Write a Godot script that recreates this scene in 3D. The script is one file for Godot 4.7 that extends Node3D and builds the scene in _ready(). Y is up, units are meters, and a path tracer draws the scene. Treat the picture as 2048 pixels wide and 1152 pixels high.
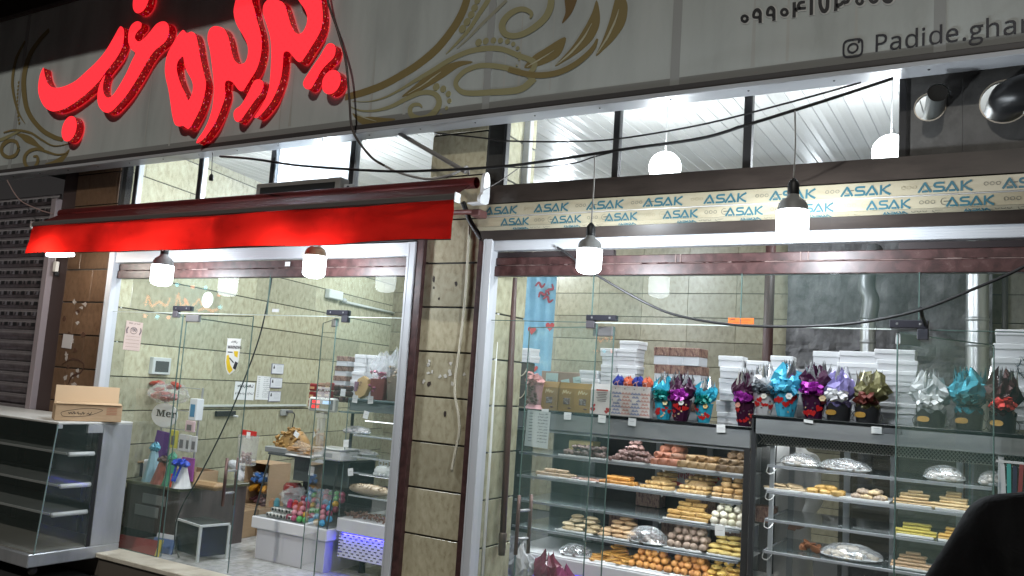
extends Node3D

# A lit pastry shop front at night, seen from the street.

class Shape:
	var st := SurfaceTool.new()
	func _init() -> void:
		st.begin(Mesh.PRIMITIVE_TRIANGLES)
		st.set_smooth_group(-1)
	func smooth(on: bool) -> void:
		st.set_smooth_group(0 if on else -1)
	func tri(a: Vector3, b: Vector3, c: Vector3) -> void:
		st.add_vertex(a)
		st.add_vertex(b)
		st.add_vertex(c)
	func quad(a: Vector3, b: Vector3, c: Vector3, d: Vector3) -> void:
		tri(a, b, c)
		tri(a, c, d)
	# a convex face, turned away from the middle
	func away(pts: Array, mid: Vector3) -> void:
		var c := Vector3.ZERO
		for p in pts:
			c += p
		c /= pts.size()
		var n: Vector3 = (pts[1] - pts[0]).cross(pts[2] - pts[0])
		var q := pts.duplicate()
		if n.dot(c - mid) > 0.0:
			q.reverse()
		for i in range(1, q.size() - 1):
			tri(q[0], q[i], q[i + 1])
	func box(mid: Vector3, s: Vector3, bev := 0.0, basis := Basis()) -> void:
		var h := s * 0.5
		var b := minf(bev, 0.45 * minf(s.x, minf(s.y, s.z)))
		var v := func(sx: int, sy: int, sz: int, k: int) -> Vector3:
			var p := Vector3(sx * (h.x - (0.0 if k == 0 else b)), sy * (h.y - (0.0 if k == 1 else b)), sz * (h.z - (0.0 if k == 2 else b)))
			return mid + basis * p
		var sg := [[-1, -1], [1, -1], [1, 1], [-1, 1]]
		for s1 in [-1, 1]:
			away([v.call(s1, -1, -1, 0), v.call(s1, 1, -1, 0), v.call(s1, 1, 1, 0), v.call(s1, -1, 1, 0)], mid)
			away([v.call(-1, s1, -1, 1), v.call(1, s1, -1, 1), v.call(1, s1, 1, 1), v.call(-1, s1, 1, 1)], mid)
			away([v.call(-1, -1, s1, 2), v.call(1, -1, s1, 2), v.call(1, 1, s1, 2), v.call(-1, 1, s1, 2)], mid)
		if b <= 0.0:
			return
		for e in sg:
			away([v.call(e[0], e[1], -1, 0), v.call(e[0], e[1], 1, 0), v.call(e[0], e[1], 1, 1), v.call(e[0], e[1], -1, 1)], mid)
			away([v.call(-1, e[0], e[1], 1), v.call(1, e[0], e[1], 1), v.call(1, e[0], e[1], 2), v.call(-1, e[0], e[1], 2)], mid)
			away([v.call(e[0], -1, e[1], 0), v.call(e[0], 1, e[1], 0), v.call(e[0], 1, e[1], 2), v.call(e[0], -1, e[1], 2)], mid)
			for z in [-1, 1]:
				away([v.call(e[0], e[1], z, 0), v.call(e[0], e[1], z, 1), v.call(e[0], e[1], z, 2)], mid)
	func between(lo: Vector3, hi: Vector3, bev := 0.0) -> void:
		box((lo + hi) * 0.5, (hi - lo).abs(), bev)
	func tube(path: Array, r: float, seg := 8, r_end := -1.0, capped := true) -> void:
		var n := path.size()
		var up := Vector3.UP
		var rings := []
		for i in n:
			var d: Vector3 = (path[mini(i + 1, n - 1)] - path[maxi(i - 1, 0)]).normalized()
			if absf(d.dot(up)) > 0.95:
				up = Vector3.RIGHT if absf(d.x) < 0.9 else Vector3.BACK
			var a := d.cross(up).normalized()
			up = a.cross(d).normalized()
			var rr := r if r_end < 0.0 else lerpf(r, r_end, float(i) / maxf(1.0, n - 1))
			var ring := []
			for k in seg:
				var t := TAU * k / seg
				ring.append(path[i] + (a * cos(t) + up * sin(t)) * rr)
			rings.append(ring)
		for i in n - 1:
			for k in seg:
				var m := (k + 1) % seg
				quad(rings[i][k], rings[i + 1][k], rings[i + 1][m], rings[i][m])
		if capped:
			for k in range(1, seg - 1):
				tri(rings[0][0], rings[0][k], rings[0][k + 1])
				tri(rings[n - 1][0], rings[n - 1][k + 1], rings[n - 1][k])
	# profile of (radius, height), from bottom to top
	func lathe(profile: Array, seg := 20, at := Transform3D()) -> void:
		for i in profile.size() - 1:
			var p: Vector2 = profile[i]
			var q: Vector2 = profile[i + 1]
			for k in seg:
				var t := TAU * k / seg
				var u := TAU * ((k + 1) % seg) / seg
				var a := at * Vector3(p.x * cos(t), p.y, p.x * sin(t))
				var b := at * Vector3(p.x * cos(u), p.y, p.x * sin(u))
				var c := at * Vector3(q.x * cos(u), q.y, q.x * sin(u))
				var d := at * Vector3(q.x * cos(t), q.y, q.x * sin(t))
				if p.x < 1e-5:
					tri(a, c, d)
				elif q.x < 1e-5:
					tri(a, b, d)
				else:
					quad(a, b, c, d)
	func ball(mid: Vector3, r: Vector3, seg := 10, rings := 6, basis := Basis()) -> void:
		var pr := []
		for i in rings + 1:
			var t := -PI / 2 + PI * i / rings
			pr.append(Vector2(maxf(cos(t), 0.0) if i > 0 and i < rings else 0.0, sin(t)))
		lathe(pr, seg, Transform3D(basis * Basis.from_scale(r), mid))
	func face(poly: PackedVector2Array, z: float, at := Transform3D()) -> void:
		var id := Geometry2D.triangulate_polygon(poly)
		for i in range(0, id.size(), 3):
			var a := poly[id[i]]
			var b := poly[id[i + 1]]
			var c := poly[id[i + 2]]
			if (b - a).cross(c - a) > 0.0:
				tri(at * Vector3(a.x, a.y, z), at * Vector3(c.x, c.y, z), at * Vector3(b.x, b.y, z))
			else:
				tri(at * Vector3(a.x, a.y, z), at * Vector3(b.x, b.y, z), at * Vector3(c.x, c.y, z))
	func sides(poly: PackedVector2Array, z0: float, z1: float, at := Transform3D()) -> void:
		var n := poly.size()
		var ccw := 0.0
		for i in n:
			ccw += poly[i].cross(poly[(i + 1) % n])
		for i in n:
			var a := poly[i]
			var b := poly[(i + 1) % n]
			if ccw < 0.0:
				var s := a
				a = b
				b = s
			quad(at * Vector3(a.x, a.y, z0), at * Vector3(a.x, a.y, z1), at * Vector3(b.x, b.y, z1), at * Vector3(b.x, b.y, z0))
	func prism(poly: PackedVector2Array, z0: float, z1: float, at := Transform3D()) -> void:
		face(poly, z1, at)
		face(poly, z0, at)
		sides(poly, z0, z1, at)
	# a printed stroke lying on a plane: controls are (x, y, width)
	func stroke(ctrl: Array, z: float, at := Transform3D(), steps := 6, thick := 0.0012) -> void:
		var pts := []
		for i in ctrl.size() - 1:
			var a: Vector3 = ctrl[maxi(i - 1, 0)]
			var b: Vector3 = ctrl[i]
			var c: Vector3 = ctrl[i + 1]
			var d: Vector3 = ctrl[mini(i + 2, ctrl.size() - 1)]
			for k in steps:
				pts.append(b.cubic_interpolate(c, a, d, float(k) / steps))
		pts.append(ctrl[-1])
		var l := []
		var r := []
		for i in pts.size():
			var p: Vector3 = pts[i]
			var e: Vector3 = pts[mini(i + 1, pts.size() - 1)] - pts[maxi(i - 1, 0)]
			var n := Vector2(-e.y, e.x).normalized() * maxf(p.z, 0.0005) * 0.5
			l.append(Vector3(p.x + n.x, p.y + n.y, z))
			r.append(Vector3(p.x - n.x, p.y - n.y, z))
		var dz := Vector3(0, 0, -thick)
		for i in pts.size() - 1:
			quad(at * l[i], at * l[i + 1], at * r[i + 1], at * r[i])
			if thick > 0.0:
				quad(at * l[i], at * (l[i] + dz), at * (l[i + 1] + dz), at * l[i + 1])
				quad(at * r[i + 1], at * (r[i + 1] + dz), at * (r[i] + dz), at * r[i])
	func done() -> ArrayMesh:
		st.generate_normals()
		return st.commit()

var rng := RandomNumberGenerator.new()
var mats := {}
var names := {}
var shared := {}

func R(a: float, b: float) -> float:
	return rng.randf_range(a, b)

func numbered(called: String) -> String:
	if not names.has(called):
		names[called] = 0
		return called
	names[called] += 1
	return "%s_%03d" % [called, names[called]]

func tag(o: Node, label: String, category: String, group := "") -> void:
	o.set_meta("label", label)
	o.set_meta("category", category)
	if group:
		o.set_meta("group", group)

func thing(called: String, label: String, category: String, at := Vector3.ZERO, turn := 0.0, group := "") -> Node3D:
	var o := Node3D.new()
	o.name = numbered(called)
	add_child(o, true)
	o.position = at
	o.rotation.y = turn
	tag(o, label, category, group)
	return o

func part(called: String, m: Mesh, mt: Material, parent: Node, at := Transform3D()) -> MeshInstance3D:
	var o := MeshInstance3D.new()
	o.mesh = m
	o.material_override = mt
	o.transform = at
	o.name = called if parent != self else numbered(called)
	var n := 0
	while parent != self and parent.has_node(NodePath(o.name)):
		n += 1
		o.name = "%s_%03d" % [called, n]
	parent.add_child(o, true)
	return o

func solo(called: String, m: Mesh, mt: Material, label: String, category: String, at := Transform3D(), group := "") -> MeshInstance3D:
	var o := part(called, m, mt, self, at)
	tag(o, label, category, group)
	return o

func structure(called: String, m: Mesh, mt: Material) -> MeshInstance3D:
	var o := part(called, m, mt, self)
	o.set_meta("kind", "structure")
	return o

func boxm(lo: Vector3, hi: Vector3, bev := 0.0) -> ArrayMesh:
	var s := Shape.new()
	s.between(lo, hi, bev)
	return s.done()

func cube(size: Vector3, bev := 0.0) -> ArrayMesh:
	var key := "cube%s%s" % [size, bev]
	if not shared.has(key):
		var s := Shape.new()
		s.box(Vector3.ZERO, size, bev)
		shared[key] = s.done()
	return shared[key]

func xf(at: Vector3, turn := 0.0, tilt := 0.0, roll := 0.0) -> Transform3D:
	return Transform3D(Basis.from_euler(Vector3(tilt, turn, roll)), at)

func pairs(a: Array) -> PackedVector2Array:
	var p := PackedVector2Array()
	for i in range(0, a.size(), 2):
		p.append(Vector2(a[i], a[i + 1]))
	return p

func triples(a: Array) -> Array:
	var p := []
	for i in range(0, a.size(), 3):
		p.append(Vector3(a[i], a[i + 1], a[i + 2]))
	return p

func rounded(p: PackedVector2Array, steps := 4) -> PackedVector2Array:
	var q := PackedVector2Array()
	var n := p.size()
	for i in n:
		for k in steps:
			q.append(p[i].cubic_interpolate(p[(i + 1) % n], p[(i + n - 1) % n], p[(i + 2) % n], float(k) / steps))
	return q

func curve(ctrl: Array, steps := 8) -> Array:
	var q := []
	for i in ctrl.size() - 1:
		var a: Vector3 = ctrl[maxi(i - 1, 0)]
		var d: Vector3 = ctrl[mini(i + 2, ctrl.size() - 1)]
		for k in steps:
			q.append(ctrl[i].cubic_interpolate(ctrl[i + 1], a, d, float(k) / steps))
	q.append(ctrl[-1])
	return q

func cable(called: String, ctrl: Array, r: float, mt: Material, label: String, category := "cable") -> MeshInstance3D:
	var s := Shape.new()
	s.smooth(true)
	s.tube(curve(ctrl), r, 7)
	return solo(called, s.done(), mt, label, category)

# linear colour, roughness, metalness
func mat(r: float, g: float, b: float, rough := 0.6, metal := 0.0) -> StandardMaterial3D:
	var key := "%.4f %.4f %.4f %.3f %.3f" % [r, g, b, rough, metal]
	if not mats.has(key):
		var m := StandardMaterial3D.new()
		m.albedo_color = Color(r, g, b).linear_to_srgb()
		m.roughness = rough
		m.metallic = metal
		mats[key] = m
	return mats[key]

func glow(r: float, g: float, b: float, k: float) -> StandardMaterial3D:
	var m := StandardMaterial3D.new()
	m.albedo_color = Color(minf(r, 0.8), minf(g, 0.8), minf(b, 0.8)).linear_to_srgb()
	m.roughness = 0.4
	m.emission_enabled = true
	m.emission = Color(r, g, b).linear_to_srgb()
	m.emission_energy_multiplier = k
	return m

func pane(r: float, g: float, b: float, a: float, rough := 0.02) -> StandardMaterial3D:
	var m := StandardMaterial3D.new()
	m.albedo_color = Color(Color(r, g, b).linear_to_srgb(), a)
	m.transparency = BaseMaterial3D.TRANSPARENCY_ALPHA
	m.roughness = rough
	return m

func noise_picture(size: int, seed_value: int, freq: float, stops: Array, streak := 0.0, octaves := 5, stretch := Vector2.ONE) -> ImageTexture:
	var a := FastNoiseLite.new()
	a.seed = seed_value
	a.frequency = freq
	a.fractal_octaves = octaves
	a.domain_warp_enabled = true
	a.domain_warp_amplitude = 40.0
	a.domain_warp_frequency = freq * 0.7
	var b := FastNoiseLite.new()
	b.seed = seed_value + 7
	b.frequency = freq * 3.0
	b.fractal_type = FastNoiseLite.FRACTAL_RIDGED
	var im := Image.create(size, size, false, Image.FORMAT_RGB8)
	var grad := Gradient.new()
	grad.offsets = PackedFloat32Array()
	grad.colors = PackedColorArray()
	var off := PackedFloat32Array()
	var col := PackedColorArray()
	for s in stops:
		off.append(s[0])
		col.append(Color(s[1], s[2], s[3]).linear_to_srgb())
	grad.offsets = off
	grad.colors = col
	for y in size:
		for x in size:
			# blend across the border so that the picture repeats without a seam
			var fx := float(x) / size
			var fy := float(y) / size
			var p := Vector2(x * stretch.x, y * stretch.y)
			var wx := clampf((fx - 0.85) / 0.15, 0.0, 1.0)
			var v := a.get_noise_2d(p.x, p.y)
			if wx > 0.0:
				v = lerpf(v, a.get_noise_2d(p.x - size * stretch.x, p.y), wx)
			var wy := clampf((fy - 0.85) / 0.15, 0.0, 1.0)
			if wy > 0.0:
				v = lerpf(v, a.get_noise_2d(p.x, p.y - size * stretch.y), wy * (1.0 - wx))
			v = 0.5 + 0.62 * v
			if streak > 0.0:
				v -= streak * maxf(0.0, b.get_noise_2d(p.x, p.y * 0.5))
			im.set_pixel(x, y, grad.sample(clampf(v, 0.0, 1.0)))
	return ImageTexture.create_from_image(im)

func textured(t: Texture2D, scale: float, rough: float, tint := Color.WHITE, offset := Vector3.ZERO, bump: Texture2D = null, bump_cm := 0.0) -> StandardMaterial3D:
	var m := StandardMaterial3D.new()
	m.albedo_color = tint
	m.albedo_texture = t
	m.uv1_triplanar = true
	m.uv1_scale = Vector3.ONE * scale
	m.uv1_offset = offset
	m.roughness = rough
	if bump:
		m.heightmap_enabled = true
		m.heightmap_texture = bump
		m.heightmap_scale = bump_cm
	return m

# flat print: letters on a plane facing +z of the given transform
func lettering(called: String, words: String, height: float, mt: Material, parent: Node, at: Transform3D, bold := true, serif := false) -> MeshInstance3D:
	var f := SystemFont.new()
	f.font_names = PackedStringArray(["Droid Serif" if serif else "Droid Sans"])
	f.font_weight = 700 if bold else 400
	var t := TextMesh.new()
	t.text = words
	t.font = f
	t.font_size = 64
	t.pixel_size = height / 64.0
	t.depth = 0.0015
	t.horizontal_alignment = HORIZONTAL_ALIGNMENT_LEFT
	t.vertical_alignment = VERTICAL_ALIGNMENT_BOTTOM
	return part(called, t, mt, parent, at)

# a line of joined-up script, written right to left with dots above and below
func script_line(s: Shape, x0: float, x1: float, y: float, h: float, z: float, heavy := 0.16, at := Transform3D()) -> void:
	var x := x1
	while x > x0 + h * 0.6:
		var word := minf(R(1.6, 3.6) * h, x - x0)
		var ctrl := [Vector3(x, y + R(0.3, 0.9) * h, heavy * h * 0.7)]
		var k := x
		while k > x - word + 0.4 * h:
			k -= R(0.28, 0.5) * h
			ctrl.append(Vector3(k, y + R(-0.1, 0.12) * h, heavy * h))
			if rng.randf() < 0.45:
				k -= 0.18 * h
				ctrl.append(Vector3(k, y + R(0.35, 0.95) * h, heavy * h * 0.8))
			if rng.randf() < 0.4:
				s.box(at * Vector3(k, y + (0.75 if rng.randf() < 0.5 else -0.45) * h, z), Vector3(0.17, 0.17, 0.002) * h, 0.0, at.basis)
		ctrl.append(Vector3(k - 0.2 * h, y + R(-0.4, 0.3) * h, heavy * h * 0.5))
		s.stroke(ctrl, z, at, 3, 0.0)
		x -= word + 0.45 * h

func _ready() -> void:
	rng.seed = 20240
	var cam := Camera3D.new()
	cam.name = "camera"
	add_child(cam)
	cam.position = Vector3(0, 1.595, 4.794)
	cam.rotation_degrees = Vector3(6.459, 30.602, 3.820)
	cam.fov = 37.44
	cam.near = 0.05
	cam.far = 300.0
	cam.current = true
	var we := WorldEnvironment.new()
	we.name = "surroundings"
	add_child(we)
	var e := Environment.new()
	e.background_mode = Environment.BG_SKY
	var sky := Sky.new()
	var sm := ProceduralSkyMaterial.new()
	sm.sky_top_color = Color(0.06, 0.065, 0.08)
	sm.sky_horizon_color = Color(0.22, 0.21, 0.205)
	sm.ground_bottom_color = Color(0.05, 0.05, 0.05)
	sm.ground_horizon_color = Color(0.16, 0.155, 0.15)
	sm.sky_curve = 0.2
	sky.sky_material = sm
	e.sky = sky
	e.background_energy_multiplier = 1.0
	e.tonemap_mode = Environment.TONE_MAPPER_LINEAR
	e.tonemap_exposure = 1.0
	e.sdfgi_enabled = true
	e.ssao_enabled = true
	e.ssil_enabled = true
	we.environment = e
	# the wash of street light over the shop front
	var sun := DirectionalLight3D.new()
	sun.name = "street_wash"
	add_child(sun)
	sun.rotation_degrees = Vector3(-37, 12, 0)
	sun.light_energy = 0.32
	sun.light_color = Color(1.0, 0.985, 0.95)
	sun.light_angular_distance = 1.5
	sun.shadow_enabled = true
	materials()
	ground_and_walls()
	roller_shutter()
	upper_windows()
	shutter_box()
	shop_sign()
	channel_letters()
	awning()
	glass_front()
	room_lights()
	right_shop()
	left_shop()
	old_case()
	hanging_lamps_and_cables()
	people()
	opposite_side()

func room_lights() -> void:
	for q in [[Vector3(-2.124, 3.2, -0.821), "white ceiling bulb seen through the upper right windows, left of the two", 1.7], [Vector3(-0.648, 3.2, -0.865), "white ceiling bulb seen through the upper right windows, right of the two", 1.6], [Vector3(-4.2, 3.5, -3.2), "white ceiling bulb behind the top of the pillar", 1.9], [Vector3(-5.35, 3.2, -0.8), "white ceiling bulb behind the frosted upper pane", 4.3], [Vector3(-6.2, 3.5, -4.2), "white ceiling bulb deep in the left half of the shop", 4.2], [Vector3(-1.8, 3.5, -4.3), "white ceiling bulb deep in the right half of the shop", 0.45]]:
		if q[0].z > -1.6 and q[0].x > -4.0:
			bloom_globe(q[0], 0.115, q[1].replace("bulb", "globe for bulb bloom"), q[2])
			continue
		light_bulb(q[0], 0.075, q[1], Vector3(q[0].x, 3.705, q[0].z), q[2], "bulbs under the shop ceiling")

func bloom_globe(at: Vector3, r: float, label: String, energy: float) -> void:  # sphere enlarged to imitate the bloom around a small ceiling bulb
	var o := thing("bloom_globe", label, "lamp", at, 0.0, "bloom globes under the ceiling")
	var s := Shape.new()
	s.smooth(true)
	s.ball(Vector3.ZERO, Vector3.ONE * r, 24, 16)
	part("globe_glow", s.done(), glow(0.9, 0.97, 1.0, 10.0), o)
	s = Shape.new()
	s.smooth(true)
	s.lathe([Vector2(0.006, r * 0.98), Vector2(0.006, 3.705 - at.y)], 8)
	part("stem", s.done(), mat(0.6, 0.6, 0.6, 0.4), o)
	var l := OmniLight3D.new()
	l.name = "globe_light"
	l.light_color = Color(0.95, 0.98, 1.0)
	l.light_energy = energy
	l.light_size = r * 0.8
	l.omni_range = 14.0
	l.omni_attenuation = 2.0
	l.shadow_enabled = true
	o.add_child(l)

# the lit shop sign over the road, met here only as a reflection in the glass
func opposite_side() -> void:
	var z := 10.0
	var b := thing("opposite_building", "dark building front across the road, behind the viewer", "building")
	part("wall", boxm(Vector3(-32, -0.13, z + 0.1), Vector3(6, 3.0, z + 0.6)), mat(0.03, 0.028, 0.027, 0.9), b)
	var o := thing("opposite_shop_sign", "orange neon script sign across the road, seen only reflected in the glass", "neon sign")
	var s := Shape.new()
	for q in [[-20.25, 3.05, -20.18, 3.32, -19.98, 3.05, -19.69, 3.16, -19.39, 3.06, -19.26, 3.27], [-18.99, 3.06, -18.96, 3.38, -18.79, 3.06, -18.61, 3.14, -18.7, 3.25, -18.48, 3.09], [-18.36, 3.07, -18.22, 3.15, -18.12, 3.25, -17.99, 3.12, -17.85, 3.2], [-18.11, 2.94, -17.86, 3.02, -17.58, 2.95, -17.37, 3]]:
		var c := []
		for k in range(0, q.size(), 2):
			c.append(Vector3(q[k], q[k + 1], 0.075))
		s.stroke(c, z, Transform3D(), 5, 0.0)
	part("neon_script", s.done(), glow(1.0, 0.25, 0.03, 5.0), o)
	var n := 0
	for q in [[-19.04, 3.62], [-18.42, 3.57], [-17.92, 3.55], [-17.39, 3.36], [-17.3, 3.05], [-20.21, 2.77], [-19.7, 2.76], [-19.24, 2.75]]:
		s = Shape.new()
		s.ball(Vector3.ZERO, Vector3.ONE * 0.05, 8, 6)
		solo("festoon_bulb", s.done(), glow(0.2, 0.8, 1.0, 9.0) if n % 2 == 0 else glow(1.0, 0.25, 0.08, 9.0), "small coloured festoon bulb across the road, reflected in the glass", "light bulb", xf(Vector3(q[0], q[1], z)), "festoon bulbs across the road")
		n += 1

var m_tile: Array = []
var m_wall_tile: Array = []
var m_pier: Array = []
var m_back: Array = []
var steel: StandardMaterial3D
var brown: StandardMaterial3D
var alu: StandardMaterial3D
var glass: StandardMaterial3D
var tall_glass: StandardMaterial3D
var black: StandardMaterial3D
var white_board: StandardMaterial3D
var ink: StandardMaterial3D
var paper: StandardMaterial3D
var cardboard: StandardMaterial3D
var grain: ImageTexture

func materials() -> void:
	grain = noise_picture(256, 5, 0.05, [[0.0, 0.1, 0.1, 0.1], [1.0, 0.95, 0.95, 0.95]], 0.0, 4)
	var stone := noise_picture(512, 11, 0.024, [[0.0, 0.27, 0.24, 0.175], [0.25, 0.375, 0.35, 0.27], [0.5, 0.43, 0.41, 0.325], [0.75, 0.47, 0.45, 0.365], [1.0, 0.53, 0.51, 0.42]], 0.10, 6, Vector2(1.2, 0.75))
	for k in 5:
		var t := 0.92 + 0.035 * k
		m_tile.append(textured(stone, 1.35, 0.28, Color(t * 0.97, t * 0.945, t * 0.89), Vector3(0.37 * k, 0.23 * k, 0.61 * k), grain, 0.015))
		m_pier.append(textured(stone, 1.35, 0.4, Color(t * 0.54, t * 0.43, t * 0.37), Vector3(0.37 * k, 0.23 * k, 0.61 * k), grain, 0.015))  # pier tint holds the red light that falls through the awning
		m_back.append(textured(stone, 0.9, 0.3, Color(t * 0.84, t * 0.82, t * 0.77), Vector3(0.29 * k, 0.41 * k, 0.17 * k), grain, 0.01))
		m_wall_tile.append(textured(stone, 0.95, 0.22, Color(t * 0.985, t * 0.99, t * 0.93), Vector3(0.29 * k, 0.41 * k, 0.17 * k), grain, 0.01))
	var brushed := noise_picture(256, 31, 0.02, [[0.0, 0.34, 0.36, 0.365], [1.0, 0.41, 0.425, 0.43]], 0.0, 4, Vector2(0.35, 1.2))
	steel = textured(brushed, 1.1, 0.40)
	steel.metallic = 0.6
	var dirt := noise_picture(256, 41, 0.03, [[0.0, 0.022, 0.011, 0.010], [0.55, 0.060, 0.026, 0.025], [0.8, 0.075, 0.036, 0.034], [1.0, 0.15, 0.11, 0.10]], 0.0, 5)
	brown = textured(dirt, 1.6, 0.42)
	alu = mat(0.47, 0.48, 0.505, 0.38)
	glass = pane(0.40, 0.62, 0.55, 0.03)
	tall_glass = pane(0.32, 0.56, 0.50, 0.06)
	black = mat(0.012, 0.012, 0.013, 0.5)
	white_board = mat(0.74, 0.74, 0.75, 0.55)
	ink = mat(0.02, 0.02, 0.025, 0.6)
	paper = mat(0.76, 0.77, 0.76, 0.7)
	var card := noise_picture(256, 51, 0.04, [[0.0, 0.37, 0.245, 0.14], [1.0, 0.44, 0.30, 0.18]], 0.0, 4, Vector2(0.5, 2.0))
	cardboard = textured(card, 2.5, 0.8)

# a tiled wall standing in its own x-y plane with its face towards +z: courses at height y0 + k * dy, each tile a piece
func tiled(o: Node3D, x0: float, x1: float, ylo: float, yhi: float, y0: float, dy: float, len: float, stagger: float, ms: Array, depth := 0.3, gap := 0.009, first := 0.0) -> void:
	part("backing", boxm(Vector3(x0, ylo, -depth), Vector3(x1, yhi, -0.012)), mat(0.035, 0.033, 0.03, 0.9), o)
	var k := floori((ylo - y0) / dy)
	while y0 + k * dy < yhi - 0.01:
		var lo := maxf(ylo, y0 + k * dy)
		var hi := minf(yhi, y0 + (k + 1) * dy)
		var x := x0 - len + fposmod(first + stagger * (k % 2), len)
		while x < x1 - 0.01:
			var a := maxf(x0, x)
			var b := minf(x1, x + len)
			if b - a > 0.02 and hi - lo > 0.02:
				var s := Vector3(snappedf(b - a - minf(gap, 0.002), 0.001), snappedf(hi - lo - gap, 0.001), 0.012)
				part("tile", cube(s, 0.0025), ms[rng.randi() % ms.size()], o, xf(Vector3((a + b) / 2, (lo + hi) / 2, -0.006 + R(-0.0008, 0.0008))))
			x += len
		k += 1

func light_bulb(at: Vector3, r: float, label: String, cord_top: Vector3, energy: float, group := "", housing_warm := false) -> void:
	# at is the middle of the lower rim of the glowing part
	var o := thing("light_bulb", label, "light bulb", at, 0.0, group)
	var s := Shape.new()
	s.smooth(true)
	s.lathe([Vector2(0, -0.30 * r), Vector2(0.5 * r, -0.27 * r), Vector2(0.85 * r, -0.12 * r), Vector2(r, 0.12 * r), Vector2(1.02 * r, 1.68 * r), Vector2(0.97 * r, 1.7 * r)], 28)
	part("diffuser", s.done(), glow(0.86, 0.95, 1.0, 9.0), o)
	s = Shape.new()
	s.smooth(true)
	s.lathe([Vector2(1.0 * r, 1.69 * r), Vector2(0.96 * r, 1.78 * r), Vector2(0.90 * r, 2.12 * r), Vector2(0.76 * r, 2.36 * r), Vector2(0.42 * r, 2.58 * r), Vector2(0.34 * r, 2.85 * r), Vector2(0, 2.87 * r)], 28)
	part("housing", s.done(), mat(0.42, 0.32, 0.20, 0.5) if housing_warm else mat(0.27, 0.275, 0.27, 0.5), o)
	s = Shape.new()
	s.smooth(true)
	s.lathe([Vector2(0.36 * r, 2.72 * r), Vector2(0.38 * r, 2.85 * r), Vector2(0.37 * r, 3.45 * r), Vector2(0.28 * r, 3.65 * r), Vector2(0.10 * r, 3.85 * r), Vector2(0, 3.85 * r)], 16)
	part("socket", s.done(), black, o)
	if cord_top != Vector3.ZERO:
		var a := Vector3(0, 3.8 * r, 0)
		var c := cord_top - at
		s = Shape.new()
		s.smooth(true)
		s.tube(curve([a, a.lerp(c, 0.5) + Vector3(0.006, 0, 0.004), c]), 0.0042, 6)
		part("cord", s.done(), mat(0.30, 0.29, 0.27, 0.6), o)
	var l := OmniLight3D.new()
	l.name = "bulb_light"
	l.position = Vector3(0, 0.8 * r, 0)
	l.light_color = Color(0.93, 0.97, 1.0)
	l.light_energy = energy
	l.light_size = 0.8 * r
	l.omni_range = 14.0
	l.omni_attenuation = 2.0
	l.shadow_enabled = true
	o.add_child(l)

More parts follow.
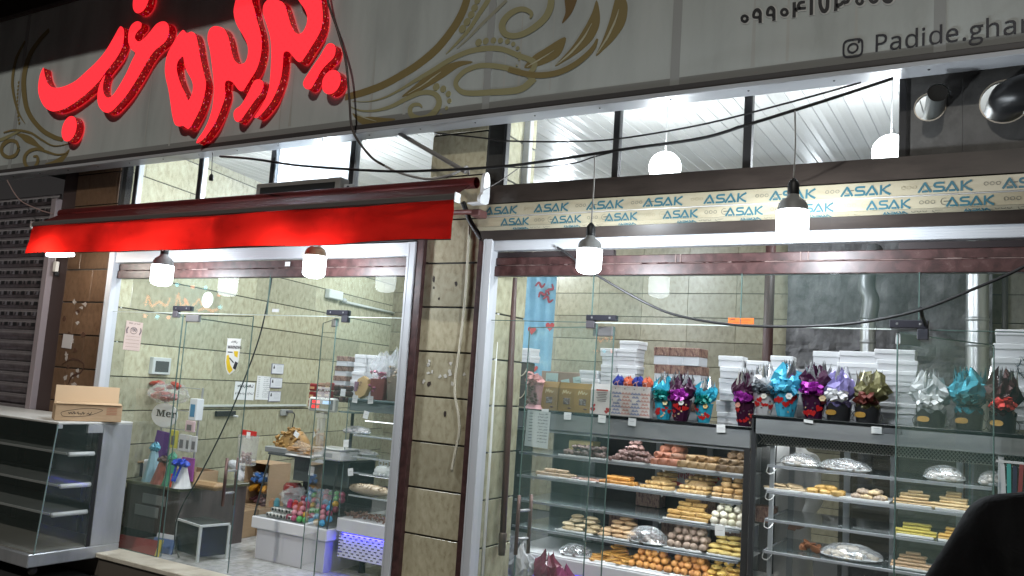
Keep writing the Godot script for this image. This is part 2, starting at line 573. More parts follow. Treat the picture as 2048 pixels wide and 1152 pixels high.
func ground_and_walls() -> void:
	var asphalt := textured(noise_picture(512, 61, 0.12, [[0.0, 0.018, 0.018, 0.019], [0.6, 0.05, 0.05, 0.05], [1.0, 0.085, 0.083, 0.08]], 0.0, 4), 0.9, 0.75, Color.WHITE, Vector3.ZERO, grain, 0.2)
	structure("street", boxm(Vector3(-60, -0.5, -30), Vector3(60, -0.2, 60)), asphalt)
	# worn stone doorstep in slabs
	var doorstone := textured(noise_picture(256, 75, 0.02, [[0.0, 0.36, 0.31, 0.24], [0.5, 0.54, 0.49, 0.40], [1.0, 0.62, 0.57, 0.48]], 0.1, 5), 0.8, 0.4)
	var step := thing("stone_doorstep", "pale worn marble doorstep along the foot of the shop front", "doorstep")
	for k in 9:
		part("slab", cube(Vector3(0.996, 0.04, 0.245), 0.006), doorstone, step, xf(Vector3(-8.0 + k, -0.025, 0.12)))
		part("shadow_riser", cube(Vector3(0.998, 0.15, 0.2)), mat(0.09, 0.075, 0.06, 0.8), step, xf(Vector3(-8.0 + k, -0.121, 0.10)))  # dark colour here stands in for the shadow line below the slab
	# shop floor
	var fl := structure("shop_floor", boxm(Vector3(-10.0, -0.2, -6.0), Vector3(3.0, -0.075, -0.005)), mat(0.08, 0.08, 0.08, 0.8))
	var floor_stone := noise_picture(256, 71, 0.03, [[0.0, 0.30, 0.30, 0.29], [0.6, 0.44, 0.44, 0.43], [1.0, 0.52, 0.52, 0.50]], 0.15, 5)
	var fm := [textured(floor_stone, 1.3, 0.22), textured(floor_stone, 1.3, 0.22, Color(0.95, 0.95, 0.94), Vector3(0.4, 0.1, 0.3))]
	for i in 12:
		for j in 7:
			part("tile", cube(Vector3(0.43, 0.016, 0.43), 0.002), fm[(i * 3 + j) % 2], fl, xf(Vector3(-8.1 + 0.436 * i, -0.067, -0.24 - 0.436 * j)))
	# ceiling of long plastic strips running towards the back
	var ce := structure("ceiling", boxm(Vector3(-10.0, 3.72, -6.0), Vector3(3.0, 3.9, -0.2)), mat(0.3, 0.3, 0.3, 0.8))
	var strip := Shape.new()
	var pr := PackedVector2Array([Vector2(-0.056, -0.004), Vector2(-0.053, -0.010), Vector2(-0.012, -0.013), Vector2(0.012, -0.011), Vector2(0.053, -0.010), Vector2(0.056, -0.004)])
	strip.prism(pr, 0.0, 5.7)
	var sm := strip.done()
	var cm := [mat(0.56, 0.56, 0.54, 0.35), mat(0.52, 0.52, 0.50, 0.35), mat(0.48, 0.48, 0.46, 0.35)]
	for i in 86:
		part("ceiling_strip", sm, cm[(i * 7) % 3], ce, xf(Vector3(-7.9 + 0.116 * i, 3.72, -5.95)))
	# pillar between the two openings
	var pil := thing("marble_pillar", "mottled beige marble pillar between the two shop windows", "pillar", Vector3(-3.573, 0, 0))
	tiled(pil, 0.0, 0.461, -0.2, 3.62, 0.55, 0.3082, 2.0, 0.0, m_tile, 0.5, 0.012)
	# stains and torn paper left on the stone
	for q in [[-3.471, 2.282, 0.012, 0.03], [-3.284, 2.257, 0.014, 0.022], [-3.466, 2.229, 0.01, 0.014], [-3.445, 1.56, 0.016, 0.026], [-3.294, 1.37, 0.012, 0.026], [-3.56, 2.403, 0.03, 0.008], [-3.416, 2.152, 0.008, 0.01]]:
		var pl := PackedVector2Array()
		for k in 9:
			pl.append(Vector2(q[2] * R(0.5, 1.2) * cos(TAU * k / 9), q[3] * R(0.5, 1.2) * sin(TAU * k / 9)))
		var st := Shape.new()
		st.prism(pl, 0.0005, 0.002)
		part("glue_stain", st.done(), mat(0.03, 0.02, 0.014, 0.8), pil, xf(Vector3(q[0] - pil.position.x, q[1], 0)))
	for k in 14:
		var pl := PackedVector2Array()
		for i in 5:
			pl.append(Vector2(R(0.004, 0.02) * cos(TAU * i / 5), R(0.004, 0.026) * sin(TAU * i / 5)))
		var st := Shape.new()
		st.prism(pl, 0.0005, 0.0025)
		part("torn_paper", st.done(), mat(0.55, 0.53, 0.48, 0.8), pil, xf(Vector3(R(0.03, 0.42), R(1.55, 1.72), 0)))
	# inner side of the pillar, seen through the right glass
	var side := thing("pillar_side_wall", "marble side of the pillar inside the right window, behind the brown pipe", "wall", Vector3(-2.98, 0, -0.03), PI / 2)
	tiled(side, 0.0, 0.42, -0.06, 3.6, 0.55 - 0.03, 0.3082, 2.0, 0.0, m_wall_tile, 0.3, 0.01)
	# wall to the left of the left opening
	var jam := thing("red_light_tinted_pier", "stained marble pier tinted with red awning light, between the roller shutter and left window", "wall", Vector3(-7.79, 0, 0))
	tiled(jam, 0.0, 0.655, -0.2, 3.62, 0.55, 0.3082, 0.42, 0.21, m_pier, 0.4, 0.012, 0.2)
	for k in 22:
		var pl := PackedVector2Array()
		for i in 6:
			pl.append(Vector2(R(0.006, 0.05) * cos(TAU * i / 6), R(0.006, 0.035) * sin(TAU * i / 6)))
		var st := Shape.new()
		st.prism(pl, 0.0005, 0.002)
		part("torn_paper" if k % 3 else "rust_stain", st.done(), mat(0.32, 0.28, 0.25, 0.8) if k % 3 else mat(0.06, 0.025, 0.012, 0.8), jam, xf(Vector3(R(0.06, 0.4), R(1.3, 2.1), 0)))
	part("torn_poster", cube(Vector3(0.15, 0.13, 0.004)), mat(0.40, 0.37, 0.36, 0.8), jam, xf(Vector3(0.16, 1.72, 0.003), 0, 0, -0.05))
	var rust := Shape.new()
	rust.stroke([Vector3(0.12, 1.5, 0.01), Vector3(0.28, 1.56, 0.014), Vector3(0.45, 1.52, 0.016), Vector3(0.42, 1.44, 0.012), Vector3(0.3, 1.4, 0.02), Vector3(0.26, 1.33, 0.01)], 0.003)
	part("rust_stain", rust.done(), mat(0.05, 0.02, 0.01, 0.8), jam)
	# building above the sign, the slab that overhangs the pavement, the dark wall past the shutter
	var up := thing("upper_wall", "dark rendered wall of the building above the shop sign", "wall")
	part("render", boxm(Vector3(-16, 5.06, -0.3), Vector3(6, 7.0, 0.02)), mat(0.06, 0.045, 0.04, 0.9), up)
	part("lintel", boxm(Vector3(-16, 3.6, -0.3), Vector3(6, 5.06, -0.03)), mat(0.10, 0.09, 0.08, 0.9), up)
	var slab := thing("overhanging_slab", "concrete slab of the storey above, overhanging the pavement", "slab")
	part("concrete", boxm(Vector3(-16, 5.42, 0.02), Vector3(6, 5.7, 1.45)), mat(0.15, 0.14, 0.13, 0.9), slab)
	# side and back walls of the shop
	var lw := thing("left_shop_wall", "long mottled green-beige marble wall inside the left window", "wall", Vector3(-7.018, 0, -0.055), deg_to_rad(102.757))
	tiled(lw, 0.0, 6.4, -0.06, 3.72, 1.43 - 0.3135 * 6, 0.3135, 1.3, 0.65, m_wall_tile, 0.15, 0.009, 0.15)
	var bw := thing("back_shop_wall", "beige tiled back wall of the shop above the counters", "wall", Vector3(-8.7, 0, -5.6))
	tiled(bw, 0.0, 9.6, -0.06, 3.72, 1.97 - 0.307 * 7, 0.307, 0.62, 0.0, m_back, 0.2, 0.007, 0.2)
	var rw := thing("right_shop_wall", "tiled right end wall of the shop", "wall", Vector3(1.6, 0, -5.6), -PI / 2)
	tiled(rw, 0.0, 5.6, -0.06, 3.72, 1.97 - 0.307 * 7, 0.307, 2.8, 0.0, m_wall_tile, 0.2, 0.009)
	# front wall right of the right window
	var fr := thing("right_front_wall", "marble front wall right of the right window", "wall", Vector3(0.75, 0, 0))
	tiled(fr, 0.0, 3.0, -0.2, 3.62, 0.55, 0.3082, 0.62, 0.31, m_tile, 0.3, 0.012)

func roller_shutter() -> void:
	var o := thing("roller_shutter", "dark closed roller shutter at the far left, slotted in its upper part", "roller shutter")
	var slat := Shape.new()
	slat.smooth(true)
	var sec := PackedVector2Array([Vector2(0.0, 0.0), Vector2(0.012, 0.006), Vector2(0.020, 0.03), Vector2(0.022, 0.055), Vector2(0.016, 0.088), Vector2(0.003, 0.102), Vector2(-0.006, 0.102), Vector2(-0.006, 0.0)])
	var tr := Transform3D(Basis(Vector3(0, 0, 1), Vector3(0, 1, 0), Vector3(-1, 0, 0)), Vector3.ZERO)
	slat.prism(sec, -4.2, 0.0, Transform3D(Basis(Vector3(0, 0, 1), Vector3(0, 1, 0), Vector3(1, 0, 0)), Vector3.ZERO))
	var sm := slat.done()
	var paint := textured(noise_picture(256, 81, 0.03, [[0.0, 0.03, 0.024, 0.027], [0.6, 0.075, 0.06, 0.066], [1.0, 0.115, 0.095, 0.1]], 0.0, 5), 1.4, 0.45)
	for k in 32:
		var y := -0.16 + 0.104 * k
		var s := part("slat", sm, paint, o, xf(Vector3(-8.1, y, -0.04)))
		if y > 1.75:
			var h := Shape.new()
			for i in 26:
				var x := -0.09 - 0.155 * i - (0.07 if k % 2 else 0.0)
				h.box(Vector3(x, 0.05, 0.0215), Vector3(0.06, 0.036, 0.003), 0.0)
				h.box(Vector3(x + 0.072, 0.05, 0.0215), Vector3(0.02, 0.03, 0.003), 0.0)
			part("slot", h.done(), mat(0.008, 0.008, 0.01, 0.7), s).set_meta("kind", "stuff")
			var g := Shape.new()
			for i in 26:
				if rng.randf() < 0.75:
					g.box(Vector3(-0.09 - 0.155 * i - (0.07 if k % 2 else 0.0) - 0.068, 0.05, 0.0215), Vector3(0.05, 0.036, 0.003), 0.0)
			part("slot_cover", g.done(), mat(0.16, 0.15, 0.17, 0.6), s).set_meta("kind", "stuff")
	part("guide_rail", boxm(Vector3(-8.1, -0.2, -0.06), Vector3(-8.02, 3.1, 0.05), 0.004), mat(0.25, 0.21, 0.22, 0.5), o)
	part("frame_post", boxm(Vector3(-8.02, -0.2, -0.1), Vector3(-7.80, 3.62, -0.01), 0.004), mat(0.045, 0.028, 0.026, 0.6), o)

func shop_sign() -> void:
	var cloth := textured(noise_picture(512, 91, 0.012, [[0.0, 0.38, 0.405, 0.395], [0.5, 0.48, 0.515, 0.50], [1.0, 0.55, 0.58, 0.565]], 0.12, 5, Vector2(1.0, 0.25)), 0.35, 0.5, Color.WHITE, Vector3.ZERO, grain, 0.02)
	var o := thing("shop_sign", "long pale banner sign with gold scroll print above the shop front", "sign")
	var zf := 0.187
	var gold := mat(0.24, 0.185, 0.075, 0.5)
	var olive := mat(0.33, 0.305, 0.165, 0.5)
	var dark_gold := mat(0.18, 0.115, 0.045, 0.5)
	var hi := mat(0.48, 0.46, 0.33, 0.5)
	var fadeg := mat(0.33, 0.32, 0.24, 0.5)
	var xs := [-13.0, -8.667, -5.294, -3.023, -1.708, -0.309, 4.0]
	for k in xs.size() - 1:
		part("banner_panel", boxm(Vector3(xs[k] + 0.001, 3.37, 0.07), Vector3(xs[k + 1] - 0.001, 5.04, zf - (0.0006 if k % 2 else 0.0)), 0.002), cloth, o)
	for x in [xs[1], xs[3], xs[4], xs[5]]:
		part("banner_seam", boxm(Vector3(x - 0.028, 3.40, zf), Vector3(x + 0.028, 5.02, zf + 0.0025)), mat(0.34, 0.35, 0.345, 0.6), o)
	# darker band along the lower edge
	part("lower_dark_band", boxm(Vector3(-13, 3.40, zf), Vector3(4, 3.45, zf + 0.0012)), mat(0.25, 0.255, 0.245, 0.7), o)
	part("lower_lip", boxm(Vector3(-13, 3.365, 0.06), Vector3(4, 3.402, zf + 0.016), 0.004), mat(0.055, 0.05, 0.05, 0.5), o)
	part("lower_trim", boxm(Vector3(-13, 3.335, 0.055), Vector3(4, 3.363, zf + 0.022), 0.003), alu, o)
	part("upper_trim", boxm(Vector3(-13, 5.03, 0.06), Vector3(4, 5.07, zf + 0.02), 0.003), mat(0.10, 0.08, 0.075, 0.5), o)
	for k in 20:
		var x := R(-8.4, 0.6)
		var y := 3.46 + R(0.0, 0.05)
		var dr := Shape.new()
		dr.stroke([Vector3(x, y - 0.03, R(0.006, 0.03)), Vector3(x + R(-0.004, 0.004), y + R(0.08, 0.3), R(0.004, 0.016)), Vector3(x + R(-0.006, 0.006), y + R(0.35, 0.8), 0.001)], zf + 0.0014 + 0.00001 * k, Transform3D(), 4, 0.0)
		part("drip_stain", dr.done(), [mat(0.46, 0.47, 0.45, 0.6), mat(0.49, 0.50, 0.475, 0.6), mat(0.44, 0.44, 0.41, 0.6)][k % 3], o)
	var scr := Shape.new()
	for x in range(-28, 4):
		scr.lathe([Vector2(0.007, 0.0), Vector2(0.005, -0.004), Vector2(0, -0.005)], 8, xf(Vector3(x * 0.46 + 0.1, 3.334, 0.15)))
	part("screw", scr.done(), mat(0.06, 0.06, 0.06, 0.5), o).set_meta("kind", "stuff")
	# gold medallion and scrolls
	var d4 := [-4.275, 3.633, 0.0493, -4.205, 3.639, 0.0541, -4.101, 3.65, 0.0576, -3.934, 3.68, 0.0586, -3.773, 3.732, 0.0599, -3.618, 3.796, 0.0631, -3.468, 3.886, 0.0671, -3.355, 3.997, 0.0661, -3.282, 4.1, 0.0661, -3.241, 4.207, 0.0625, -3.221, 4.327, 0.0594]
	var s := Shape.new()
	s.stroke(triples(d4), zf + 0.002)
	part("medallion_border", s.done(), gold, o)
	var list := [
		[olive, [-3.381, 3.838, 0.0064, -3.314, 3.89, 0.0192, -3.211, 3.979, 0.0322, -3.131, 4.083, 0.0366, -3.052, 4.191, 0.0428, -2.993, 4.301, 0.0319]],
		[fadeg, [-3.292, 3.865, 0.0063, -3.207, 3.921, 0.0167, -3.114, 3.998, 0.025, -3.004, 4.079, 0.0268, -2.914, 4.148, 0.0247]],
		[olive, [-4.2, 3.592, 0.0037, -4.036, 3.573, 0.0075, -3.891, 3.588, 0.0138, -3.762, 3.627, 0.0204, -3.607, 3.688, 0.0304, -3.485, 3.734, 0.0362, -3.356, 3.787, 0.0374, -3.208, 3.826, 0.0389, -3.061, 3.831, 0.0396, -2.925, 3.806, 0.0356, -2.799, 3.746, 0.036, -2.666, 3.673, 0.0393, -2.714, 3.581, 0.0466]],
		[olive, [-4.207, 3.551, 0.0071, -4.109, 3.512, 0.0125, -3.971, 3.497, 0.0186, -3.827, 3.513, 0.0292, -3.701, 3.552, 0.0354, -3.575, 3.582, 0.035, -3.47, 3.569, 0.0353, -3.414, 3.523, 0.0426, -3.413, 3.462, 0.052, -3.475, 3.404, 0.0497, -3.557, 3.395, 0.0399, -3.634, 3.425, 0.0364, -3.655, 3.472, 0.0394, -3.631, 3.5, 0.0298, -3.578, 3.498, 0.0221, -3.549, 3.473, 0.0121]],
		[olive, [-2.659, 3.574, 0.056, -2.763, 3.509, 0.048, -2.987, 3.516, 0.0422, -3.183, 3.535, 0.0374, -3.261, 3.579, 0.0338, -3.276, 3.632, 0.0406, -3.216, 3.689, 0.0397, -3.11, 3.714, 0.0374, -3.003, 3.703, 0.0365, -2.877, 3.669, 0.0369, -2.772, 3.63, 0.0379]],
		[gold, [-2.863, 3.658, 0.0346, -2.76, 3.62, 0.0378, -2.66, 3.592, 0.0394, -2.562, 3.582, 0.0405, -2.468, 3.59, 0.0409, -2.377, 3.621, 0.041, -2.3, 3.668, 0.0393, -2.248, 3.718, 0.0329, -2.225, 3.771, 0.013]],
		[olive, [-2.721, 3.987, 0.0141, -2.713, 4.015, 0.0279, -2.745, 4.045, 0.0315, -2.8, 4.064, 0.0373, -2.867, 4.051, 0.0463, -2.918, 4.013, 0.0539, -2.935, 3.967, 0.0534, -2.91, 3.914, 0.0425, -2.847, 3.886, 0.0395, -2.767, 3.888, 0.0445, -2.683, 3.92, 0.0495, -2.615, 3.966, 0.0539, -2.58, 4.023, 0.0543, -2.572, 4.087, 0.0494, -2.583, 4.161, 0.0441]],
		[olive, [-8.533, 3.793, 0.0244, -8.789, 3.739, 0.0397, -8.944, 3.713, 0.0333, -9.069, 3.651, 0.0186]],
		[gold, [-8.28, 4.798, 0.0472, -8.452, 4.693, 0.0636, -8.575, 4.552, 0.0807, -8.617, 4.346, 0.0819, -8.538, 4.099, 0.0701, -8.412, 3.929, 0.0559, -8.182, 3.765, 0.0478, -7.952, 3.667, 0.0441, -7.801, 3.629, 0.0361]],
		[gold, [-8.685, 4.742, 0.0331, -8.804, 4.571, 0.0491, -8.819, 4.345, 0.0457, -8.74, 4.149, 0.0351, -8.621, 3.977, 0.0237, -8.482, 3.852, 0.0062]],
		[gold, [-7.692, 3.49, 0.0077, -7.852, 3.485, 0.0171, -8.025, 3.524, 0.0243, -8.203, 3.57, 0.0301, -8.35, 3.557, 0.0423, -8.411, 3.492, 0.058, -8.347, 3.404, 0.0361, -8.235, 3.383, 0.0369, -8.173, 3.435, 0.0527, -8.196, 3.494, 0.0284, -8.261, 3.499, 0.0177]],
		[gold, [-8.535, 3.605, 0.0408, -8.596, 3.675, 0.0348, -8.725, 3.699, 0.0394, -8.84, 3.657, 0.0629, -8.82, 3.576, 0.0453, -8.695, 3.527, 0.0358, -8.576, 3.543, 0.0455, -8.535, 3.605, 0.053]],
		[gold, [-7.671, 3.58, 0.0051, -7.933, 3.578, 0.0122, -8.159, 3.661, 0.0201, -8.372, 3.751, 0.0225, -8.648, 3.803, 0.0208, -8.85, 3.796, 0.014]],
	]
	for q in list:
		s = Shape.new()
		s.stroke(triples(q[1]), zf + 0.003 + 0.0003 * list.find(q))
		part("scroll_print", s.done(), q[0], o)
	var leaves := [
		[gold, [-3.703, 3.575, -3.557, 3.606, -3.406, 3.662, -3.27, 3.727, -3.152, 3.748, -3.213, 3.766, -3.304, 3.77, -3.424, 3.748, -3.564, 3.687, -3.665, 3.624, -3.736, 3.579]],
		[gold, [-4.189, 3.502, -4.104, 3.466, -4, 3.455, -3.874, 3.432, -3.779, 3.414, -3.87, 3.387, -3.969, 3.379, -4.062, 3.397, -4.136, 3.441]],
		[gold, [-2.743, 3.654, -2.682, 3.723, -2.607, 3.759, -2.458, 3.819, -2.46, 3.749, -2.494, 3.696, -2.568, 3.665, -2.651, 3.65]],
		[gold, [-2.515, 3.634, -2.409, 3.736, -2.329, 3.845, -2.275, 3.946, -2.246, 4.028, -2.217, 3.919, -2.225, 3.834, -2.275, 3.756, -2.357, 3.699, -2.441, 3.659]],
		[gold, [-2.23, 3.661, -2.191, 3.755, -2.15, 3.879, -2.122, 4.006, -2.102, 4.071, -2.045, 3.992, -2.032, 3.922, -2.048, 3.834, -2.108, 3.753, -2.175, 3.695]],
		[dark_gold, [-2.483, 3.914, -2.463, 3.985, -2.475, 4.069, -2.472, 4.122, -2.383, 4.1, -2.391, 4.037, -2.424, 3.966]],
		[gold, [-8.614, 3.754, -8.527, 3.759, -8.339, 3.703, -8.191, 3.613, -8.095, 3.561, -8.275, 3.608, -8.438, 3.661, -8.54, 3.721]],
		[gold, [-8.051, 3.407, -7.902, 3.433, -7.77, 3.478, -7.68, 3.526, -7.706, 3.46, -7.81, 3.383, -7.929, 3.369]],
	]
	for q in leaves:
		s = Shape.new()
		s.prism(rounded(pairs(q[1])), zf + 0.0005, zf + 0.0022)
		part("leaf_print", s.done(), q[0], o)
	var veins := [[-3.683, 3.59, 0.0041, -3.56, 3.638, 0.0092, -3.48, 3.68, 0.0103, -3.411, 3.715, 0.0041], [-4.154, 3.499, 0.0036, -4.08, 3.459, 0.0079, -3.951, 3.415, 0.0035], [-2.723, 3.657, 0.004, -2.634, 3.692, 0.0093, -2.528, 3.739, 0.0026], [-2.503, 3.641, 0.004, -2.413, 3.701, 0.0147, -2.326, 3.787, 0.0134, -2.27, 3.879, 0.0027], [-2.222, 3.674, 0.0039, -2.156, 3.772, 0.0142, -2.109, 3.873, 0.0115, -2.09, 3.941, 0.0025]]
	for q in veins:
		s = Shape.new()
		s.stroke(triples(q), zf + 0.0042)
		part("vein_print", s.done(), hi, o)
	for q in [[-3.15, 4.186, 0.025], [-3.17, 4.138, 0.027], [-3.193, 4.092, 0.027], [-3.224, 4.046, 0.028], [-3.258, 4.001, 0.029], [-3.442, 3.61, 0.028], [-3.381, 3.587, 0.025], [-3.334, 3.546, 0.022], [-3.321, 3.495, 0.018], [-3.34, 3.446, 0.014], [-3.383, 3.404, 0.01], [-3.439, 3.367, 0.007], [-3.116, 3.882, 0.026], [-3.057, 3.883, 0.024], [-2.997, 3.878, 0.022], [-2.941, 3.869, 0.02], [-2.885, 3.853, 0.019], [-2.839, 3.829, 0.016], [-2.803, 3.795, 0.014], [-2.786, 3.757, 0.012], [-2.784, 3.716, 0.01], [-2.801, 3.676, 0.007]]:
		s = Shape.new()
		s.lathe([Vector2(0, 0.0035), Vector2(q[2], 0.0035), Vector2(q[2], 0.0)], 18, Transform3D(Basis(Vector3.RIGHT, PI / 2), Vector3(q[0], q[1], zf + 0.0004)))
		part("dot_print", s.done(), olive, o)
	for k in 12:
		s = Shape.new()
		s.lathe([Vector2(0, 0.003), Vector2(0.016, 0.003), Vector2(0.016, 0.0)], 10, Transform3D(Basis(Vector3.RIGHT, PI / 2), Vector3(-8.7 + 0.003 * k * k * 0.3, 4.308 - 0.04 * k, zf + 0.0005)))
		part("dot_print", s.done(), gold, o)
	# telephone number, cut by the top of the picture
	var digit := func(strokes: Array) -> void:
		var a := Shape.new()
		var b := Shape.new()
		for q in strokes:
			a.stroke(triples(q), zf + 0.004)
			var w := triples(q)
			for i in w.size():
				w[i] += Vector3(0.003, -0.0035, 0.011)
			b.stroke(w, zf + 0.0025)
		part("digit_outline", b.done(), mat(0.62, 0.62, 0.60, 0.6), o)
		part("digit", a.done(), mat(0.008, 0.008, 0.011, 0.5), o)
	digit.call([[-1.289, 3.745, 0.0168, -1.291, 3.737, 0.0176, -1.297, 3.731, 0.018, -1.305, 3.73, 0.0165, -1.313, 3.734, 0.0151, -1.32, 3.741, 0.0149, -1.322, 3.751, 0.016, -1.32, 3.759, 0.0178, -1.314, 3.764, 0.0181, -1.306, 3.765, 0.0165, -1.298, 3.761, 0.0151, -1.291, 3.754, 0.0149, -1.289, 3.745, 0.0152]])
	digit.call([[-1.217, 3.708, 0.0187, -1.218, 3.74, 0.0186, -1.22, 3.771, 0.0186, -1.236, 3.789, 0.0205, -1.252, 3.777, 0.0194, -1.253, 3.749, 0.0156, -1.225, 3.743, 0.0152]])
	digit.call([[-1.141, 3.708, 0.0184, -1.142, 3.74, 0.0183, -1.144, 3.772, 0.0183, -1.16, 3.789, 0.0204, -1.175, 3.777, 0.0191, -1.176, 3.749, 0.0154, -1.149, 3.744, 0.0151]])
	digit.call([[-1.068, 3.745, 0.016, -1.07, 3.737, 0.0169, -1.076, 3.732, 0.0175, -1.084, 3.731, 0.0161, -1.092, 3.734, 0.0147, -1.099, 3.742, 0.0144, -1.101, 3.751, 0.0153, -1.099, 3.759, 0.017, -1.093, 3.765, 0.0176, -1.085, 3.766, 0.0162, -1.077, 3.762, 0.0147, -1.071, 3.754, 0.0143, -1.068, 3.745, 0.0146]])
	digit.call([[-1.032, 3.709, 0.0189, -1.032, 3.754, 0.0189, -1.033, 3.798, 0.0189], [-1.03, 3.756, 0.0154, -1, 3.755, 0.0153, -0.969, 3.753, 0.0163], [-0.975, 3.789, 0.0155, -1.001, 3.789, 0.0185, -1.009, 3.773, 0.016, -1, 3.755, 0.0132]])
	digit.call([[-0.94, 3.708, 0.0186, -0.941, 3.754, 0.0185, -0.942, 3.814, 0.0186]])
	digit.call([[-0.897, 3.817, 0.0192, -0.894, 3.756, 0.0186, -0.876, 3.718, 0.021, -0.858, 3.734, 0.02, -0.857, 3.809, 0.0192]])
	digit.call([[-0.814, 3.709, 0.0181, -0.813, 3.751, 0.0181, -0.813, 3.801, 0.0181], [-0.812, 3.74, 0.0173, -0.789, 3.741, 0.0189, -0.776, 3.755, 0.0177, -0.756, 3.75, 0.0188, -0.743, 3.778, 0.0166]])
	digit.call([[-0.679, 3.741, 0.0156, -0.681, 3.733, 0.0166, -0.686, 3.728, 0.0176, -0.693, 3.727, 0.0164, -0.701, 3.731, 0.0148, -0.706, 3.738, 0.0142, -0.709, 3.746, 0.0149, -0.707, 3.755, 0.0167, -0.701, 3.76, 0.0177, -0.694, 3.761, 0.0165, -0.686, 3.757, 0.0147, -0.681, 3.75, 0.0141, -0.679, 3.741, 0.0143]])
	digit.call([[-0.607, 3.743, 0.0181, -0.609, 3.734, 0.0192, -0.615, 3.728, 0.0205, -0.624, 3.726, 0.0192, -0.633, 3.731, 0.0172, -0.639, 3.739, 0.0165, -0.642, 3.749, 0.0173, -0.639, 3.759, 0.0194, -0.633, 3.765, 0.0206, -0.625, 3.766, 0.0192, -0.616, 3.761, 0.0172, -0.609, 3.753, 0.0164, -0.607, 3.743, 0.0166]])
	digit.call([[-0.536, 3.735, 0.0205, -0.539, 3.724, 0.0217, -0.546, 3.717, 0.0233, -0.555, 3.716, 0.0219, -0.565, 3.721, 0.0196, -0.572, 3.73, 0.0187, -0.575, 3.742, 0.0196, -0.573, 3.753, 0.0219, -0.566, 3.76, 0.0235, -0.556, 3.761, 0.0219, -0.546, 3.756, 0.0195, -0.539, 3.747, 0.0186, -0.536, 3.735, 0.0188]])
	# account name with its rounded camera mark
	s = Shape.new()
	var cx := -0.722
	var cy := 3.487
	var rr := 0.047
	var sq := []
	for k in 33:
		var t := TAU * k / 32
		sq.append(Vector3(cx + rr * signf(cos(t)) * pow(absf(cos(t)), 0.5), cy + rr * signf(sin(t)) * pow(absf(sin(t)), 0.5), 0.0105))
	s.stroke(sq, zf + 0.004, Transform3D(), 2)
	var ci := []
	for k in 25:
		ci.append(Vector3(cx + 0.024 * cos(TAU * k / 24), cy + 0.024 * sin(TAU * k / 24), 0.0095))
	s.stroke(ci, zf + 0.004, Transform3D(), 2)
	s.box(Vector3(cx + 0.029, cy + 0.031, zf + 0.003), Vector3(0.011, 0.011, 0.002), 0.002)
	part("camera_mark", s.done(), mat(0.01, 0.01, 0.02, 0.5), o)
	lettering("account_name", "Padide.gharb", 0.132, mat(0.01, 0.01, 0.02, 0.5), o, xf(Vector3(-0.623, 3.416, zf + 0.003)), false)

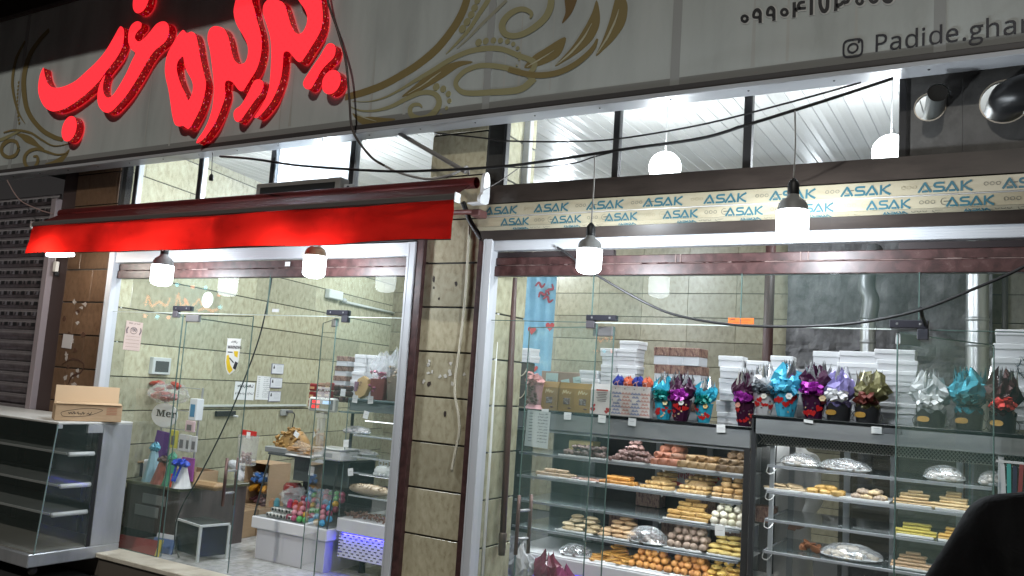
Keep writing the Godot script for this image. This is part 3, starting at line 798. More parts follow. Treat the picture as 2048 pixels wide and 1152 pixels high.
func channel_letters() -> void:
	var face := glow(1.0, 0.028, 0.04, 1.25)
	var bumps := Image.create(64, 64, false, Image.FORMAT_RGB8)
	for y in 64:
		for x in 64:
			var d := minf(Vector2(x - 18, y - 20).length(), Vector2(x - 47, y - 49).length())
			var v := lerpf(0.80, 1.0, smoothstep(3.0, 7.0, d))
			bumps.set_pixel(x, y, Color(v, 0.185 * v, 0.22 * v))
	var bt := ImageTexture.create_from_image(bumps)
	face.emission_texture = bt
	face.emission = Color.BLACK
	face.emission_operator = BaseMaterial3D.EMISSION_OP_ADD
	face.uv1_triplanar = true
	face.uv1_scale = Vector3.ONE * 14.0
	var spark := Image.create(256, 256, false, Image.FORMAT_RGB8)
	spark.fill(Color(0.32, 0.0, 0.015))
	for y in 256:
		for x in 256:
			var c := 0.25 + 0.3 * rng.randf()
			spark.set_pixel(x, y, Color(c, 0.01 * c, 0.02))
	for k in 800:
		var p := Vector2i(rng.randi() % 254, rng.randi() % 254)
		var v := Color(1, R(0.1, 0.75), R(0.1, 0.7))
		spark.fill_rect(Rect2i(p, Vector2i(2, 2)), v if rng.randf() < 0.5 else Color(0.85, 0.03, 0.06))
	var st := ImageTexture.create_from_image(spark)
	var rim := textured(st, 1.15, 0.2)
	rim.emission_enabled = true
	rim.emission_texture = st
	rim.emission = Color.BLACK
	rim.emission_energy_multiplier = 1.25
	var grp := "red lit letters of the shop name"
	var back := 0.197
	var front := 0.268
	var make := func(label: String, outlines: Array) -> void:
		var o := thing("channel_letter", label, "letter", Vector3.ZERO, 0.0, grp)
		var f := Shape.new()
		var sd := Shape.new()
		for p in outlines:
			f.face(p, front)
			sd.sides(p, back, front - 0.0005)
			f.face(p, back)
		part("letter_face", f.done(), face, o)
		part("letter_side", sd.done(), rim, o)
	make.call("red glowing letter, long hooked sweep at the left end of the name", [rounded(pairs([-8.146, 4.357, -8.115, 4.283, -8.064, 4.211, -7.994, 4.153, -7.892, 4.124, -7.746, 4.125, -7.588, 4.156, -7.441, 4.226, -7.298, 4.301, -7.179, 4.39, -7.085, 4.5, -7.017, 4.589, -6.979, 4.588, -6.939, 4.545, -6.929, 4.451, -6.947, 4.368, -7.008, 4.291, -7.086, 4.225, -7.151, 4.172, -7.199, 4.124, -7.307, 4.052, -7.452, 3.982, -7.64, 3.915, -7.82, 3.888, -7.951, 3.907, -8.073, 3.977, -8.167, 4.086, -8.201, 4.182, -8.196, 4.287, -8.171, 4.343]))])
	make.call("red glowing letter with a hooked head and looped tail, second from the left", [rounded(pairs([-6.75, 4.603, -6.699, 4.574, -6.701, 4.532, -6.753, 4.497, -6.768, 4.451, -6.715, 4.409, -6.645, 4.42, -6.565, 4.473, -6.487, 4.533, -6.401, 4.545, -6.335, 4.514, -6.302, 4.449, -6.319, 4.37, -6.381, 4.326, -6.462, 4.29, -6.538, 4.224, -6.61, 4.127, -6.699, 4.019, -6.79, 3.922, -6.887, 3.849, -6.97, 3.798, -7.054, 3.789, -7.137, 3.828, -7.199, 3.897, -7.22, 3.986, -7.211, 4.059, -7.179, 4.119, -7.137, 4.152, -7.153, 4.076, -7.138, 4, -7.093, 3.946, -7.042, 3.928, -6.981, 3.951, -6.903, 4.032, -6.829, 4.132, -6.774, 4.233, -6.736, 4.303, -6.805, 4.353, -6.856, 4.428, -6.87, 4.504, -6.854, 4.569, -6.805, 4.601]))])
	make.call("red glowing round letter with an eye-shaped hole in the middle of the name", [ring_cut(rounded(pairs([-6.118, 4.42, -6.062, 4.382, -6.005, 4.387, -5.947, 4.352, -5.905, 4.271, -5.849, 4.126, -5.788, 3.994, -5.746, 3.899, -5.75, 3.799, -5.78, 3.691, -5.831, 3.607, -5.891, 3.53, -5.941, 3.542, -5.977, 3.563, -6.018, 3.559, -6.079, 3.582, -6.126, 3.661, -6.171, 3.78, -6.217, 3.9, -6.277, 4.024, -6.3, 4.12, -6.289, 4.224, -6.235, 4.31, -6.178, 4.377])), rounded(pairs([-6.077, 4.177, -6.049, 4.109, -6, 4.033, -5.935, 3.957, -5.905, 3.896, -5.907, 3.829, -5.947, 3.775, -5.99, 3.839, -6.052, 3.914, -6.108, 4.002, -6.144, 4.087, -6.132, 4.149])))])
	make.call("red glowing letter with a rounded lobe and tall stem, right of the round one", [rounded(pairs([-5.691, 4.385, -5.599, 4.348, -5.531, 4.259, -5.485, 4.152, -5.433, 4.056, -5.366, 4.012, -5.3, 4.021, -5.28, 4.089, -5.299, 4.168, -5.373, 4.268, -5.456, 4.369, -5.503, 4.478, -5.494, 4.577, -5.478, 4.675, -5.425, 4.733, -5.346, 4.706, -5.313, 4.611, -5.297, 4.531, -5.261, 4.462, -5.221, 4.367, -5.168, 4.263, -5.134, 4.155, -5.13, 4.071, -5.143, 3.989, -5.176, 3.918, -5.225, 3.86, -5.28, 3.791, -5.317, 3.78, -5.36, 3.807, -5.42, 3.865, -5.476, 3.89, -5.508, 3.885, -5.512, 3.842, -5.495, 3.757, -5.526, 3.663, -5.572, 3.558, -5.637, 3.477, -5.705, 3.418, -5.777, 3.391, -5.773, 3.424, -5.716, 3.485, -5.666, 3.568, -5.636, 3.675, -5.633, 3.774, -5.644, 3.875, -5.69, 4.026, -5.736, 4.167, -5.787, 4.287, -5.782, 4.36, -5.746, 4.386]), 3)])
	make.call("red glowing letter with a tall stem at the right end of the name", [rounded(pairs([-5.09, 4.516, -4.999, 4.488, -4.932, 4.448, -4.885, 4.366, -4.836, 4.265, -4.791, 4.199, -4.739, 4.166, -4.694, 4.178, -4.665, 4.228, -4.663, 4.291, -4.699, 4.361, -4.775, 4.448, -4.808, 4.519, -4.794, 4.59, -4.714, 4.621, -4.616, 4.583, -4.557, 4.481, -4.521, 4.357, -4.501, 4.264, -4.507, 4.167, -4.544, 4.101, -4.594, 4.037, -4.644, 3.973, -4.678, 3.939, -4.716, 3.942, -4.763, 3.981, -4.817, 4.032, -4.861, 4.045, -4.88, 4.025, -4.875, 3.942, -4.878, 3.86, -4.893, 3.79, -4.92, 3.72, -4.96, 3.652, -5.024, 3.587, -5.081, 3.547, -5.132, 3.542, -5.098, 3.586, -5.046, 3.653, -5.012, 3.722, -4.999, 3.803, -5.004, 3.932, -5.017, 4.072, -5.045, 4.188, -5.098, 4.299, -5.148, 4.392, -5.163, 4.451, -5.144, 4.495]), 3)])
	make.call("long slanted double dot glowing red under the letter right of the round one", [rounded(pairs([-5.13, 3.854, -5.086, 3.837, -5.066, 3.802, -5.085, 3.74, -5.146, 3.683, -5.215, 3.608, -5.27, 3.549, -5.311, 3.525, -5.353, 3.548, -5.373, 3.597, -5.359, 3.633, -5.299, 3.663, -5.245, 3.732, -5.199, 3.81, -5.173, 3.848]))])
	make.call("long slanted double dot glowing red beside the hanging cable at the right end", [rounded(pairs([-4.39, 4.039, -4.354, 4.019, -4.338, 3.977, -4.353, 3.922, -4.415, 3.878, -4.466, 3.832, -4.514, 3.759, -4.548, 3.711, -4.593, 3.708, -4.632, 3.739, -4.636, 3.775, -4.602, 3.824, -4.542, 3.896, -4.492, 3.951, -4.453, 4.007, -4.423, 4.038]))])
	var dot := func(c: Array) -> PackedVector2Array:
		var p := PackedVector2Array()
		for k in 26:
			p.append(Vector2(c[0] + c[2] * cos(TAU * k / 26), c[1] + c[3] * sin(TAU * k / 26)))
		return p
	make.call("round red glowing dot under the long sweep at the left end", [dot.call([-7.594, 3.692, 0.115, 0.122])])
	make.call("round red glowing dot at the top edge above the hooked letter", [dot.call([-6.749, 4.803, 0.112, 0.124])])
	make.call("round red glowing dot touching the hanging cable at the right end", [dot.call([-4.352, 3.733, 0.092, 0.093])])

# joins an outline and its hole into one outline by a hair-thin cut
func ring_cut(outer: PackedVector2Array, hole: PackedVector2Array) -> PackedVector2Array:
	var bi := 0
	var bj := 0
	var best := 1e9
	for i in outer.size():
		for j in hole.size():
			var d := outer[i].distance_to(hole[j])
			if d < best:
				best = d
				bi = i
				bj = j
	var same := Geometry2D.is_polygon_clockwise(outer) == Geometry2D.is_polygon_clockwise(hole)
	var h := hole.duplicate()
	if same:
		h.reverse()
		bj = h.size() - 1 - bj
	var q := PackedVector2Array()
	for i in outer.size() + 1:
		q.append(outer[(bi + i) % outer.size()] + (Vector2(0.0003, 0.0003) if i == outer.size() else Vector2.ZERO))
	for j in h.size() + 1:
		q.append(h[(bj + j) % h.size()] + (Vector2(0.0003, 0.0003) if j == 0 else Vector2.ZERO))
	return q

func awning() -> void:
	var o := thing("awning", "half rolled red fabric awning over the left window", "awning")
	var weave := noise_picture(256, 101, 0.012, [[0.0, 0.20, 0.012, 0.010], [0.3, 0.38, 0.018, 0.014], [0.7, 0.47, 0.026, 0.018], [1.0, 0.52, 0.035, 0.024]], 0.15, 5, Vector2(0.5, 1.0))
	var red := textured(weave, 0.8, 0.62, Color.WHITE, Vector3.ZERO, grain, 0.06)
	red.backlight_enabled = true
	red.backlight = Color(1.2, 0.75, 0.7)
	var wine := textured(weave, 1.5, 0.6, Color(0.5, 0.45, 0.5))
	var x0 := -7.45
	var x1 := -2.955
	var s := Shape.new()
	s.smooth(true)
	s.lathe([Vector2(0.038, 0), Vector2(0.038, 4.62)], 24, Transform3D(Basis(Vector3.BACK, -PI / 2), Vector3(-7.66, 2.9, 0.2)))
	part("fabric_roll", s.done(), wine, o)
	s = Shape.new()
	s.between(Vector3(x0, 2.715, 0.2), Vector3(x1 + 0.05, 2.719, 0.55))
	s = Shape.new()
	s.quad(Vector3(-7.6, 2.88, 0.243), Vector3(-3.06, 2.88, 0.243), Vector3(x1 - 0.02, 2.738, 0.53), Vector3(x0 + 0.02, 2.738, 0.53))
	s.quad(Vector3(x0 + 0.02, 2.734, 0.53), Vector3(x1 - 0.02, 2.734, 0.53), Vector3(-3.06, 2.876, 0.243), Vector3(-7.6, 2.876, 0.243))
	part("fabric_sheet", s.done(), wine, o)
	part("front_bar", boxm(Vector3(x0 - 0.02, 2.692, 0.52), Vector3(x1, 2.742, 0.572), 0.012), mat(0.13, 0.12, 0.115, 0.45), o)
	# hanging valance with shallow waves
	s = Shape.new()
	s.smooth(true)
	var n := 120
	var rows := 8
	var f := func(i: int, k: int, off: float) -> Vector3:
		var t := float(i) / n
		var v := float(k) / rows
		var x := lerpf(x0 - 0.03 * v, x1 + 0.006 * v, t)
		var w := (0.016 * sin(t * 13.0 + 0.8) + 0.010 * sin(t * 31.0 + 2.0 * sin(t * 5.0)) + 0.005 * sin(t * 71.0 + 4.0 * v)) * v + 0.012 * v * v + 0.004 * sin(v * 9.0 + t * 21.0)
		return Vector3(x, lerpf(2.70, 2.447, v) + (0.004 * sin(t * 23.0) + 0.005 * sin(t * 7.0 + 1.0)) * v, 0.565 + w + off)
	for i in n:
		for k in rows:
			s.quad(f.call(i, k, 0.0), f.call(i + 1, k, 0.0), f.call(i + 1, k + 1, 0.0), f.call(i, k + 1, 0.0))
	part("valance", s.done(), red, o)
	s = Shape.new()
	s.smooth(true)
	var hem := []
	for i in n + 1:
		hem.append(f.call(i, rows, 0.001))
	s.tube(hem, 0.0035, 6)
	part("hem", s.done(), mat(0.035, 0.006, 0.006, 0.7), o)
	# end fittings
	var plate := rounded(PackedVector2Array([Vector2(0.075, 2.76), Vector2(0.17, 2.755), Vector2(0.175, 2.79), Vector2(0.15, 2.82), Vector2(0.145, 2.91), Vector2(0.13, 2.95), Vector2(0.11, 2.96), Vector2(0.09, 2.95), Vector2(0.075, 2.91)]), 3)
	s = Shape.new()
	s.prism(plate, -0.012, 0.012, Transform3D(Basis(Vector3.UP, -PI / 2), Vector3(-2.965, 0, 0.1)))
	part("end_bracket", s.done(), mat(0.75, 0.76, 0.77, 0.35), o)
	part("end_bracket", boxm(Vector3(-3.06, 2.745, 0.2), Vector3(-2.955, 2.757, 0.27), 0.004), mat(0.7, 0.71, 0.72, 0.35), o)
	part("bar_cap", boxm(Vector3(x1 + 0.001, 2.685, 0.515), Vector3(x1 + 0.014, 2.748, 0.576), 0.005), mat(0.75, 0.76, 0.77, 0.35), o)
	part("bar_cap", boxm(Vector3(x0 - 0.036, 2.685, 0.515), Vector3(x0 - 0.021, 2.748, 0.576), 0.005), mat(0.5, 0.48, 0.47, 0.35), o)
	for x in [-3.35, -7.2]:
		s = Shape.new()
		s.smooth(true)
		s.tube([Vector3(x + 0.3, 2.70, 0.22), Vector3(x - 0.5, 2.69, 0.36), Vector3(x + 0.1, 2.70, 0.51)], 0.017, 8)
		part("folding_arm", s.done(), mat(0.10, 0.03, 0.025, 0.4), o)
	part("gear_box", boxm(Vector3(-3.06, 2.67, 0.12), Vector3(-2.99, 2.72, 0.22), 0.008), mat(0.12, 0.05, 0.045, 0.5), o)
	# steel lamp tube tucked behind the valance
	var t := thing("tube_lamp", "short white tube lamp shining behind the left end of the red awning", "lamp", Vector3(-7.198, 2.463, 0.44))
	part("tube_glow", cube(Vector3(0.34, 0.036, 0.07), 0.01), glow(0.9, 0.96, 1.0, 6.0), t)
	part("tube_housing", cube(Vector3(0.36, 0.02, 0.08), 0.004), alu, t, xf(Vector3(0, 0.03, 0)))
	var l := OmniLight3D.new()
	l.name = "tube_light"
	l.light_energy = 0.55
	l.light_color = Color(1.0, 0.97, 0.92)
	l.light_size = 0.05
	l.omni_range = 12.0
	l.omni_attenuation = 2.0
	l.shadow_enabled = true
	t.add_child(l)
	# shallow metal box standing behind the roll
	var b := thing("metal_box_frame", "grey metal box with a dark louvred face behind the awning roll", "metal box")
	var lo: Vector3 = Vector3(-5.184, 2.958, 0.06)
	var hi: Vector3 = Vector3(-4.301, 3.044, 0.06)
	part("casing", boxm(Vector3(lo.x, 2.80, 0.03), Vector3(hi.x, hi.y, 0.13), 0.006), mat(0.26, 0.25, 0.235, 0.5), b)
	part("dark_face", boxm(Vector3(lo.x + 0.05, 2.81, 0.125), Vector3(hi.x - 0.05, hi.y - 0.035, 0.133)), mat(0.012, 0.012, 0.012, 0.6), b)
	part("side_tab", boxm(Vector3(hi.x, 2.84, 0.06), Vector3(hi.x + 0.09, hi.y - 0.05, 0.09), 0.004), mat(0.42, 0.42, 0.42, 0.5), b)
	s = Shape.new()
	s.lathe([Vector2(0, 0.0), Vector2(0.014, 0.0), Vector2(0.014, -0.004)], 12, Transform3D(Basis(Vector3.RIGHT, PI / 2), Vector3(hi.x + 0.045, hi.y - 0.075, 0.0935)))
	part("bolt_hole", s.done(), ink, b)

func flat_pane(o: Node, called: String, x0: float, x1: float, y0: float, y1: float, z: float, m: Material) -> MeshInstance3D:
	var s := Shape.new()
	s.quad(Vector3(x0, y0, z), Vector3(x0, y1, z), Vector3(x1, y1, z), Vector3(x1, y0, z))
	return part(called, s.done(), m, o)

func upper_windows() -> void:
	var dusty := pane(0.62, 0.66, 0.70, 0.12, 0.2)
	var frosted := StandardMaterial3D.new()
	frosted.albedo_color = Color(0.86, 0.92, 1.0, 0.62)
	frosted.transparency = BaseMaterial3D.TRANSPARENCY_ALPHA
	frosted.roughness = 0.5
	frosted.backlight_enabled = true
	frosted.backlight = Color(1.4, 1.45, 1.5)
	frosted.heightmap_enabled = true
	frosted.uv1_triplanar = true
	frosted.uv1_scale = Vector3.ONE * 6.0
	frosted.heightmap_texture = grain
	frosted.heightmap_scale = 1.2
	var dark := mat(0.018, 0.017, 0.018, 0.45)
	var o := thing("upper_window", "row of upper window panes above the red awning, one pane frosted", "window")
	var xs := [-7.08, -6.905, -6.037, -5.166, -4.322, -3.586]
	for k in range(1, xs.size()):
		if k < 5:
			part("mullion", boxm(Vector3(xs[k] - 0.026, 2.6, -0.05), Vector3(xs[k] + 0.022, 3.6, 0.0), 0.003), dark, o)
			part("mullion_edge", boxm(Vector3(xs[k] + 0.0225, 2.6, -0.05), Vector3(xs[k] + 0.035, 3.6, -0.004)), mat(0.42, 0.44, 0.47, 0.35), o)
		flat_pane(o, "pane", xs[k - 1], xs[k], 2.6, 3.6, -0.03, frosted if k == 4 else dusty)
	part("bottom_rail", boxm(Vector3(-7.08, 2.56, -0.06), Vector3(-3.6, 2.6, 0.02)), dark, o)
	o = thing("upper_window", "row of upper window panes over the striped beam, showing the bright white ceiling", "window")
	xs = [-3.06, -2.967, -2.147, -1.319, -0.483]
	var wd := [0.0, 0.02, 0.042, 0.048, 0.06]
	for k in range(1, xs.size()):
		part("mullion", boxm(Vector3(xs[k] - wd[k] * 0.5, 2.85, -0.05), Vector3(xs[k] + wd[k] * 0.5, 3.6, 0.0), 0.003), dark, o)
		flat_pane(o, "pane", xs[k - 1], xs[k], 2.85, 3.6, -0.03, dusty)
	part("inner_post", boxm(Vector3(-2.99, 2.5, -0.32), Vector3(-2.932, 3.7, -0.27), 0.004), mat(0.5, 0.5, 0.5, 0.4), o)

func word_mark(s: Shape, x: float, y: float, h: float, at: Transform3D) -> void:
	var w := h * 0.2
	var k := 0.0
	for c in ["A", "S", "A", "K"]:
		if c == "A":
			s.stroke([Vector3(k, 0, w), Vector3(k + 0.55 * h, h, w)], 0.0, at * Transform3D(Basis(), Vector3(x, y, 0)), 1)
			s.stroke([Vector3(k + 0.5 * h, h, w), Vector3(k + 1.05 * h, 0, w)], 0.0004, at * Transform3D(Basis(), Vector3(x, y, 0)), 1)
			s.stroke([Vector3(k + 0.3 * h, 0.1 * h, w), Vector3(k + 0.8 * h, 0.1 * h, w)], 0.0008, at * Transform3D(Basis(), Vector3(x, y, 0)), 1)
			k += 1.22 * h
		elif c == "S":
			s.stroke([Vector3(k + 0.92 * h, 0.9 * h, w), Vector3(k + 0.25 * h, 0.9 * h, w), Vector3(k + 0.1 * h, 0.7 * h, w), Vector3(k + 0.25 * h, 0.52 * h, w), Vector3(k + 0.75 * h, 0.48 * h, w), Vector3(k + 0.88 * h, 0.28 * h, w), Vector3(k + 0.72 * h, 0.1 * h, w), Vector3(k, 0.1 * h, w)], 0.0, at * Transform3D(Basis(), Vector3(x, y, 0)), 4)
			k += 1.0 * h
		else:
			s.stroke([Vector3(k + 0.1 * h, 0, w), Vector3(k + 0.1 * h, h, w)], 0.0, at * Transform3D(Basis(), Vector3(x, y, 0)), 1)
			s.stroke([Vector3(k + 0.9 * h, h, w), Vector3(k + 0.25 * h, 0.5 * h, w), Vector3(k + 0.95 * h, 0, w)], 0.0004, at * Transform3D(Basis(), Vector3(x, y, 0)), 2)
			k += 1.0 * h

func shutter_box() -> void:
	var o := thing("shutter_housing", "brown metal shutter housing with cream protective film over the right window", "shutter housing")
	var x0 := -3.064
	var x1 := 1.6
	var dark := textured(noise_picture(256, 111, 0.02, [[0.0, 0.018, 0.013, 0.011], [1.0, 0.065, 0.05, 0.042]], 0.0, 5, Vector2(0.3, 1.5)), 1.2, 0.36)
	var film := textured(noise_picture(256, 121, 0.02, [[0.0, 0.24, 0.205, 0.14], [0.5, 0.35, 0.31, 0.22], [1.0, 0.42, 0.38, 0.29]], 0.1, 5, Vector2(0.3, 1.5)), 1.0, 0.3)
	var y_top := 2.911
	var ys := [y_top, 2.779, 2.77, 2.688, 2.679, 2.618, 2.6, 2.538]
	part("core", boxm(Vector3(x0 + 0.02, ys[7], -0.12), Vector3(x1, y_top - 0.004, 0.04)), dark, o)
	var face := func(called: String, ya: float, za: float, yb: float, zb: float, m: Material) -> Node3D:
		var s := Shape.new()
		s.quad(Vector3(x0, ya, za), Vector3(x1, ya, za), Vector3(x1, yb, zb), Vector3(x0, yb, zb))
		s.quad(Vector3(x0, yb, zb - 0.006), Vector3(x1, yb, zb - 0.006), Vector3(x1, ya, za - 0.006), Vector3(x0, ya, za - 0.006))
		s.quad(Vector3(x0, ya, za), Vector3(x0, yb, zb), Vector3(x0, yb, zb - 0.006), Vector3(x0, ya, za - 0.006))
		s.quad(Vector3(x0, yb, zb), Vector3(x1, yb, zb), Vector3(x1, yb, zb - 0.006), Vector3(x0, yb, zb - 0.006))
		s.quad(Vector3(x0, ya, za - 0.006), Vector3(x1, ya, za - 0.006), Vector3(x1, ya, za), Vector3(x0, ya, za))
		return part(called, s.done(), m, o)
	face.call("upper_slat", ys[0], 0.06, ys[1], 0.105, dark)
	var f1: Node3D = face.call("film_strip", ys[2], 0.108, ys[3], 0.124, film)
	face.call("groove", ys[3] - 0.001, 0.118, ys[4] + 0.001, 0.114, mat(0.42, 0.40, 0.38, 0.4))
	var f2: Node3D = face.call("film_strip", ys[4], 0.12, ys[5], 0.118, film)
	var f3: Node3D = face.call("film_strip", ys[5] - 0.0015, 0.118, ys[6], 0.085, film)
	face.call("lower_slat", ys[6] - 0.002, 0.083, ys[7], 0.05, dark)
	var blue := mat(0.022, 0.105, 0.14, 0.5)
	var pale := mat(0.30, 0.26, 0.17, 0.5)
	var grey := mat(0.10, 0.10, 0.08, 0.5)
	var rows := [[f1, (ys[2] + ys[3]) / 2, 0.1178, 0.064, -3.008, atan2(0.016, ys[2] - ys[3])], [f2, (ys[4] + ys[5]) / 2, 0.1205, 0.055, -3.252, 0.0], [f3, (ys[5] + ys[6]) / 2, 0.1035, 0.03, -3.173, 0.85]]
	for q in rows:
		var at := Transform3D(Basis(Vector3.RIGHT, -q[5] if q[5] < 0.5 else q[5]), Vector3(0, q[1], q[2]))
		var x: float = q[4]
		var worn := 0
		while x < 1.2:
			if x > x0 + 0.01:
				var s := Shape.new()
				word_mark(s, x, -q[3] * 0.5, q[3] * 0.86, at)
				part("word_print", s.done(), blue, q[0])
				s = Shape.new()
				var u: float = x + q[3] * 4.7
				for k in 3:
					var ci := []
					for i in 13:
						ci.append(Vector3(u + k * 0.026 + 0.009 * cos(TAU * i / 12), 0.009 * sin(TAU * i / 12), 0.0022))
					s.stroke(ci, 0.0, at, 1, 0.0006)
				var arc := []
				for i in 9:
					arc.append(Vector3(u + 0.105 + 0.017 * cos(1.1 + 4.2 * i / 8.0), 0.017 * sin(1.1 + 4.2 * i / 8.0), 0.0024))
				s.stroke(arc, 0.0, at, 2, 0.0006)
				s.stroke([Vector3(u + 0.10, 0, 0.005), Vector3(u + 0.135, 0.001, 0.005)], 0.0, at, 1, 0.0006)
				part("mark_print", s.done(), grey if worn % 3 else pale, q[0]).set_meta("kind", "stuff")
			x += 0.372
			worn += 1
	# worn scraps of film on the upper slat, white aluminium header, slot and the brown beam
	var head := thing("aluminium_header", "white ribbed aluminium header over the right window glass", "header")
	part("rail", boxm(Vector3(-2.976, 2.472, -0.03), Vector3(1.0, 2.545, 0.034), 0.004), alu, head)
	for k in 4:
		part("rib", boxm(Vector3(-2.97, 2.486 + 0.014 * k, 0.034), Vector3(1.0, 2.490 + 0.014 * k, 0.0365)), alu, head)
	for x in [-2.3, -1.1, -0.2]:
		part("rivet", cube(Vector3(0.008, 0.008, 0.004), 0.001), ink, head, xf(Vector3(x, 2.55, 0.036)))
	part("slot_cover", boxm(Vector3(-2.976, 2.434, -0.06), Vector3(-2.131, 2.47, -0.02)), mat(0.03, 0.02, 0.02, 0.6), head)
	part("slot_cover", boxm(Vector3(-0.506, 2.434, -0.06), Vector3(1.0, 2.47, -0.02)), mat(0.03, 0.02, 0.02, 0.6), head)
	var beam := thing("brown_beam", "scuffed brown steel beam along the top of the right window", "beam")
	part("upper_face", boxm(Vector3(-2.976, 2.378, -0.055), Vector3(1.0, 2.430, -0.004), 0.004), brown, beam)
	part("lower_face", boxm(Vector3(-2.976, 2.305, -0.055), Vector3(1.0, 2.374, 0.006), 0.004), brown, beam)
	for x in [-1.72, -1.69, -1.0, -0.96]:
		part("weld", cube(Vector3(0.008, 0.05, 0.004), 0.001), mat(0.16, 0.11, 0.10, 0.7), beam, xf(Vector3(x, 2.404, -0.002)))
	var dust := Shape.new()
	for k in 150:
		dust.ball(Vector3(R(-2.95, 0.95), 2.3765, -0.001), Vector3(R(0.008, 0.06), R(0.0006, 0.0035) * (2.0 if rng.randf() < 0.12 else 1.0), 0.003), 6, 4)
	part("dust", dust.done(), mat(0.17, 0.12, 0.11, 0.9), beam).set_meta("kind", "stuff")
	# left opening
	var lh := thing("aluminium_header", "white aluminium header below the red awning over the left window", "header")
	part("rail", boxm(Vector3(-7.006, 2.452, -0.03), Vector3(-3.692, 2.55, 0.034), 0.004), alu, lh)
	for k in 5:
		part("rib", boxm(Vector3(-7.0, 2.466 + 0.016 * k, 0.034), Vector3(-3.695, 2.470 + 0.016 * k, 0.0365)), alu, lh)
	var lb := thing("brown_beam", "scuffed brown steel beam along the top of the left window", "beam")
	part("upper_face", boxm(Vector3(-7.0, 2.385, -0.055), Vector3(-3.60, 2.448, -0.006), 0.004), brown, lb)
	part("lower_face", boxm(Vector3(-7.0, 2.312, -0.055), Vector3(-3.60, 2.381, 0.004), 0.004), brown, lb)
	part("white_tag", cube(Vector3(0.05, 0.035, 0.004)), paper, lb, xf(Vector3(-4.891, 2.415, 0.0)))
	dust = Shape.new()
	for k in 120:
		dust.ball(Vector3(R(-6.95, -3.65), 2.3835, -0.003), Vector3(R(0.008, 0.05), R(0.0006, 0.003) * (2.0 if rng.randf() < 0.12 else 1.0), 0.003), 6, 4)
	part("dust", dust.done(), mat(0.17, 0.12, 0.11, 0.9), lb).set_meta("kind", "stuff")
	part("core", boxm(Vector3(-7.006, 2.551, -0.10), Vector3(-3.60, 2.66, 0.0)), mat(0.03, 0.02, 0.02, 0.6), lh)
	# upright frames
	var up := func(label: String, xa: float, xb: float, ya: float, m: Material, z: float, kind: String) -> void:
		var p := thing(kind, label, "frame post")
		part("profile", boxm(Vector3(xa, -0.12, -0.05), Vector3(xb, ya, z), 0.004), m, p)
		if m == alu:
			part("groove", boxm(Vector3(xa + 0.018, -0.12, z), Vector3(xa + 0.022, ya - 0.01, z + 0.002)), mat(0.4, 0.41, 0.43, 0.4), p)
	up.call("white aluminium post at the left edge of the left window", -7.085, -7.008, 2.55, alu, 0.05, "aluminium_post")
	up.call("white aluminium post at the right edge of the left window", -3.690, -3.616, 2.55, alu, 0.05, "aluminium_post")
	up.call("brown steel post on the left side of the marble pillar", -3.614, -3.552, 2.60, brown, 0.04, "brown_post")
	up.call("brown steel post on the right side of the marble pillar", -3.098, -3.050, 2.62, brown, 0.04, "brown_post")
	up.call("white aluminium post at the left edge of the right window, its top bent forward", -3.048, -2.978, 2.60, alu, 0.055, "aluminium_post")
	# wall panel with two flue holes, upper right
	var vp := thing("vent_panel", "dark grey metal panel with two round flue holes at the upper right", "panel")
	var xa := -0.479
	var xm := -0.213
	var ha := PackedVector2Array()
	var hb := PackedVector2Array()
	var ca := Vector2(-0.365, 3.185)
	var cb := Vector2(-0.024, 3.176)
	for k in 32:
		ha.append(ca + Vector2(cos(TAU * k / 32), sin(TAU * k / 32)) * 0.074)
		hb.append(cb + Vector2(cos(TAU * k / 32), sin(TAU * k / 32)) * 0.112)
	var rect := func(a: float, b: float) -> PackedVector2Array:
		return PackedVector2Array([Vector2(a, y_top - 0.02), Vector2(b, y_top - 0.02), Vector2(b, 3.6), Vector2(a, 3.6)])
	var pm := textured(noise_picture(256, 131, 0.03, [[0.0, 0.06, 0.056, 0.053], [1.0, 0.11, 0.105, 0.10]], 0.1, 4), 1.0, 0.5)
	var s := Shape.new()
	s.prism(ring_cut(rect.call(xa, xm), ha), -0.03, 0.0)
	part("sheet", s.done(), pm, vp)
	s = Shape.new()
	s.prism(ring_cut(rect.call(xm + 0.001, 1.4), hb), -0.03, 0.0)
	part("sheet", s.done(), pm, vp)
	for q in [[ca, 0.074], [cb, 0.112]]:
		s = Shape.new()
		var ci := []
		for k in 33:
			ci.append(Vector3(q[0].x + q[1] * cos(TAU * k / 32), q[0].y + q[1] * sin(TAU * k / 32), 0.006))
		s.stroke(ci, 0.002, Transform3D(), 1, 0.002)
		part("cut_edge", s.done(), mat(0.55, 0.46, 0.36, 0.6), vp)
	var fl := thing("flue_pipe", "short grey metal flue pipe sticking out of the smaller hole", "flue pipe")
	s = Shape.new()
	s.smooth(true)
	var a0 := Vector3(ca.x - 0.03, ca.y - 0.05, -0.35)
	var b0: Vector3 = Vector3(-0.316, 3.2, 0.17)
	s.tube([a0, a0.lerp(b0, 0.5), b0], 0.049, 24, -1.0, false)
	part("pipe", s.done(), mat(0.16, 0.17, 0.165, 0.35, 0.6), fl)
	s = Shape.new()
	s.tube([a0.lerp(b0, 0.9), b0 - (b0 - a0) * 0.01], 0.0475, 24, -1.0, true)
	part("dark_bore", s.done(), mat(0.01, 0.01, 0.01, 0.8), fl)
	fl = thing("flue_elbow", "large black stove pipe elbow bending to the right out of the bigger hole", "flue pipe")
	s = Shape.new()
	s.smooth(true)
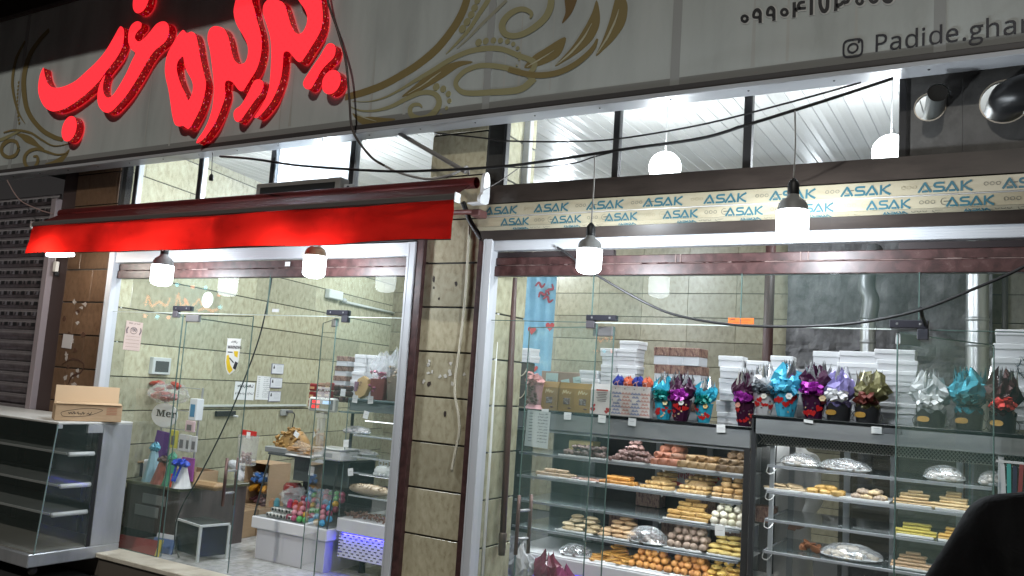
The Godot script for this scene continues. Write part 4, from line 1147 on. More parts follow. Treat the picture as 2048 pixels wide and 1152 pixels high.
	s.tube(curve([Vector3(cb.x - 0.02, cb.y, -0.3), Vector3(cb.x + 0.01, cb.y - 0.005, 0.0), Vector3(cb.x + 0.04, cb.y - 0.005, 0.09), Vector3(cb.x + 0.14, cb.y, 0.13), Vector3(cb.x + 0.5, cb.y + 0.02, 0.13)], 5), 0.088, 24)
	part("pipe", s.done(), mat(0.014, 0.014, 0.015, 0.3), fl)

func hanging_lamps_and_cables() -> void:
	var grp := "bulbs hanging in front of the shop"
	light_bulb(Vector3(-5.931, 2.221, 0.34), 0.085, "white glowing bulb under the left half of the red awning", Vector3(-5.972, 2.613, 0.36), 1.15, grp)
	light_bulb(Vector3(-4.222, 2.265, 0.4), 0.079, "white glowing bulb with a browned base under the middle of the red awning", Vector3(-4.238, 2.547, 0.42), 1.25, grp, true)
	light_bulb(Vector3(-2.024, 2.252, 0.55), 0.07, "white glowing bulb hanging left of centre before the striped beam", Vector3(-2.049, 2.927, 0.5), 1.35, grp)
	light_bulb(Vector3(-0.929, 2.407, 0.55), 0.077, "largest white glowing bulb, hanging highest at the right before the striped beam", Vector3(-0.944, 3.067, 0.5), 1.35, grp)
	var blk := mat(0.018, 0.017, 0.018, 0.5)
	cable("hanging_cable", [Vector3(-4.559, 4.756, 0.3), Vector3(-4.436, 4.373, 0.3), Vector3(-4.307, 4.116, 0.3), Vector3(-4.194, 3.85, 0.3), Vector3(-4.127, 3.558, 0.3), Vector3(-4.085, 3.329, 0.28), Vector3(-3.923, 3.137, 0.26), Vector3(-3.787, 3.056, 0.25)], 0.009, mat(0.05, 0.035, 0.03, 0.5), "thick dark cable hanging down over the right end of the red letters")
	cable("white_cable", [Vector3(-3.787, 3.056, 0.25), Vector3(-3.649, 2.996, 0.25), Vector3(-3.416, 2.941, 0.24), Vector3(-3.247, 2.962, 0.22), Vector3(-3.163, 3.002, 0.2), Vector3(-3.141, 3.02, 0.18), Vector3(-3.134, 2.969, 0.16)], 0.009, mat(0.35, 0.34, 0.33, 0.5), "pale cable looping along the top of the awning roll")
	cable("long_cable", [Vector3(-5.439, 3.244, 0.3), Vector3(-4.841, 3.123, 0.5), Vector3(-4.352, 3.037, 0.5), Vector3(-3.618, 2.945, 0.5), Vector3(-3.207, 2.919, 0.5), Vector3(-2.717, 2.906, 0.5), Vector3(-2.338, 2.917, 0.5), Vector3(-1.865, 2.946, 0.5), Vector3(-1.434, 2.968, 0.5), Vector3(-1.195, 3.016, 0.5), Vector3(-0.924, 3.084, 0.48), Vector3(-0.698, 3.168, 0.4), Vector3(-0.518, 3.268, 0.26)], 0.009, blk, "longest black cable sagging across the whole upper front, carrying the two right bulbs")
	cable("thin_cable", [Vector3(-3.413, 3.274, 0.2), Vector3(-3.008, 3.19, 0.25), Vector3(-2.745, 3.129, 0.3), Vector3(-2.317, 3.087, 0.3), Vector3(-1.988, 3.076, 0.3), Vector3(-1.505, 3.11, 0.3), Vector3(-1.067, 3.177, 0.3), Vector3(-0.671, 3.273, 0.24)], 0.0055, blk, "thin black cable above the thicker one, starting over the pillar")
	cable("thin_cable", [Vector3(-2.658, 2.906, 0.48), Vector3(-2.403, 2.882, 0.5), Vector3(-2.173, 2.889, 0.5), Vector3(-2.033, 2.92, 0.5), Vector3(-1.747, 2.956, 0.5), Vector3(-1.434, 2.962, 0.5), Vector3(-1.227, 3.016, 0.5)], 0.004, blk, "thin black cable slung just under the longest one")
	cable("lower_cable", [Vector3(-2.464, 2.47, 0.1), Vector3(-2.38, 2.424, 0.12), Vector3(-2.171, 2.292, 0.15), Vector3(-1.828, 2.117, 0.18), Vector3(-1.614, 2.042, 0.18), Vector3(-1.299, 1.998, 0.18), Vector3(-0.956, 1.998, 0.18), Vector3(-0.661, 2.025, 0.18), Vector3(-0.385, 2.093, 0.18), Vector3(-0.147, 2.2, 0.18), Vector3(0.079, 2.318, 0.18), Vector3(0.352, 2.515, 0.18)], 0.0075, blk, "black cable sagging in a wide curve across the right window glass")
	var tie := Shape.new()
	tie.tube([Vector3(-0.383, 2.103, 0.18), Vector3(-0.379, 2.067, 0.14), Vector3(-0.372, 2.033, 0.03)], 0.010, 6)
	solo("cable_tie", tie.done(), black, "black strap tying the sagging cable to the glass fitting at the right", "strap")
	cable("dark_cable", [Vector3(-5.172, 2.368, -0.12), Vector3(-5.186, 2.184, -0.12), Vector3(-5.243, 1.857, -0.12), Vector3(-5.365, 1.507, -0.12), Vector3(-5.54, 1.111, -0.12), Vector3(-5.774, 0.683, -0.12), Vector3(-5.933, 0.44, -0.12), Vector3(-6.004, 0.268, -0.12), Vector3(-5.99, 0.107, -0.12), Vector3(-5.922, -0.004, -0.12)], 0.006, mat(0.012, 0.016, 0.014, 0.5), "dark cable curving down inside the left window to the desk")
	cable("dangling_cable", [Vector3(-3.199, 2.653, 0.012), Vector3(-3.195, 2.417, 0.012), Vector3(-3.192, 2.142, 0.012), Vector3(-3.206, 1.836, 0.012), Vector3(-3.224, 1.633, 0.012), Vector3(-3.216, 1.499, 0.012), Vector3(-3.177, 1.369, 0.012), Vector3(-3.162, 1.255, 0.012), Vector3(-3.185, 1.105, 0.012), Vector3(-3.2, 1.005, 0.012)], 0.0085, mat(0.50, 0.46, 0.36, 0.6), "flat cream cord dangling down the face of the marble pillar", "cord")
	cable("black_sleeve", [Vector3(-3.193, 2.793, 0.12), Vector3(-3.192, 2.75, 0.08), Vector3(-3.172, 2.679, 0.05), Vector3(-3.105, 2.594, 0.05), Vector3(-3.076, 2.553, 0.045)], 0.018, mat(0.02, 0.018, 0.018, 0.6), "thick black sleeved cable bending round the top right corner of the pillar")
	cable("pink_wire", [Vector3(-8.652, 3.287, 0.2), Vector3(-8.312, 3.116, 0.3), Vector3(-7.963, 2.982, 0.4), Vector3(-7.627, 2.886, 0.42), Vector3(-7.365, 2.831, 0.45)], 0.005, mat(0.40, 0.28, 0.26, 0.6), "pale wire hanging from the sign to the left end of the awning", "wire")
	cable("loose_wire", [Vector3(-2.947, 2.834, 0.25), Vector3(-2.898, 2.883, 0.2), Vector3(-2.838, 2.945, 0.15), Vector3(-2.777, 3.013, 0.1)], 0.003, mat(0.15, 0.14, 0.14, 0.6), "thin loose wire from the awning bracket to the upper window", "wire")
	var st := Shape.new()
	st.tube([Vector3(-3.799, 3.333, 0.1), Vector3(-3.133, 2.98, 0.2)], 0.016, 8)
	solo("awning_stay", st.done(), mat(0.22, 0.21, 0.20, 0.4), "slanting grey metal stay from the sign down to the awning bracket", "metal stay")
	# an empty lamp holder
	var o := thing("empty_lamp_holder", "small black empty lamp holder dangling before the upper left window", "lamp holder", Vector3(-5.454, 3.036, 0.35))
	var s := Shape.new()
	s.smooth(true)
	s.lathe([Vector2(0, 0), Vector2(0.017, 0), Vector2(0.019, 0.03), Vector2(0.014, 0.046), Vector2(0.004, 0.055), Vector2(0, 0.055)], 14)
	part("holder", s.done(), black, o)
	s = Shape.new()
	s.tube([Vector3(0, 0.05, 0), Vector3(-5.472, 3.265, 0.35) - Vector3(-5.454, 3.036, 0.35)], 0.0035, 6)
	part("wire", s.done(), mat(0.1, 0.1, 0.1, 0.6), o)
	# little white socket on the red-tinted pier, with its black plug
	o = thing("wall_socket", "small white plastic socket on the red-tinted pier under the lit awning end", "socket", Vector3(-7.941, 2.429, 0))
	part("body", cube(Vector3(0.06, 0.1, 0.03), 0.006), mat(0.7, 0.66, 0.6, 0.4), o, xf(Vector3(0, 0, 0.016)))
	part("plug", cube(Vector3(0.035, 0.04, 0.04), 0.006), black, o, xf(Vector3(0.03, -0.07, 0.02)))
	var w := Shape.new()
	w.smooth(true)
	w.tube(curve([Vector3(0.0, 0.05, 0.03), Vector3(0.05, 0.16, 0.06), Vector3(0.2, 0.13, 0.09), Vector3(0.22, 0.2, 0.14)]), 0.004, 6)
	part("wire", w.done(), mat(0.55, 0.5, 0.45, 0.6), o)

func leaf_door(label: String, hinge: Vector3, width: float, turn: float, y1: float, handle_at: float, hy := Vector2(0.3, 0.74)) -> void:
	# hinge at the leaf's x = 0; the leaf reaches along its own +x
	var o := thing("glass_door", label, "glass door", Vector3(hinge.x, 0, hinge.z), turn)
	var s := Shape.new()
	s.quad(Vector3(0, 0.0, 0), Vector3(0, y1, 0), Vector3(width, y1, 0), Vector3(width, 0.0, 0))
	part("pane", s.done(), tall_glass, o)
	var edge := mat(0.09, 0.14, 0.125, 0.2)
	part("polished_edge", boxm(Vector3(-0.004, 0, -0.004), Vector3(0.0, y1, 0.004)), edge, o)
	part("polished_edge", boxm(Vector3(width, 0, -0.004), Vector3(width + 0.004, y1, 0.004)), edge, o)
	part("polished_edge", boxm(Vector3(0, y1, -0.004), Vector3(width, y1 + 0.006, 0.004)), edge, o)
	part("patch_fitting", boxm(Vector3(0.0, y1 - 0.055, -0.016), Vector3(0.16, y1 + 0.004, 0.016), 0.003), mat(0.20, 0.19, 0.19, 0.4, 0.5), o)
	for z in ([-0.055, 0.055] if handle_at > 0.0 else []):
		var h := Shape.new()
		h.smooth(true)
		h.tube([Vector3(handle_at, hy.x, z), Vector3(handle_at, hy.y, z)], 0.013, 12)
		part("handle", h.done(), mat(0.16, 0.10, 0.09, 0.3, 0.6), o)
	for y in ([hy.x + 0.1, hy.y - 0.1] if handle_at > 0.0 else []):
		var h := Shape.new()
		h.tube([Vector3(handle_at, y, -0.05), Vector3(handle_at, y, 0.05)], 0.009, 8)
		part("handle_bolt", h.done(), mat(0.6, 0.6, 0.6, 0.3, 0.8), o)

func glass_front() -> void:
	var edge := mat(0.09, 0.14, 0.125, 0.2)
	var fit := mat(0.028, 0.027, 0.035, 0.35, 0.3)
	var tr_y := 2.012
	var one := func(called: String, label: String, x0: float, x1: float, y0: float, y1: float, z: float) -> Node3D:
		var o := thing(called, label, "glass pane")
		flat_pane(o, "pane", x0, x1, y0, y1, z, tall_glass if y0 < 1.0 else glass)
		part("polished_edge", boxm(Vector3(x1, y0, z - 0.005), Vector3(x1 + 0.005, y1, z + 0.005)), edge, o)
		part("polished_edge", boxm(Vector3(x0, y0 - 0.005, z - 0.004), Vector3(x1, y0, z + 0.004)), mat(0.55, 0.60, 0.56, 0.3) if "door" in label and not "most" in label else edge, o)
		return o
	one.call("transom_pane", "glass pane over the left door, its left half", -7.0, -5.065, tr_y, 2.33, 0.0)
	one.call("transom_pane", "glass pane over the left door, its right half", -5.059, -3.69, tr_y, 2.33, 0.0)
	one.call("fixed_pane", "tall fixed glass pane at the left edge of the left window, before the desk", -7.0, -6.05, 0.0, tr_y - 0.012, 0.0)
	one.call("fixed_pane", "tall fixed glass pane at the right edge of the left window, beside the aluminium post", -4.338, -3.69, 0.0, tr_y - 0.012, 0.0)
	one.call("transom_pane", "glass pane over the right door, leftmost, before the heart curtain", -2.976, -2.249, tr_y, 2.33, 0.0)
	one.call("transom_pane", "glass pane over the right door, with the orange sticker at its lower edge", -2.243, -1.322, tr_y, 2.33, 0.0)
	one.call("transom_pane", "glass pane over the right door, before the grey sheet", -1.316, -0.407, tr_y, 2.33, 0.0)
	one.call("transom_pane", "glass pane over the right door, rightmost, before the silver flue", -0.401, 1.0, tr_y, 2.33, 0.0)
	one.call("fixed_pane", "tall fixed glass pane at the left edge of the right window", -2.976, -2.209, 0.0, tr_y - 0.012, 0.0)
	one.call("fixed_pane", "tall fixed glass pane at the right edge of the right window", -0.493, 1.0, 0.0, tr_y - 0.012, 0.0)
	leaf_door("closed glass door leaf with brown tube handles in the left doorway", Vector3(-6.021, 0, -0.02), 0.79, 0.0, 1.995, 0.72, Vector2(0.503, 0.874))
	leaf_door("glass door leaf swung inwards at the right of the left doorway", Vector3(-4.358, 0, -0.03), 0.79, PI + deg_to_rad(-40), 1.995, -1.0)
	leaf_door("glass door leaf folded back behind the left pane of the right window, with twin handles", Vector3(-2.106, 0, -0.03), 0.76, PI - deg_to_rad(18), 1.985, 0.70, Vector2(0.494, 0.875))
	leaf_door("glass door leaf swung far inwards at the right of the right doorway", Vector3(-0.505, 0, -0.03), 0.8, deg_to_rad(58), 1.99, -1.0)
	# dark clamps that hold the panes
	for q in [["dark metal clamp on the glass left of the left doorway", Vector3(-6.166, 2.07, 0), Vector3(-5.946, 1.97, 0), 1], ["dark metal clamp on the glass right of the left doorway", Vector3(-4.422, 2.058, 0), Vector3(-4.215, 1.968, 0), -1], ["dark metal clamp on the glass left of the right doorway", Vector3(-2.276, 2.056, 0), Vector3(-2.076, 1.973, 0), 1], ["dark metal clamp on the glass right of the right doorway, with a strap tied on", Vector3(-0.541, 2.058, 0), Vector3(-0.359, 1.959, 0), -1]]:
		var o := thing("glass_clamp", q[0], "glass clamp", Vector3.ZERO, 0.0, "clamps holding the shop glass")
		var a: Vector3 = q[1]
		var b: Vector3 = q[2]
		var ym := lerpf(a.y, b.y, 0.42)
		part("bar", boxm(Vector3(a.x, ym, -0.022), Vector3(b.x, a.y, 0.022), 0.003), fit, o)
		var xm := lerpf(a.x, b.x, 0.28 if q[3] > 0 else 0.72)
		if q[3] > 0:
			part("foot", boxm(Vector3(a.x, b.y, -0.02), Vector3(xm, ym - 0.001, 0.02), 0.003), mat(0.10, 0.09, 0.10, 0.4, 0.4), o)
		else:
			part("foot", boxm(Vector3(xm, b.y, -0.02), Vector3(b.x, ym - 0.001, 0.02), 0.003), mat(0.05, 0.05, 0.06, 0.4, 0.4), o)
		for t in [0.2, 0.8]:
			part("screw", cube(Vector3(0.012, 0.012, 0.004), 0.002), mat(0.3, 0.3, 0.3, 0.3, 0.7), o, xf(Vector3(lerpf(a.x, b.x, t), lerpf(ym, a.y, 0.5), 0.023)))
	# stickers on the glass
	var o := thing("warning_sticker", "white and yellow shield sticker reading WARNING on the left door glass", "sticker", Vector3(-5.396, 1.673, 0.004))
	var k := 0.005
	var s := Shape.new()
	s.prism(rounded(PackedVector2Array([Vector2(-14, 28), Vector2(14, 28), Vector2(15.5, 26), Vector2(15, 0), Vector2(14, -12), Vector2(8, -22), Vector2(-3, -30), Vector2(-10, -24), Vector2(-15, -12), Vector2(-15.5, 0), Vector2(-15, 26)]), 2), 0.0, 0.001, Transform3D(Basis.from_scale(Vector3(k, k, 1)), Vector3.ZERO))
	part("backing", s.done(), mat(0.8, 0.8, 0.78, 0.4), o)
	s = Shape.new()
	s.prism(PackedVector2Array([Vector2(-13, 0), Vector2(-9, 2), Vector2(-3, -14), Vector2(4, -22), Vector2(-3, -28), Vector2(-9, -22), Vector2(-13, -10)]), 0.001, 0.002, Transform3D(Basis.from_scale(Vector3(k, k, 1)), Vector3.ZERO))
	s.prism(PackedVector2Array([Vector2(2, 8), Vector2(12, 8), Vector2(12, -2), Vector2(5, 0)]), 0.001, 0.002, Transform3D(Basis.from_scale(Vector3(k, k, 1)), Vector3.ZERO))
	part("yellow_print", s.done(), mat(0.75, 0.52, 0.02, 0.5), o)
	s = Shape.new()
	s.box(Vector3(9 * k, -15 * k, 0.0015), Vector3(7 * k, 12 * k, 0.001), 0.0, Basis(Vector3.BACK, -0.35))
	s.box(Vector3(-1 * k, -7 * k, 0.0015), Vector3(13 * k, 2 * k, 0.001), 0.0, Basis(Vector3.BACK, -0.6))
	s.box(Vector3(-6 * k, 6 * k, 0.0015), Vector3(11 * k, 1.6 * k, 0.001))
	script_line(s, -8 * k, 9 * k, 21 * k, 4.5 * k, 0.0016)
	part("black_print", s.done(), ink, o)
	lettering("word", "WARNING", 6.6 * k, ink, o, xf(Vector3(-13.2 * k, 10.2 * k, 0.0012)))
	o = thing("round_basket_sticker", "round white sticker of a basket on the glass over the left door", "sticker", Vector3(-5.762, 2.124, 0.004))
	s = Shape.new()
	s.lathe([Vector2(0, 0.0005), Vector2(0.067, 0.0005), Vector2(0.067, 0)], 24, Transform3D(Basis(Vector3.RIGHT, PI / 2), Vector3.ZERO))
	part("disc", s.done(), pane(0.62, 0.74, 0.74, 0.5, 0.5), o)
	s = Shape.new()
	for i in 5:
		s.stroke([Vector3(-0.034, 0.0 - 0.011 * i, 0.003), Vector3(0, -0.003 - 0.011 * i, 0.003), Vector3(0.034, -0.011 * i, 0.003)], 0.0015, Transform3D(), 3, 0.0)
	for i in 5:
		s.stroke([Vector3(-0.03 + 0.015 * i, 0.0, 0.003), Vector3(-0.045 + 0.022 * i, 0.04 + 0.01 * (i % 2), 0.003)], 0.0015, Transform3D(), 2, 0.0)
	part("print", s.done(), mat(0.25, 0.34, 0.35, 0.6), o)
	o = thing("orange_sticker", "small orange printed sticker on the glass above the right doorway", "sticker", Vector3(-1.316, 2.037, 0.004))
	part("backing", cube(Vector3(0.145, 0.034, 0.001)), mat(0.72, 0.13, 0.015, 0.5), o)
	s = Shape.new()
	script_line(s, -0.01, 0.055, 0.004, 0.008, 0.0012)
	script_line(s, -0.04, 0.04, -0.010, 0.006, 0.0012)
	part("print", s.done(), ink, o)
	s = Shape.new()
	s.stroke([Vector3(-0.06, 0.003, 0.004), Vector3(-0.052, 0.012, 0.004), Vector3(-0.046, 0.004, 0.004), Vector3(-0.04, 0.012, 0.004), Vector3(-0.034, 0.003, 0.004)], 0.0012, Transform3D(), 2, 0.0)
	part("print", s.done(), ink, o)
	# brown and white pipes at the left of the right window
	var p := Shape.new()
	p.smooth(true)
	p.tube([Vector3(-2.984, 2.331, -0.27), Vector3(-2.952, 1.387, -0.27), Vector3(-2.937, 0.491, -0.27)], 0.022, 12)
	solo("brown_pipe", p.done(), mat(0.075, 0.032, 0.027, 0.45), "brown iron pipe standing inside the right window beside the pillar", "pipe")
	p = Shape.new()
	p.smooth(true)
	p.lathe([Vector2(0, -0.05), Vector2(0.022, -0.05), Vector2(0.026, 0), Vector2(0.024, 0.03), Vector2(0.028, 0.035), Vector2(0.028, 0.09), Vector2(0.022, 0.1)], 14, Transform3D(Basis(), Vector3(-2.938, 0.507, -0.27)))
	solo("pipe_valve", p.done(), mat(0.12, 0.09, 0.075, 0.5, 0.4), "dull metal valve on the lower end of the brown iron pipe", "valve")
	p = Shape.new()
	p.smooth(true)
	p.tube([Vector3(-2.997, 2.294, -0.1), Vector3(-2.984, 1.285, -0.1), Vector3(-2.976, 0.253, -0.1)], 0.013, 10)
	solo("white_pipe", p.done(), mat(0.72, 0.72, 0.70, 0.4), "thin white plastic pipe just inside the aluminium post of the right window", "pipe")
	p = Shape.new()
	p.smooth(true)
	p.tube([Vector3(-7.05, 2.312, -0.1), Vector3(-7.047, 1.713, -0.1), Vector3(-7.076, 1.212, -0.1), Vector3(-7.084, 0.32, -0.1)], 0.013, 10)
	solo("white_pipe", p.done(), mat(0.62, 0.64, 0.60, 0.4), "thin white plastic pipe just inside the left edge of the left window", "pipe")

func old_case() -> void:
	var o := thing("street_display_case", "old empty stainless glass display case on casters at the lower left", "display case")
	var x1 := -6.5
	var x0 := -8.75
	var dim := pane(0.20, 0.27, 0.25, 0.10)
	var dark := mat(0.05, 0.052, 0.05, 0.4)
	var bright := textured(noise_picture(256, 35, 0.02, [[0.0, 0.36, 0.37, 0.385], [0.5, 0.44, 0.45, 0.465], [1.0, 0.50, 0.51, 0.53]], 0.03, 4, Vector2(1.6, 0.35)), 0.8, 0.33)
	bright.metallic = 0.5
	var yb := -0.05
	var yt := 1.06
	part("skirt", boxm(Vector3(x0, yb, 0.03), Vector3(x1, 0.05, 0.81), 0.006), bright, o)
	part("floor_plate", boxm(Vector3(x0 + 0.02, 0.051, 0.05), Vector3(x1 - 0.02, 0.058, 0.77)), mat(0.30, 0.29, 0.26, 0.4, 0.3), o)
	part("back_panel", boxm(Vector3(x0, 0.06, 0.03), Vector3(x1 - 0.01, yt - 0.03, 0.05)), dark, o)
	part("end_panel", boxm(Vector3(x1 - 0.03, 0.051, 0.032), Vector3(x1, yt - 0.02, 0.30), 0.003), bright, o)
	part("end_header", boxm(Vector3(x1 - 0.03, yt - 0.09, 0.302), Vector3(x1, yt - 0.02, 0.44), 0.003), bright, o)
	part("end_post", boxm(Vector3(x1 - 0.03, 0.051, 0.302), Vector3(x1 - 0.002, yt - 0.092, 0.335)), black, o)
	part("top_slab", boxm(Vector3(x0, yt - 0.018, 0.03), Vector3(x1, yt, 0.70), 0.004), mat(0.55, 0.54, 0.51, 0.35), o)
	part("corner_post", boxm(Vector3(x1 - 0.022, yt - 0.05, 0.66), Vector3(x1 + 0.001, yt - 0.019, 0.70), 0.003), bright, o)
	var s := Shape.new()
	s.quad(Vector3(x0, 0.052, 0.765), Vector3(x0, yt - 0.019, 0.70), Vector3(x1 - 0.004, yt - 0.019, 0.70), Vector3(x1 - 0.004, 0.052, 0.765))
	part("front_glass", s.done(), dim, o)
	s = Shape.new()
	s.quad(Vector3(x1 - 0.004, 0.052, 0.765), Vector3(x1 - 0.004, yt - 0.019, 0.70), Vector3(x1 - 0.004, yt - 0.019, 0.336), Vector3(x1 - 0.004, 0.052, 0.336))
	part("end_glass", s.done(), dim, o)
	s = Shape.new()
	s.tube([Vector3(x1 - 0.004, 0.052, 0.765), Vector3(x1 - 0.004, yt - 0.02, 0.70)], 0.006, 6)
	part("glass_edge", s.done(), mat(0.2, 0.27, 0.26, 0.25), o)
	for q in [[0.80, 0.62], [0.55, 0.66], [0.33, 0.70]]:
		var y: float = q[0]
		part("shelf", boxm(Vector3(x0 + 0.03, y, 0.06), Vector3(x1 - 0.05, y + 0.008, q[1] - 0.06)), mat(0.26, 0.28, 0.27, 0.25, 0.2), o)
		part("shelf_edge", boxm(Vector3(x0 + 0.03, y - 0.006, q[1] - 0.058), Vector3(x1 - 0.05, y + 0.014, q[1] - 0.05), 0.003), mat(0.45, 0.46, 0.45, 0.35, 0.4), o)
		s = Shape.new()
		s.smooth(true)
		s.tube([Vector3(x1 - 0.03, y, 0.345), Vector3(x1 - 0.03, y, q[1] - 0.06)], 0.019, 12)
		part("shelf_end_rod", s.done(), mat(0.66, 0.67, 0.66, 0.4), o)
	for q in [Vector3(x1 - 0.1, 0, 0.70), Vector3(x1 - 0.1, 0, 0.12), Vector3(x0 + 0.1, 0, 0.7)]:
		var c := Shape.new()
		c.smooth(true)
		c.lathe([Vector2(0, -0.012), Vector2(0.034, -0.012), Vector2(0.034, 0.012), Vector2(0, 0.012)], 18, Transform3D(Basis(Vector3.BACK, PI / 2), Vector3(q.x, -0.097, q.z)))
		var w := part("caster", c.done(), mat(0.05, 0.045, 0.04, 0.6), o)
		part("fork", boxm(Vector3(q.x - 0.02, -0.11, q.z - 0.012), Vector3(q.x - 0.014, -0.05, q.z + 0.012)), mat(0.25, 0.2, 0.13, 0.5, 0.5), w)
	# cardboard box with its flap up
	var b := thing("cardboard_box", "brown cardboard box with one flap up, lying on the old display case", "cardboard box", Vector3(-6.66, yt + 0.001, 0.36), deg_to_rad(62))
	part("carton", cube(Vector3(0.50, 0.135, 0.26), 0.004), cardboard, b, xf(Vector3(0, 0.068, 0)))
	part("upright_flap", cube(Vector3(0.49, 0.15, 0.005), 0.001), mat(0.50, 0.35, 0.215, 0.8), b, xf(Vector3(0.0, 0.205, -0.125), 0, -0.12))
	part("front_lip", cube(Vector3(0.49, 0.004, 0.10), 0.001), cardboard, b, xf(Vector3(0, 0.145, 0.09), 0, 0.12))
	var pr := Shape.new()
	pr.stroke([Vector3(-0.20, 0.05, 0.004), Vector3(-0.19, 0.075, 0.004), Vector3(-0.02, 0.108, 0.004), Vector3(0.09, 0.1, 0.004), Vector3(0.085, 0.085, 0.004), Vector3(-0.02, 0.045, 0.004), Vector3(-0.17, 0.035, 0.004), Vector3(-0.20, 0.05, 0.004)], 0.1312, Transform3D(), 3, 0.0)
	script_line(pr, -0.15, 0.02, 0.06, 0.024, 0.1312, 0.24)
	part("tray_print", pr.done(), mat(0.04, 0.028, 0.02, 0.8), b)
	pr = Shape.new()
	for k in 5:
		pr.box(Vector3(0.17, 0.115 - 0.013 * k, 0.1312), Vector3(0.08, 0.006, 0.0006))
	part("text_print", pr.done(), mat(0.36, 0.16, 0.09, 0.8), b)

func foil(r: float, g: float, b: float, rough := 0.24, metal := 0.75) -> StandardMaterial3D:
	return mat(r, g, b, rough, metal)

# crumpled sheet gathered at the bottom and flaring upwards with torn points
func tuft(w: float, h: float, points: int, seed_value: int, lean := 0.0) -> ArrayMesh:
	var q := RandomNumberGenerator.new()
	q.seed = seed_value
	var s := Shape.new()
	var seg := 26
	var rows := 6
	var grid := []
	var tall := []
	for k in seg:
		tall.append(0.62 + 0.38 * absf(sin(points * 0.5 * TAU * k / seg)) * q.randf_range(0.55, 1.0))
	for i in rows + 1:
		var row := []
		var v := float(i) / rows
		for k in seg:
			var a := TAU * k / seg + q.randf_range(-0.07, 0.07)
			var flare := 0.30 + 0.80 * sin(PI * minf(0.10 + v * 0.92, 1.0))
			var rr := w * 0.5 * flare * (1.0 + q.randf_range(-0.26, 0.2) * (0.4 + v) + (0.10 if k % 2 else -0.06) * v)
			row.append(Vector3(rr * cos(a) + lean * v * h + q.randf_range(-0.03, 0.03) * w, v * h * tall[k] + q.randf_range(-0.10, 0.08) * h * v, rr * 0.72 * sin(a)))
		grid.append(row)
	for i in rows:
		for k in seg:
			var m := (k + 1) % seg
			if (i + k) % 2:
				s.tri(grid[i][k], grid[i + 1][k], grid[i + 1][m])
				s.tri(grid[i][k], grid[i + 1][m], grid[i][m])
			else:
				s.tri(grid[i][k], grid[i + 1][k], grid[i][m])
				s.tri(grid[i][m], grid[i + 1][k], grid[i + 1][m])
	return s.done()

# inner crumpled sheet of the wrapping's back side, peaks only
func crest(w: float, h: float, seed_value: int) -> ArrayMesh:
	var q := RandomNumberGenerator.new()
	q.seed = seed_value
	var s := Shape.new()
	for k in 16:
		var a := q.randf_range(0, TAU)
		var c := Vector3(cos(a), 0, sin(a) * 0.7) * w * q.randf_range(0.16, 0.46)
		var u := Vector3(-sin(a), q.randf_range(-0.6, 0.6), cos(a)) * w * q.randf_range(0.10, 0.22)
		var top := c * q.randf_range(0.7, 1.5) + Vector3(0, h * q.randf_range(0.78, 1.02), 0)
		var fold := c * 1.25 + Vector3(0, h * q.randf_range(0.45, 0.65), 0)
		s.tri(c + u + Vector3(0, h * 0.4, 0), top, fold)
		s.tri(fold, top, c - u + Vector3(0, h * 0.4, 0))
		s.tri(c + u + Vector3(0, h * 0.4, 0), fold, c - u + Vector3(0, h * 0.4, 0))
	return s.done()

# pompom of ribbon loops
func bow(w: float, loops: int, seed_value: int) -> ArrayMesh:
	var q := RandomNumberGenerator.new()
	q.seed = seed_value
	var s := Shape.new()
	for k in loops:
		var a := TAU * k / loops * 2.618
		var up := q.randf_range(-0.5, 0.95)
		var d := Vector3(cos(a) * sqrt(1.0 - up * up * 0.8), up * 0.8, absf(sin(a)) * 0.7 + 0.25).normalized()
		var side := d.cross(Vector3(q.randf_range(-1, 1), 1, q.randf_range(-1, 1))).normalized() * w * 0.085
		var nrm := side.cross(d).normalized()
		var len := w * q.randf_range(0.36, 0.52)
		var pts := []
		for i in 7:
			var t := TAU * (0.03 + 0.94 * i / 6.0)
			pts.append(d * len * (0.5 - 0.5 * cos(t)) + nrm * sin(t) * len * 0.26)
		for i in 6:
			s.quad(pts[i] - side, pts[i + 1] - side, pts[i + 1] + side, pts[i] + side)
	return s.done()

func heart_poly(r: float) -> PackedVector2Array:
	var p := PackedVector2Array()
	for k in 18:
		var t := TAU * k / 18
		p.append(Vector2(pow(sin(t), 3) * 16.0, 13.0 * cos(t) - 5.0 * cos(2 * t) - 2.0 * cos(3 * t) - cos(4 * t)) * r / 16.0)
	return p

func tapered(r0: float, r1: float, h: float, pleats := 11, seed_value := 1) -> ArrayMesh:
	var q := RandomNumberGenerator.new()
	q.seed = seed_value
	var s := Shape.new()
	var seg := pleats * 2
	var rings := []
	for i in 6:
		var v := i / 5.0
		var ring := []
		for k in seg:
			var a := TAU * k / seg
			var rr := lerpf(r0, r1, pow(v, 0.8)) * (1.0 + (0.035 if k % 2 else -0.02) + q.randf_range(-0.02, 0.02))
			ring.append(Vector3(rr * cos(a), v * h, rr * sin(a)))
		rings.append(ring)
	for i in 5:
		for k in seg:
			var m := (k + 1) % seg
			s.quad(rings[i][k], rings[i + 1][k], rings[i + 1][m], rings[i][m])
	for k in seg:
		s.tri(rings[0][k], rings[0][(k + 1) % seg], Vector3.ZERO)
		s.tri(rings[5][(k + 1) % seg], rings[5][k], Vector3(0, h, 0))
	return s.done()

